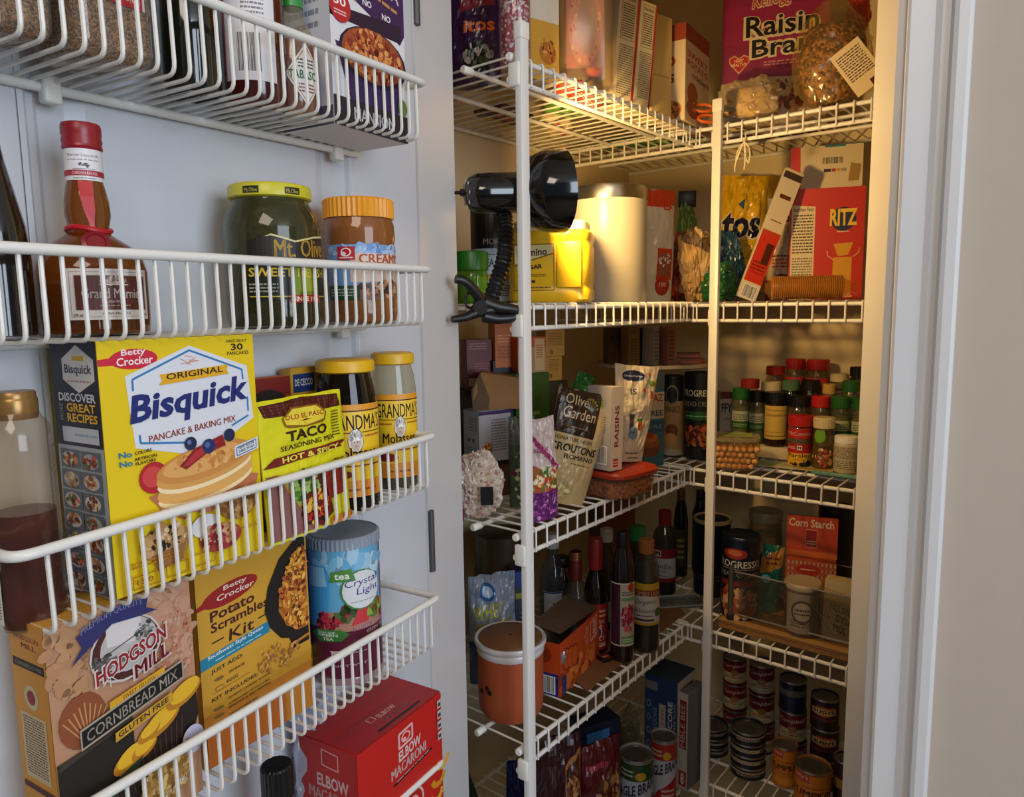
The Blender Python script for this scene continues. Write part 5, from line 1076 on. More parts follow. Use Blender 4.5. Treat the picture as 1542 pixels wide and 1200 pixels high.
f = Art('c2b7a2', .55); f.ell(.38, .89, .25, '7a8090', .062).ell(.38, .89, .24, '141e40', .055).text('OceanSpray', .18, .872, .4, .03, 'b0b4b8', .02).speck(.75, .78, .2, .18, ['b84a24', 'c86a3c'], 9, .05, 3).ell(.85, .82, .08, '5a7a28', .03).text('IS', .3, .70, .14, .06, '3a4458', .03).rect(.3, .30, .12, .2, '3a3a4c').ell(.42, .3, .14, '6a8a9c', .07).text('CRAN', .33, .3, .18, .02, '2c3c50').ell(.6, .38, .07, 'a04020', .05).ell(.6, .44, .09, '3a6a24', .02).fine(.2, .08, .5, .03, 1, '5a5a60').fine(.3, .03, .4, .03, 1, '4a4a50')
pouch('craisin_pouch' if 0 else 'dried_cranberry_pouch', 'white dried cranberry pouch behind the raisins box', 'pouch', at(928, zt_, 1.18), at(966, zt_, 1.205), zr(at(940, zt_, 1.18), 551), .022, M('b8ae9c', .3), f, crink=.004, group=gL, seed=15, roll=.10, taper=-.75, flat=.3)
# lazy-susan like tier at the back corner with boxes
P = at(985, zat(at(985, z, 1.50), 548), 1.50)
t = thing('corner_turntable', 'round cream two-tier turntable in the far corner of third shelf', 'turntable', Vector((P.x, P.y, z)))
hT = P.z-z; lat('upper_tray', [(.115, hT-.003), (.122, hT-.001), (.122, hT+.006), (.119, hT+.006), (.118, hT), (.01, hT)], M('a89a80', .4), t, 48, close=False)
lat('column', [(.012, .004), (.012, hT)], M('a89a80', .4), t, 16); lat('base_tray', [(.045, 0), (.050, .001), (.050, .006), (.047, .006), (.046, .003), (.01, .003)], M('a89a80', .4), t, 48, close=False)
zp = P.z+.0015
for i, (p0, p1, tp_, c_, fw, nm, lb, ar) in enumerate((
    (916, 944, 494, '5a4228', 1.50, 'rice_box', 'brown rice box standing leftmost on the turntable', Art('604628').text('RISO', .1, .6, .8, .2, '2a2018', .02).ell(.7, .3, .2, '7a4a24')),
    (946, 963, 492, '7a5c30', 1.46, 'spice_packet_box', 'upright tan box with fine print on the turntable', Art('80622f').fine(.2, .1, .6, .6, 8, '4a3418').text('gr', .2, .8, .5, .08, '3a2414')),
    (966, 982, 493, '2c2c24', 1.48, 'dark_upright_box', 'dark upright box between the tan and white spines', Art('30302a').fine(.2, .7, .5, .1, 2, '5a5a50')),
    (984, 992, 491, '8a8074', 1.45, 'white_spine_box', 'narrow pale spine box on the turntable', Art('8f867a').fine(.2, .1, .6, .8, 8, '5a5248')),
    (1005, 1016, 492, '7a4a3a', 1.45, 'pink_spine_box', 'narrow pinkish spine box on the turntable', Art('845444').fine(.2, .1, .6, .8, 8, '4a2c20')))):
    small(nm, lb, p0, p1, fw, fw+.01, tp_, c_, ar, zp, .03, gB)
for i, (p0, p1, c_) in enumerate(((1019, 1055, '5a1a14'), (1024, 1060, '7a3018'))):
    A, B = at(p0, zp+.012*(1-i), 1.46), at(p1, zp+.012*(1-i), 1.45)
    carton('red_packet', ['upper dark red flat packet on the turntable rim', 'lower orange-red flat packet on the turntable rim'][i], 'packet', A, B, .011, .03, c_, Art(c_).rect(.1, .3, .8, .3, '8a4a30'), group=gB, flap=False)
# mixes in the corner
A, B = at(968, z, 1.34), at(999, z, 1.36)
f = Art('2c5a68', .3).rect(0, .82, 1, .18, '3a4c50').rect(0, .50, 1, .28, 'a89a84').text('EAZ', .3, .68, .65, .08, '8c2018', .05).text('FREE', .2, .53, .75, .06, '2a3c4c', .05).rect(0, .36, 1, .12, '1c4c64').text('AMILE', .2, .40, .7, .04, '8aa0a8').ell(.35, .2, .5, '6a3818', .1).ell(.35, .25, .45, '8a4c20', .06).ell(.3, .3, .4, 'a0602c', .05).ell(.3, .33, .2, 'a03018', .03)
carton('pancake_carton', 'teal pancake mix carton behind the cranberry pouch', 'box', A, B, zr(A, 560), .04, '2c4a50', f, group=gB)
P = at(1011, z, 1.45); a = Art('9a7a50', .7).rect(0, .7, 1, .3, '121812').ell(.5, .78, .18, '6a6a58').ell(.5, .78, .15, '121812').text('PANKO', .28, .55, .45, .09, '3a2818', .03).ell(.5, .32, .18, '6a3a1c', .09).ell(.45, .22, .2, 'b08040', .07).rect(0, 0, 1, .08, 'a09888')
can('panko_canister', 'paper canister with black top and brown food picture', P, 17*pxs(P), zr(P, 565), '20241c', a, gB, rims=False, cat='canister')
P = at(1053, z, 1.43); a = Art('0e1216', .8).text('PROGRESSO', .1, .74, .75, .08, 'a8a8a0', .02).text('BREAD CRUMBS', .12, .62, .72, .06, '9a9a94', .02).rect(.1, .46, .8, .1, '1c4c28').fine(.2, .49, .6, .03, 1, '6a9a70').speck(.5, .25, .4, .14, ['6a3018', 'a04a24', '3a1c10', '8a6030'], 60, .06)
can('breadcrumb_canister', 'black breadcrumb canister left of the inner corner post', P, 24*pxs(P), zr(P, 560), '0e1216', a, gB, rims=False, cat='canister')

# back shelf: tub of nuts
P = at(1107, z, 1.335); t = thing('nut_tub', 'clear deli tub of round golden nuts beside the corner post', 'tub', P, (0, 0, faceyaw(P)), 'goods on the third back shelf')
w_ = 35*pxs(P); hT = zr(P, 655)
loft('clear_tub', [(w_*.8, 0), (w_*.84, .003), (w_*.98, hT-.006)], MG('d8c090', .08), t, 4.)
loft('lid', [(w_*1.0, hT-.007), (w_*1.04, hT-.005), (w_*1.04, hT-.001), (w_*.96, hT)], MG('d8cc98', .25), t, 4.)
Art('9aa04c').text('Nuts', .2, .3, .6, .4, '3a4a1c', .0, .0, .08).build('lid_label', t, flatmap((-w_*.7, -w_*.5, hT+.0005), (w_*1.4, 0, 0), (0, w_, 0)))
R = random.Random(3); nm_ = mesh('nut', *lathe([(.001, -.0058), (.0042, -.004), (.0060, 0), (.0046, .0038), (.001, .0062)], 12), True); nm_.materials.append(M('c08a4a', .45, bump=.1, scale=80, var=.15))
for L in range(4):
    for ix in range(7):
        for iy in range(4):
            if iy > 0 and L < 2 and 0 < ix < 6: continue
            sc_ = .80+.05*L; ob('nut', nm_, None, t, loc=((ix-3)*.0118*sc_+R.uniform(-.001, .001)+(.003 if L % 2 else -.002), -w_*.72*sc_/.84+iy*.0118+R.uniform(-.001, .001), .0068+L*.0108+R.uniform(-.0006, .0006)), rot=(R.uniform(0, 3), R.uniform(0, 3), R.uniform(0, 3)))
small('jiffy_box', 'small white muffin mix box lettered FFY left of the spice jars', 1083, 1103, 1.50, 1.50, 590, 'a89c8c', Art('a89c8c', .5).rect(0, .88, 1, .12, '5a2420').text('FFY', .1, .64, .8, .16, '1c2438', .06).text('muffin', .2, .5, .6, .06, '6a5a48').ell(.5, .2, .4, '9a6a34', .14), z, .03, gB)
# stepped riser
Pc = at(1205, z, 1.395); A, B = at(1092, z, 1.42), at(1262, z, 1.335); dr = (B-A)
t = thing('spice_riser', 'white stepped riser that lifts the rows of spice jars', 'rack', A, (0, 0, 0), 'goods on the third back shelf')
y0 = max(A.y, B.y); t.location = (A.x, 1.405, z)
# steps run along the back shelf
for i, (ya, hs) in enumerate(((0, .022), (.048, .050), (.092, .082))): box('step', 0, .40, ya, (.048, .092, .150)[i], 0, hs, M('c8b894', .5), t, .001)
ST = [(z, 1.372), (z+.0225, 1.43), (z+.0505, 1.475), (z+.0825, 1.525)]
gS = 'spice jars on the third back shelf'
MC_ = Art('8c1c1c', .9)
def spice(pl, pr, tp, row, cap, kind, label, **kw):
    zz, Y = ST[row]; P = onY((pl+pr)/2, Y, zz); r = (pr-pl)/2*pxs(P); h = zr(P, tp); k2 = dict(group=gS, capr=1.0, caph=.2, neck=.82)
    if kind == 'mc':
        a = Art(None, .8).rect(0, .62, 1, .3, 'b02018').text('McCormick', .12, .7, .76, .14, 'e0b8a0', .02).rect(0, 0, 1, .5, '7a1a14').fine(.15, .1, .7, .3, 3, 'c8a080')
        return jar('spice_jar', label, 'jar', P, r, h, cap, a, 'b8a488', .12, kw.get('fill', '7a5a34'), lz=(.08, .70), **k2)
    if kind == 'parsley':
        a = Art(None, .8).rect(0, .72, 1, .26, 'b02018').text('McCormick', .1, .79, .8, .11, 'e8d0c0', .02).rect(0, 0, 1, .58, 'd8a81c').rect(0, .34, 1, .24, 'a81c18').rect(.42, .42, .16, .12, 'e0dcd0').text('M', .45, .435, .1, .08, '181818', .08).fine(.05, .44, .3, .08, 2, 'e8b8a8').text('Parsley', .1, .2, .8, .13, '2a2410', .03).fine(.3, .15, .4, .04, 1, '4a3c14').speck(.75, .06, .22, .07, ['16201c', '24302c', '0e1412'], 30, .06).speck(.3, .05, .15, .04, ['16201c'], 8, .05)
        return jar('spice_jar', label, 'jar', P, r, h, cap, a, 'b8a488', .12, '5a5a34', lz=(.03, .78), **k2)
    if kind == 'green':
        a = Art(None, .8).rect(0, .2, 1, .5, 'a8ac90').fine(.15, .4, .7, .22, 3, '4a5a38').rect(0, .12, 1, .25, '2c5a24').fine(.15, .18, .7, .12, 2, '9ab08a')
        return jar('spice_jar', label, 'jar', P, r, h, cap, a, 'a8a888', .14, kw.get('fill', '6a6a3c'), lz=(.2, .75), **k2)
    if kind == 'cinn':
        a = Art('c8a850', .7).text('Vietnamese', .1, .84, .7, .07, '6a4a1c').text('Cinnamon', .08, .68, .8, .1, '6a3a1c', .02).fine(.1, .2, .6, .03, 1, '5a3c14').text('PENZEYS SPICES', .1, .07, .75, .06, '3a2810') if 0 else Art('c8a850', .7).text('Vietnamese', .1, .84, .7, .07, '6a4a1c').text('Cinnamon', .08, .68, .8, .1, '6a3a1c', .02).fine(.1, .2, .6, .03, 1, '5a3c14').fine(.1, .07, .75, .06, 1, '3a2810')
        return jar('spice_jar', label, 'jar', P, r, h, cap, a, '5a3a20', .2, '3a1c0c', lz=(.14, .76), **k2)
    if kind == 'wl':
        a = Art(None, .8).ell(.35, .8, .22, '6aa028').fine(.15, .42, .6, .14, 4, '3a3428').speck(.5, .25, .45, .22, ['b8884c', '8a5a30', 'c8402c', 'e0c898', '6a3c1c'], 60, .06)
        return jar('spice_jar', label, 'jar', P, r, h, cap, a, 'a09058', .15, '6a5428', lz=(.06, .8), **k2)
    if kind == 'pill':
        a = Art('b8ac90', .8).fine(.08, .5, .84, .45, 9, '5a5444').fine(.08, .08, .84, .35, 5, '5a5444', 4)
        t = can('pill_bottle', label, P, r, h*.80, 'c0b494', a, gS, rims=False, cat='bottle'); lat('cap', [(r*.86, h*.8), (r*.98, h*.81), (r*.98, h-.001), (r*.9, h)], CAPW, t, 24); return t
    if kind == 'dark':
        a = Art('141612', .8).ell(.5, .6, .3, 'a89a70').ell(.5, .6, .24, '141612').ell(.5, .55, .14, 'a89a70').fine(.2, .1, .6, .2, 3, '8a7c5c')
        return jar('spice_jar', label, 'jar', P, r, h, cap, a, '2c2a20', .3, '1e1a12', lz=(.1, .72), **k2)
RED, GRN, BLKC, IVO = 'b01c16', '1e5a24', '0e0e0e', 'c8b88c'
spice(1185, 1221, 625, 0, RED, 'parsley', 'front spice jar with red cap and yellow parsley label')
spice(1222, 1255, 628, 0, IVO, 'wl', 'front spice jar with ivory cap and a green dot')
spice(1254, 1292, 656, 0, CAPW and 'cfc4a4', 'pill', 'squat ivory bottle of small print at the right, front row')
spice(1101, 1127, 584, 1, GRN, 'green', 'spice jar with green cap above the nut tub')
spice(1127, 1150, 588, 1, BLKC, 'green', 'spice jar with black cap left of the cinnamon jar')
spice(1150, 1184, 590, 1, BLKC, 'cinn', 'cinnamon jar with a large plain yellow label')
spice(1185, 1218, 595, 1, BLKC, 'mc', 'black capped spice jar directly right of the cinnamon jar', fill='4a3020')
spice(1219, 1248, 596, 1, RED, 'mc', 'red capped spice jar right above the ivory cap')
spice(1249, 1279, 597, 1, GRN, 'green', 'green capped spice jar above the small print bottle')
spice(1280, 1308, 598, 1, GRN, 'green', 'green capped spice jar at the right jamb, second row')
spice(1114, 1142, 570, 2, '8a2018', 'mc', 'muted red capped spice jar behind the green cap')
spice(1144, 1175, 574, 2, IVO, 'green', 'ivory capped spice jar rising behind the cinnamon jar', fill='7a7050')
spice(1176, 1203, 572, 2, '4a6a4a', 'dark', 'grey-green capped dark jar in the third row')
spice(1204, 1233, 572, 2, BLKC, 'dark', 'black capped dark jar with round pale emblem')
spice(1236, 1256, 578, 2, 'c09850', 'green', 'small tan capped jar in the third row', fill='a08040')
spice(1265, 1292, 573, 2, GRN, 'green', 'green capped spice jar at the right jamb, third row')
spice(1152, 1180, 551, 3, 'b82c18', 'mc', 'orange-red capped jar, leftmost of the top row')
spice(1181, 1211, 540, 3, '9c1a16', 'mc', 'tall red capped spice jar in the middle of the top row')
spice(1212, 1247, 541, 3, 'a01a16', 'mc', 'widest red capped spice jar of the top row')
spice(1248, 1276, 562, 3, IVO, 'green', 'ivory capped jar at the right of the top row')
spice(1277, 1303, 552, 3, BLKC, 'dark', 'black capped jar at the right end of the top row')
# papers on the shelf
for i, (px_, py_, l_, w_, ry, c_, lb, ar) in enumerate((
    (1190, 702, .15, .05, .15, 'c0b890', 'printed paper sheet lying under the parsley jar', Art('b8b48c').poly([(0, 0), (.3, 0), (.4, 1), (0, 1)], '7a9a70').fine(.4, .2, .5, .6, 5, '8a8a60').rect(.6, .0, .35, .3, 'b8902c')),
    (1262, 716, .085, .022, -.05, '5a9a94', 'teal seasoning envelope lying at the right end of third shelf', Art('68a8a0').fine(.2, .3, .5, .3, 2, 'c8d8d0')))):
    Q = G(px_, py_, z); Q.z = z+.0002
    t = thing('paper_sheet' if i == 0 else 'seasoning_envelope', lb, 'paper' if i == 0 else 'packet', Q, (0, 0, ry), 'goods on the third back shelf')
    box('sheet', -l_/2, l_/2, -w_/2, w_/2, 0, .0015, M(c_, .6), t); ar.build('sheet_print', t, flatmap((-l_/2, -w_/2, .0016), (l_, 0, 0), (0, w_, 0)))
Q = G(1268, 708, z+.002); t = thing('seasoning_envelope', 'dark red seasoning envelope lying on the teal envelope', 'packet', Q+Vector((0, .004, 0)), (0, 0, -.08), 'goods on the third back shelf')
box('sheet', -.042, .042, -.008, .008, 0, .004, M('6a1418', .5), t, .0008); Art('7a1a1c').speck(.5, .5, .45, .4, ['a83a30', '4a0c10', 'c87a60'], 30, .04).build('sheet_print', t, flatmap((-.042, -.008, .0042), (.084, 0, 0), (0, .016, 0)))
# ============================================================ fourth shelves
z = SZ[4]+.003; gL, gB = 'goods on the fourth left shelf', 'goods on the fourth back shelf'
P = at(770, z, 1.045); r = 49*pxs(P); h = zr(P, 958)
t = thing('terracotta_canister', 'terracotta canister with white rim and round wooden lid', 'canister', P, (0, 0, faceyaw(P)), gL)
lat('canister_body', [(r*.72, 0), (r*.86, .002), (r*.97, .012), (r, .03), (r, h-.018)], M('a04a26', .6, bump=.12, scale=60, var=.06), t, 56)
lat('rim', [(r*1.0, h-.020), (r*1.03, h-.018), (r*1.03, h-.012), (r*1.01, h-.010), (r*1.09, h-.006), (r*1.10, h-.002), (r*1.07, h+.001), (r*.97, h)], M('c8c4c8', .25), t, 56, close=False)
lat('wooden_lid', [(r*.96, h-.004), (r*.95, h+.0015), (r*.9, h+.003), (.002, h+.003)], M('704a2c', .55, bump=.15, scale=30, var=.25), t, 56, close=False)
for a_, z_ in ((-2.35, .045), (-2.25, .040), (-2.62, .036)): lat('chip_hole', [(.001, 0), (.004, .0003), (.0042, .0006)], M('1a0c08', .8), t, 12, loc=((r+.0001)*cos(a_), (r+.0001)*sin(a_), z_+.01), rot=(pi/2, 0, a_+pi/2))
P = at(757, z, 1.27); r = 38*pxs(P); h = zr(P, 800)
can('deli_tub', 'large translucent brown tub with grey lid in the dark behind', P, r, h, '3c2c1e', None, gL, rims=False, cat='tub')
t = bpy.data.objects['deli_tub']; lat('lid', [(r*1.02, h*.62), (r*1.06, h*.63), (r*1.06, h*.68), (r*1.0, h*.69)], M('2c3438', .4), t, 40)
A, B = at(708, z, 1.13), at(777, z, 1.16)
f = Art('7a8494', .6).rect(0, .62, 1, .1, '6a7484').text('WHEY', .05, .60, .6, .12, '9a9a38', .05, .04).text('PROTEIN', .1, .48, .75, .1, '8a8a34', .04, .04).ell(.35, .85, .16, '2c5a8a', .08).ell(.35, .85, .10, 'a0b4c8', .05).rect(0, 0, 1, .4, '46587c').fine(.2, .25, .5, .1, 3, '8098c0').poly([(0, .4), (1, .48), (1, .42), (0, .34)], '203a6a')
pouch('blue_white_bag', 'blue and white bag with yellow letters behind terracotta canister', 'bag', A, B, zr(A, 868), .04, M('6a7484', .35), f, crink=.008, group=gL, seed=31, flat=.3)
A, B = at(778, z, 1.18), at(806, z, 1.19)
carton('navy_carton', 'navy and grey carton behind the near post on fourth shelf', 'box', A, B, zr(A, 862), .04, '162448', Art('2c3448').rect(0, .85, 1, .15, '1c3c8a').rect(0, .72, 1, .06, '8a8a2c').fine(.2, .4, .6, .2, 4, '5a6478'), group=gL)
def tallb(px_, wpx, base_fw, rows, capspec, glass, label, alpha=.3, opaque=False, art=None, lz=None, fill=None, frow=None, half=1.0, nm='vinegar_bottle', g=None, mid=0.):
    P = at(px_, z, base_fw); pr = pf(P, [(wpx*.9, None)]+[(wpx*.99, 0) if 0 else (wpx, rows[0])]+[(wpx*q, y) for q, y in rows[1:]])
    k = pxs(P)
    return bottle(nm, label, P, pr, glass, alpha, capspec=(capspec[0]*k, zr(P, capspec[1]), zr(P, capspec[2]), capspec[3], capspec[4]), art=art, lz=None if lz is None else (zr(P, lz[0]), zr(P, lz[1])),
                  opaque=opaque, fill=fill, fillz=None if frow is None else zr(P, frow), half=half, group=g or 'bottles on the fourth left shelf', mid=mid)
def base_row(px_, fw):                     # row in which the foot of a bottle shows
    P = at(px_, z, fw); v = P-CAMP; return 600-F_*v.dot(cu)/v.dot(cf)
a = Art('a8b0bc', .8).loop([(.03, .03), (.97, .03), (.97, .97), (.03, .97)], .05, '1c2c5a').text('V', .5, .35, .3, .3, '1c2c6a', .03).fine(.1, .05, .8, .14, 2, '1c2c1c')
tallb(833, 20, 1.285, [base_row(833, 1.285)-3, (1, 872), (.8, 850), (.42, 836), (.4, 822)], (10, 824, 803, 'b8b8b4', False), 'a8b0b4', 'clear vinegar jug with white cap just right of near post', .06, art=a, lz=(928, 884), half=.8, fill=None)
a = Art('8c8484', .9).poly([(0, .35), (0, .9), (.5, 1), (1, .9), (1, .35)], '6c1418').text('BERTOLLI', .08, .52, .84, .16, 'c8a8a0', .02).ell(.5, .78, .12, 'c0a090').speck(.5, .28, .4, .07, ['1c1c14', '3a3a2c'], 24, .03).text('Chicken', .3, .08, .6, .14, '2c2420', .0, .0, .1)
tallb(867, 19, 1.235, [base_row(867, 1.235)-3, (1, 905), (.8, 888), (.45, 872), (.44, 830)], (9.6, 872, 830, '5c1814', False), '9a8a80', 'clear bottle with dark red neck wrap and gold ring', .1, art=a, lz=(948, 902), half=1.1, fill='2a120a', frow=915)
t = bpy.data.objects['vinegar_bottle.001']
P = t.location; k = pxs(P)
for y in (832, 836, 840): lat('gold_ring', [(9.9*k, zr(P, y+1.5)), (10.3*k, zr(P, y)), (9.9*k, zr(P, y-1.5))], M('a87838', .3, .8), t, 24, close=False)
a = Art('8a1c1c', .7).fine(.1, .7, .8, .2, 2, 'c8a060').text('London', .1, .58, .7, .1, 'c8a8a0', .0, .0, .05).text('Pub', .3, .48, .4, .09, 'c8a8a0').ell(.5, .38, .2, 'c0a8a0').ell(.5, .38, .15, '22305c').text('MALT', .15, .2, .7, .09, 'd0b8b0', .04).text('VINEGAR', .08, .06, .84, .09, 'd0b8b0', .04)
tallb(897, 18, 1.235, [base_row(897, 1.235)-3, (1, 895), (.85, 875), (.5, 858), (.5, 812)], (10.5, 855, 810, '7c1416', False), '120806', 'dark vinegar bottle with long bright red capsule', opaque=True, art=a, lz=(970, 903), half=.9, mid=.2)
tallb(913, 15, 1.33, [base_row(913, 1.33)-3, (1, 860), (.8, 838), (.45, 822), (.45, 812)], (9.5, 814, 795, 'a8a8a4', True), '5c5450', 'slim bottle with ribbed white cap behind the front bottles', .25, fill='2c1414', frow=880, art=Art('8a98a8'), lz=(930, 900), half=.6)
a = Art('b0a8a0', 1.0).loop([(.01, .01), (.99, .01), (.99, .99), (.01, .99)], .02, 'c8c4b8').rect(.03, .02, .4, .96, '34142c').rect(.45, .02, .53, .96, 'a89c90')
for i in range(5): a.line(.08+.07*i, .03, .08+.07*i, .97, .008, '4c2442')
a.ell(.8, .93, .12, 'a82c1c', .07).fine(.48, .8, .45, .08, 2, '3a3a30').rect(.47, .72, .5, .05, '5a8a50').speck(.72, .46, .25, .22, ['8c1c2c', '5c1028', 'b03848', '6a2450', 'c85a5a'], 70, .05, 4).rect(.47, .04, .5, .12, '5c8a54').fine(.5, .06, .42, .07, 2, 'c0d0b0')
tallb(937, 18, 1.205, [base_row(937, 1.205)-3, (1, 880), (.95, 850), (.75, 832), (.52, 822), (.52, 815)], (9.8, 823, 800, '0c0c0c', False), '1c0f10', 'dark bottle with purple striped label picturing fruit', opaque=True, art=a, lz=(965, 872), half=1.25)
a = Art('a8a49c', .9).rect(0, .82, 1, .18, 'a88820').poly([(0, .66), (.5, .72), (1, .66), (1, .84), (0, .84)], '6c1812').text('POMPEIAN', .04, .69, .92, .13, 'c8a070', .03).text('Organic', .15, .46, .65, .14, '2c2420', .0, .04, .06).text('Balsamic', .1, .30, .7, .1, '5a5450').fine(.2, .2, .5, .06, 1, '3a3430').rect(.05, .1, .7, .05, '3a1a20').rect(0, 0, 1, .06, 'a87c20').ell(.88, .3, .12, '2c5a24')
tallb(972, 21, 1.245, [base_row(972, 1.245)-3, (1, 905), (.95, 880), (.92, 862), (.8, 845), (.52, 832), (.52, 826)], (11.5, 831, 811, '8a5a2c', True), '8a8478', 'clear balsamic bottle with tan cap and cream label', .08, art=a, lz=(933, 872), half=1.25, fill='0c0806', frow=938)
tallb(959, 13, 1.33, [base_row(959, 1.33)-3, (1, 840), (.8, 822), (.8, 812)], (12, 812, 792, '1c6a34', True), '4a4440', 'green capped bottle behind the tan capped balsamic bottle', .3, fill='1c1410', frow=850)
a = Art('a0a0a4', 1.).rect(0, .72, 1, .28, '6c1216').rect(.1, .76, .28, .2, 'b8b8b4').text('M', .15, .79, .18, .14, '181818', .08).text('Vanilla', .05, .4, .7, .16, '1c2c4a', .0).text('EXTRACT', .2, .28, .5, .08, '4a5468').rect(0, 0, 1, .12, '7c1418').fine(.25, .15, .5, .08, 1, '5a5a60')
tallb(1000, 18, 1.50, [base_row(1000, 1.50)-3, (1, 810), (.85, 798), (.5, 790), (.5, 786)], (9.5, 789, 768, '7c1418', True), '5c5654', 'brown vanilla extract bottle with red cap and white label', .12, art=a, lz=(870, 822), half=1.15, fill='1a0c08', frow=835)
tallb(1024, 11, 1.60, [base_row(1024, 1.60)-3, (1, 785), (.8, 765), (.5, 752), (.45, 742)], (6, 752, 736, '5c4018', False), '0c0a06', 'tall slim dark bottle in the far corner, fourth shelf', opaque=True, art=Art('2c2a14').fine(.2, .2, .6, .6, 4, '8a7a3c'), lz=(850, 795), half=.9)
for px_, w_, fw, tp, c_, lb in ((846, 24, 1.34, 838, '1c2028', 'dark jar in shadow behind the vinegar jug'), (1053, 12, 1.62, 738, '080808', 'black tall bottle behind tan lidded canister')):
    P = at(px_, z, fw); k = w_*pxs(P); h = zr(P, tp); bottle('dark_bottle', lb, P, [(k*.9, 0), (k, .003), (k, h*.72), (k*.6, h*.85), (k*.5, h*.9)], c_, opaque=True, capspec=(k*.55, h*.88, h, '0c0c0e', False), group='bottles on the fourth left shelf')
A, B = at(905, z, 1.36), at(955, z, 1.40)
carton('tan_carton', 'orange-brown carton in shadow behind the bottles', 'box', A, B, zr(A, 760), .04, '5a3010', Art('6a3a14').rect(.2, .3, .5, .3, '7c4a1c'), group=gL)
P = at(1071, z, 1.50); k = 27*pxs(P); h = zr(P, 780)
can('black_canister', 'black canister with cream lid left of the crumb canister', P, k, h, '0c0c10', Art('0c1018').fine(.2, .2, .5, .1, 2, '4a4a50'), gB, rims=False, cat='canister'); t = bpy.data.objects['black_canister']
lat('lid', [(k*1.04, h-.006), (k*1.07, h-.003), (k*1.05, h+.003), (k*.95, h+.002), (k*.9, h-.001)], M('9a8a6a', .5), t, 40)
# cardboard and open noodle box
cb = [G(x_, y_, z) for x_, y_ in ((884, 1042), (1030, 925), (1012, 905), (955, 905), (860, 965), (835, 1000))]
t = thing('cardboard_sheet', 'torn brown cardboard sheet lying under the bottles', 'cardboard', cb[0], (0, 0, 0), gL)
tor = []
for i in range(25):
    q = i/24; p = cb[0].lerp(cb[1], q); tor.append(p-cb[0]+Vector((.004*noise.noise(Vector((i*.9, 0, 0))), .004*noise.noise(Vector((i*.9, 5, 0))), 0)))
tor += [p-cb[0] for p in cb[2:]]; n = len(tor)
V = [(p.x, p.y, .0002) for p in tor]+[(p.x, p.y, .003) for p in tor]
Fc = [(i, (i+1) % n, n+(i+1) % n, n+i) for i in range(n)]+[tuple(range(n))[::-1], tuple(range(n, 2*n))]
ob('sheet', mesh('sheet', V, Fc), M('7a5434', .8, bump=.15, scale=60, var=.12), t)
A, B = G(846, 1052, z), G(905, 992, z); h = zat(A, 972)-z
A.x -= .004; B.x -= .004
wv = B-A; wd = hypot(wv.x, wv.y)
f = Art('b8441a', wd/h).loop([(.72, .5), (.95, .55), (.95, .98), (.72, .9)], .012, 'c8b0a0').text('Lance', .78, .54, .12, .36, 'd0b8a8', .03, vert=True) if 0 else Art('b8441a', wd/h).loop([(.76, .52), (.93, .56), (.93, .96), (.76, .9)], .012, 'c8b0a0').text('Lance', .79, .56, .11, .34, 'd0b8a8', .03, vert=True)
f.text('Toast Chee', .60, .4, .1, .5, 'c89878', .01, vert=True).speck(.5, .25, .48, .2, ['c8682c', 'b85420', 'd07a38', '8c3010'], 50, .07, 5)
for i in range(3): f.ell(.15+.10*i, .62-.03*i, .08, '7c2c10', .22).ell(.15+.10*i, .62-.03*i, .07, 'c0521e', .19)
f.rect(.05, .0, .1, .35, '1c2c6a')
t = thing('open_snack_box', 'open orange snack carton with brown inside flap beside terracotta canister', 'box', (A+B)/2, (0, 0, atan2(wv.y, wv.x)), gL)
w2 = wd/2; dp_ = .046; CB = M('b8441a', .5); IN = M('5a4434', .8)
box('front_panel', -w2, w2, 0, .0012, 0, h, CB, t); box('back_panel', -w2, w2, dp_-.0012, dp_, 0, h, IN, t)
box('side_panel', -w2, -w2+.0012, .0012, dp_-.0012, 0, h, CB, t); box('side_panel', w2-.0012, w2, .0012, dp_-.0012, 0, h, CB, t); box('bottom_panel', -w2, w2, 0, dp_, 0, .001, IN, t)
ob('top_flap', mesh('top_flap', [(-w2*.55, .016, h+.001), (w2, .003, h+.004), (w2, dp_+.012, h+.020), (-w2*.80, dp_+.010, h+.018), (-w2*.55, .016, h-.0002), (w2, .003, h+.0028), (w2, dp_+.012, h+.0188), (-w2*.80, dp_+.010, h+.0168)], [(0, 1, 2, 3), (7, 6, 5, 4), (0, 4, 5, 1), (1, 5, 6, 2), (2, 6, 7, 3), (3, 7, 4, 0)]), M('4c3a2a', .75), t)
f.build('front_print', t, flatmap((-w2, 0, 0), (wd, 0, 0), (0, 0, h)))
Art('b8441a').rect(0, .0, .95, .42, '1c2c7c').bars(.15, .05, .65, .3).ell(.4, .75, .3, '8a3010', .15).build('side_print', t, flatmap((-w2, dp_, 0), (0, -dp_, 0), (0, 0, h)))
P = at(843, z+.045, 1.09); o = crumple('snack_wrapper', 'silvery snack wrapper poking out of the open orange carton', 'wrapper', P, .009, .007, .016, M('8a929c', .2, .4, bump=.6, scale=80), gL, 41, .4, sub=3)
Q = G(1010, 915, z); t = thing('glass_tray', 'small clear glass tray lying at the inner corner of fourth shelf', 'tray', Q+Vector((.0, .03, 0)), (0, 0, .8), gL)
box('tray_plate', -.05, .05, -.028, .028, 0, .004, MG('9aa4a4', .25), t, .0015)
for y_ in (-.028, .028): tube('tray_edge', [(-.05, y_, .0045), (.05, y_, .0045)], .0016, MG('c0c8c8', .4), t, 8)
Q = G(925, 988, z+.004); t = thing('black_packet', 'small black packet lying on the cardboard sheet', 'packet', Q, (0, 0, 1.25), gL)
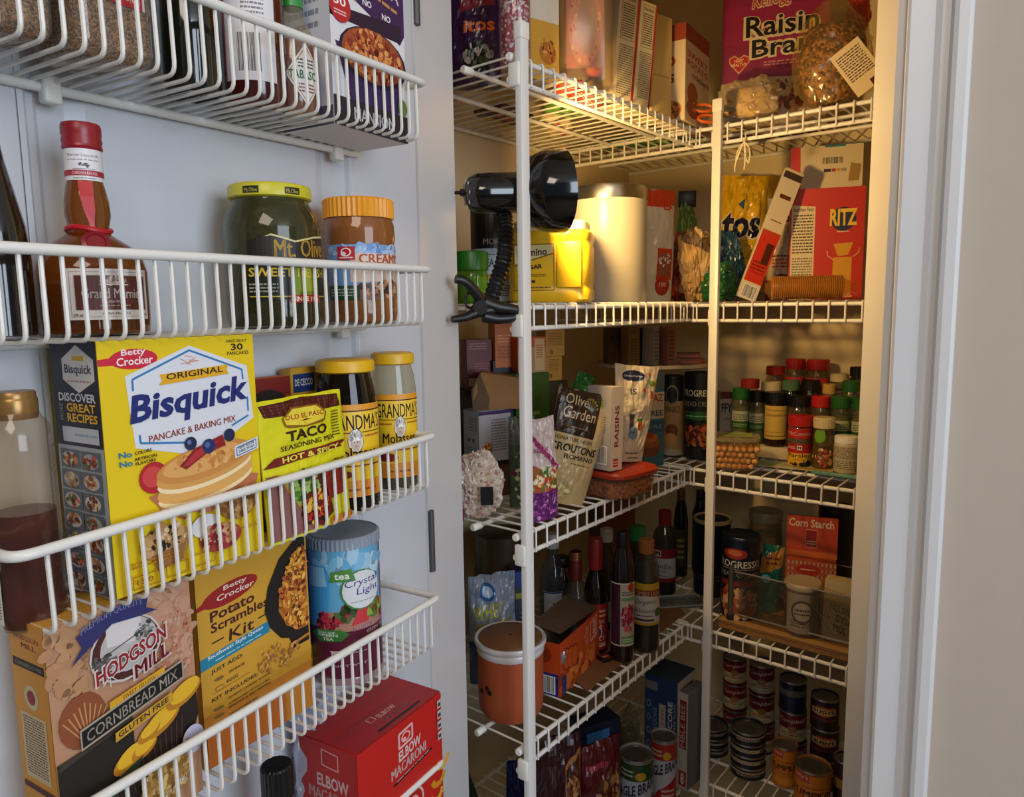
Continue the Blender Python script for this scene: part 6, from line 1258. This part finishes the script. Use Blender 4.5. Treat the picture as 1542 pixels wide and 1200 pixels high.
box('packet_body', -.032, .032, -.010, .010, 0, .006, M('0e0e10', .3), t, .002); Art(None).rect(.05, .1, .25, .7, '8a1c1c').fine(.08, .3, .2, .3, 1, 'c0b0a8').fine(.4, .3, .5, .3, 2, '5a5a5c').build('top_print', t, flatmap((-.032, -.010, .006), (.064, 0, 0), (0, .02, 0)))

# back: wooden board with mesh basket
zb = z
A = G(1079, 946, z+.004); B = G(1290, 1008, z+.004)
A, B = onY(1080, YF+.012, z), onY(1302, YF+.012, z); ln = (B-A).length
t = thing('wooden_board', 'stack of thin wooden boards edge-on beneath the mesh basket', 'board', A, (0, 0, 0), gB)
for i in range(4): box('board_layer', 0, ln+.12, .0+.0012*(i % 2), .17, .0002+i*.0042, .0040+i*.0042, M(['8a6034', '9a7040', '7c5228', 'a07844'][i], .6, bump=.1, scale=50, var=.15), t, .0006)
zk = z+.0172
A = onY(1100, YF+.022, zk); hB = zr(A, 858)
t = thing('mesh_basket', 'grey wire mesh basket with stout end posts on the wooden board', 'basket', A, (0, 0, 0), gB)
GM = M('6a675c', .4, .7); LB = .30; DB = .15
for x_ in (0, LB):
    tube('end_post', [(x_, 0, 0), (x_, 0, hB+.010)], .0058, GM, t, 14); lat('post_foot', [(.0075, 0), (.0075, .009), (.006, .010)], M('1c1b1a', .5), t, 14, loc=(x_, 0, 0))
for z_ in (.012, hB-.002):
    tube('basket_rim', [(.006, 0, z_), (LB-.006, 0, z_), (LB-.006, DB, z_), (.006, DB, z_), (.006, 0, z_)], .0017, M('a8a08a', .35, .7), t, 8)
parts = []; zl, zh = .013, hB-.003; dz = zh-zl; st = .0046
for side in (0, 1):
    L0 = LB-.014 if side == 0 else DB
    for i in range(int((L0+dz)/st)):
        for sg in (1, -1):
            x0, x1 = i*st-dz, i*st; a0, a1 = 0., 1.
            if x0 < 0: a0 = -x0/dz
            if x1 > L0: a1 = 1-(x1-L0)/dz
            if a1 <= a0: continue
            q0, q1 = x0+dz*a0, x0+dz*a1; y0_, y1_ = zl+dz*a0, zl+dz*a1
            if sg < 0: q0, q1 = L0-q0, L0-q1
            p0 = (.007+q0, .0004*sg, y0_) if side == 0 else (.006, q0, y0_); p1 = (.007+q1, .0004*sg, y1_) if side == 0 else (.006, q1, y1_)
            parts.append(tubeg([p0, p1], .00062, 3, False))
v_, f_ = join(parts); o = ob('woven_mesh', mesh('woven_mesh', v_, f_), GM, t); o['kind'] = 'stuff'
zi = zk+.0008
P = at(1113, z+.0172, 1.345); a = Art('0e1426', .9).ell(.4, .84, .22, '8c2c1c', .07).ell(.4, .85, .13, 'b8603c', .04).text('PROGRESSO', .02, .66, .88, .09, 'c0b8a8', .03).line(.0, .64, 1, .64, .01, '8a8478').text('BREAD CRUMBS', .06, .54, .8, .06, 'b0a89c', .02).rect(0, .42, 1, .07, '7c201c').speck(.4, .2, .45, .18, ['a85a34', '8c3c20', 'd0a070', 'c08050', 'b8a890'], 80, .07)
can('breadcrumb_canister', 'navy breadcrumb canister standing behind the basket post', P, 28*pxs(P), zr(P, 806), '0c1224', a, gB, rims=False, cat='canister'); t = bpy.data.objects['breadcrumb_canister.001']
k = 28*pxs(P); h = zr(P, 806); lat('lid', [(k*1.03, h-.006), (k*1.04, h+.001), (k*.98, h+.004), (k*.9, h+.002)], M('0c1222', .3), t, 40)
P = at(1150, zi, 1.37); A, B = at(1136, zi, 1.36), at(1168, zi, 1.35)
pouch('teal_packet', 'teal and orange seasoning packet standing in the basket', 'packet', A, B, zr(A, 818), .014, M('1c6058', .3), Art('1f665c', .5).poly([(0, .8), (1, 1), (1, .7), (0, .55)], 'a87838').fine(.2, .7, .6, .15, 2, '6a2c14').ell(.3, .5, .2, '7cc0b8', .06).rect(0, 0, 1, .3, '2a7a74'), crink=.004, group=gB, seed=51, roll=.1, flat=.3)
P = at(1150, z+.0172, 1.46); k = 25*pxs(P); h = zr(P, 768)
jar('glass_canister', 'old glass canister with flat lid behind the basket', 'jar', P, k, h, '8a8068', Art(None).loop([(.2, .2), (.8, .2), (.8, .85), (.2, .85)], .02, '2c2820').fine(.28, .4, .44, .3, 3, '2c2820'), '9a8c6c', .35, '6a5c40', capr=1.02, caph=.12, rib=False, neck=.92, group=gB)
P = onY(1255, YF+.215, z+.0172)
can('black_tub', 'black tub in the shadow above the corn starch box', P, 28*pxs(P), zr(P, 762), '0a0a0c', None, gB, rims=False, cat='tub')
A, B = at(1180, zi, 1.335), at(1256, zi, 1.300); wd = (B-A).length; h = zr(A, 842)
f = Art('b89a80', wd/h)
for i in range(12): f.rect(i/12, 0, .042, 1, 'a8482c')
for i in range(9): f.rect(0, i/9, 1, .055, 'b0583c')
f.ell(.45, .86, .24, 'a83018', .1).fine(.3, .84, .3, .05, 1, 'd8b8a0').rect(.33, .62, .24, .18, 'b02c1a').ell(.45, .71, .08, 'd8b8a0', .05)
t = carton('corn_starch_box', 'red gingham box with raised orange lid reading Corn Starch', 'box', A, B, h, .045, 'a8482c', f, group=gB, flap=False)
w2 = wd/2; hl = zr(A, 783)-h
v_, f_ = boxg(-w2-.001, w2+.001, 0, .012, 0, hl, .001); o = ob('hinged_lid', mesh('hinged_lid', v_, f_, True, 50), M('b03c14', .5), t, loc=(0, .030, h), rot=(-.12, 0, 0))
a = Art('b8401a', 1.8).rect(0, .0, 1, .14, 'c86a20').text('Corn Starch', .04, .74, .88, .2, 'd8c8b0', .04, -.0).rect(.38, .26, .22, .4, '8a1c14').loop([(.38, .24), (.60, .24), (.60, .68), (.38, .68)], .01, 'c8906c').fine(.40, .3, .18, .12, 2, 'd0a890')
a.build('lid_print', o, flatmap((-w2-.001, 0, 0), (wd+.002, 0, 0), (0, 0, hl)))
P = at(1207, zi, 1.262); k = 27*pxs(P); h = zr(P, 874)
t = thing('glass_mug', 'clear mug with a cream screw lid inside the mesh basket', 'jar', P, (0, 0, faceyaw(P)), gB)
lat('glass', [(k*.85, 0), (k*.95, .004), (k, .012), (k, h-.012), (k*.95, h-.010)], MG('a8987c', .3), t, 36); lat('contents', [(k*.8, .004), (k*.92, .02), (k*.92, h*.7)], M('6a5a48', .6, var=.3, scale=80), t, 28)
lat('lid', [(k*1.03, h-.012), (k*1.08, h-.010), (k*1.08, h-.003), (k*1.0, h), (k*.8, h-.001)], M('a8987a', .4), t, 36)
Art('8a7c68', 1.).ell(.5, .55, .3, '4a4034').ell(.5, .55, .24, '9a8c74').fine(.2, .15, .6, .2, 3, '4a4034').fine(.3, .45, .4, .2, 2, '3a3228').build('label_print', t, cylmap(k*1.004, .008, h-.016, 1.1), us=.08)
A, B = at(1236, zi, 1.232), at(1284, zi, 1.205)
f = Art('c0ae84', .9).text('INSTANT', .2, .52, .75, .11, '4a3c24', .01, -.06).text('COCOA', .42, .34, .5, .12, '241c14', .05, -.06).text('MIX', .35, .18, .4, .12, '241c14', .05, -.04).line(0, .85, 1, .78, .01, '8a7a54')
carton('cocoa_mix_box', 'cream cocoa mix carton standing at the right of the basket', 'box', A, B, zr(A, 872), .03, 'b8a67c', f, group=gB, roll=.03)

# ============================================================ lowest shelves
z = SZ[5]+.003; gL, gB = 'goods on the lowest left shelf', 'goods on the lowest back shelf'
A, B = at(690, z, 1.14), at(745, z, 1.16)
pouch('organic_packet', 'dark green packet with pale cyan script leaning at the jamb', 'packet', A, B, zr(A, 1120), .03, M('18221a', .35), Art('18241a', .4).text('Organic', .45, .2, .3, .6, '3a7a8a', .0, vert=True).rect(.1, .05, .2, .8, '3a4a34'), roll=-.3, crink=.004, group=gL, seed=61)
A, B = at(765, z, 1.12), at(806, z, 1.14)
pouch('navy_snack_bag', 'navy blue snack bag behind the near post on lowest shelf', 'bag', A, B, zr(A, 1148), .04, M('0e1440', .3), Art('101850', .6).poly([(.2, .6), (.9, .75), (.9, .95), (.2, .9)], '18205a').text('Reese', .3, .35, .7, .2, '7c2c14', .03, .08) if 0 else Art('101850', .6).text('snacks', .35, .55, .6, .1, '7c2c14', .03, .08), crink=.005, group=gL, seed=62)
A, B = at(806, z, 1.04), at(874, z, 1.07)
f = Art('2a0c12', .6).poly([(.52, .45), (.95, .52), (.98, .92), (.58, .84)], '8a5c34').poly([(.56, .5), (.92, .56), (.94, .88), (.6, .81)], '3a1c10').speck(.75, .7, .15, .12, ['a8784c', '5c3420', '8a5a34'], 24, .05).text('KETCHUP', .5, .33, .5, .08, '9a948c', .03, .03, flip=True).fine(.5, .44, .45, .04, 1, '7a746c')
pouch('maroon_bag', 'dark maroon bag with a framed picture, lowest left shelf', 'bag', A, B, zr(A, 1118), .04, M('2a0c12', .2), f, crink=.004, group=gL, seed=63)
P = at(842, z+.17, 1.12); k = 20*pxs(P)
pz = zr(P, 1095); t = thing('paper_cup', 'white crumpled paper cup on the goods below fourth shelf', 'cup', Vector((P.x, P.y, z+.155)), (0, 0, 0), gL)
lat('cup', [(k*.75, 0), (k*.95, .02), (k, .03), (k*.95, .0295), (k*.72, .002)], M('a8a8ac', .6, bump=.3, scale=50), t, 28); box('base_block', -.02, .02, -.02, .02, -.152, -.001, M('20100c', .6), t, .002)
A, B = at(878, z, 1.165), at(934, z, 1.20)
f = Art('101a38', .8).rect(.1, .80, .6, .14, '2c6ab0').ell(.2, .66, .17, 'b8a8a8', .05).ell(.2, .66, .15, '8c1c1c', .04).text('Barilla', .1, .64, .2, .04, 'd0c0c0', .02).fine(.42, .6, .5, .12, 3, '6a7a9a').rect(0, 0, 1, .5, '3a1418')
carton('pasta_box', 'navy pasta carton with light blue stripe, lowest left shelf', 'box', A, B, zr(A, 1098), .045, '0e1630', f, group=gL)
A, B = at(872, z, 1.09), at(932, z, 1.135)
f = Art('4a0e16', .8).speck(.6, .45, .3, .35, ['6a4020', '8a6034', '4a2c14', 'a07844'], 70, .06).fine(.1, .8, .5, .1, 1, '8a3038')
pouch('red_bag', 'dark red glossy bag leaning against the navy pasta carton', 'bag', A, B, zr(A, 1128), .035, M('4a1018', .2), f, crink=.005, group=gL, seed=64)
P = at(948, z, 1.27); crumple('clear_nut_bag', 'small clear bag with dark contents behind the cans', 'bag', P, .022, .018, zr(P, 1070)/1.92, MG('8a846c', .25, .15), gL, 65, .3, M('2a2418', .4, bump=.6, scale=80, var=.4))
def eagle(bg, sw, c2):
    a = Art('9aa0b0', .9).rect(0, .80, 1, .20, bg).fine(.1, .84, .35, .1, 2, 'a8a890').ell(.6, .86, .12, 'a88820', .05).poly([(.0, .0), (.08, .22), (.35, .42), (1, .62), (1, 0)], sw)
    return a.text('EAGLE BRAND', .03, .56, 1.05, .13, '0e1830', .05, .16).fine(.45, .34, .4, .12, 2, 'a8a898').fine(.4, .1, .5, .15, 3, 'a8a898')
P = at(957, z, 1.165); can('milk_can', 'condensed milk can with green and white label', P, 26*pxs(P), zr(P, 1132), '8a8e98', eagle('1c3c20', '14301c', 0), 'condensed milk cans on the lowest left shelf', half=1.4)
P = at(998, z, 1.215); can('milk_can', 'condensed milk can with red and white label', P, 20*pxs(P), zr(P, 1106), '8a8e98', eagle('8c2420', '8c1a20', 0), 'condensed milk cans on the lowest left shelf', half=1.4)
A, B = at(959, z, 1.36), at(1024, z, 1.28)
f = Art('14305c', .55); f.text('ALBACORE', .72, .3, .14, .5, 'b0b4b8', .04, vert=True).text('SOLID WHITE TUNA', .9, .3, .06, .5, '98a0a8', .02, vert=True).rect(.45, .3, .2, .45, '9a9a98').text('BUMBLE BEE', .5, .33, .10, .38, '8c1c1c', .04, vert=True).text('ALBACORE', .28, .35, .1, .35, '5a88b0', .03, vert=True).rect(.02, .86, .38, .08, '6a6c6c').line(.25, .1, .25, .85, .01, '3c5a80')
for i in range(4): f.ell(.13, .72-.13*i, .06, '8aa0b8').ell(.13, .72-.13*i, .045, '14305c')
r_ = Art('a8a4a0', .35).rect(.15, .42, .7, .5, '7c1614').text('BUMBLE BEE', .25, .3, .45, .58, 'b8b0a8', .04, vert=True).rect(.1, .03, .8, .16, '8c1a18').text('8', .3, .05, .4, .12, 'c0b8b0', .05)
A2, B2 = at(970, z, 1.345), at(1018, z, 1.300)
carton('tuna_multipack', 'blue and white tuna multipack carton standing on end', 'box', A2, B2, zr(A2, 1012), .075, '20303c', f, None, r_, group=gL, flap=False)
A2, B2 = at(1020, z, 1.305), at(1034, z, 1.29)
carton('tuna_multipack' if 0 else 'tuna_box', 'narrow white box with red vertical lettering beside the blue carton', 'box', A2, B2, zr(A2, 1040), .06, '5a5c5c', r_, group=gL, flap=False)
# canned goods on the back shelf
gC = 'cans on the lowest back shelf'
def stack(px0, px1, Y, rows, arts, labels, cols, nm='can', start=z, cat='can', half=1.45):
    zz = start
    for i, (a_, lb, c_) in enumerate(zip(arts, labels, cols)):
        P = onY((px0+px1)/2, Y, zz); r = (px1-px0)/2*pxs(P)
        hh = (zat(P, rows)-start)/len(arts) if not isinstance(rows, (list, tuple)) else rows[i]
        can(nm, lb, P, r, hh-.0006, c_, a_, gC, half=half, cat=cat); zz += hh
    return zz
def tuna(k): 
    a = Art('10181c', 2.6)
    if k % 2 == 0: return a.rect(0, .55, 1, .35, 'b0a090').text('BUMBLE BEE', .2, .6, .6, .24, '8c2018', .05).text('ALBACORE', .25, .15, .5, .28, 'a8a49c', .04)
    return a.rect(0, .2, 1, .6, 'a89c84').fine(.1, .3, .6, .4, 3, '4a4438').rect(.75, .3, .15, .35, '2a3438')
P_ = stack(1099, 1153, YF+.075, 1092, [tuna(0), tuna(1), tuna(1), tuna(0)], ['short albacore can at the foot of the nearer stack', 'short can second from the foot, nearer stack', 'short can third from the foot, nearer stack', 'short albacore can on top of the nearer stack'], ['14181a']*4, 'tuna_can')
stack(1049, 1097, YF+.10, 1088, [tuna(0), tuna(1), tuna(0)], ['short albacore can at the foot, stack behind corner post', 'middle short can of the stack behind corner post', 'top short can of the stack behind corner post'], ['14181a']*3, 'tuna_can')
def soup(): return Art('5c121c', 1.).rect(0, 0, 1, .48, 'a09c84').ell(.5, .47, .13, '7a5a34').text("Campbell's", .08, .66, .84, .22, 'b8a8a4', .0, .06, .05).fine(.2, .2, .6, .16, 2, '6a1c1c').fine(.3, .06, .4, .06, 1, '5a5444')
stack(1088, 1124, YF+.19, 986, [soup()]*3, ['red and white soup can at the foot, left column', 'red and white soup can in the middle, left column', 'topmost red and white soup can, left column'], ['4a1018']*3, 'soup_can')
stack(1127, 1166, YF+.165, 996, [soup()]*3, ['red and white soup can at the foot, right column', 'red and white soup can in the middle, right column', 'topmost red and white soup can, right column'], ['4a1018']*3, 'soup_can')
stack(1172, 1214, YF+.14, 1020, [soup(), soup(), Art('10162c', 1.).rect(0, .55, 1, .25, '5c5850').rect(0, .3, 1, .2, '141c3a')], ['soup can at the foot of the navy banded column', 'soup can in the middle of the navy banded column', 'navy can with grey band topping its column'], ['3c0e16', '3c0e16', '10162c'], 'soup_can')
bush = lambda: Art('24100c', 1.).poly([(.15, .55), (.3, .85), (.75, .85), (.8, .55), (.5, .42)], 'a8481c').rect(.15, .52, .65, .24, 'b8a070').text("BUSH'S", .2, .56, .55, .16, '14100c', .06).fine(.1, .25, .8, .12, 2, '8a3038')
stack(1219, 1263, YF+.125, 1046, [bush(), bush(), bush()], ['brown bean can at the foot of the bean column', 'brown bean can in the middle of the bean column', 'brown bean can with yellow emblem on top'], ['20100c']*3, 'bean_can')
pk = lambda: Art('b8701c', .9).rect(0, .80, .45, .2, 'a83a2c').text("Libby's", .05, .84, .35, .12, 'd8b8a0', .0, .02, .05).text('PUMPKIN', .05, .44, .9, .17, '3a1a0c', .05).line(0, .38, 1, .34, .012, '7c2c14').fine(.3, .66, .6, .05, 1, '5c2c10').ell(.5, .12, .4, 'c8842c', .1)
stack(1162, 1200, YF+.085, 1118, [pk()], ['orange pumpkin can behind the front pumpkin can'], ['a8641c'], 'pumpkin_can')
stack(1194, 1250, YF+.04, 1150, [pk()], ['front orange pumpkin can at the photo bottom'], ['a8641c'], 'pumpkin_can')
stack(1252, 1292, YF+.07, 1140, [Art('2c1a10').rect(0, .5, 1, .2, '8a7038')], ['dark brown can right of the front pumpkin can'], ['2a1810'], 'pumpkin_can')
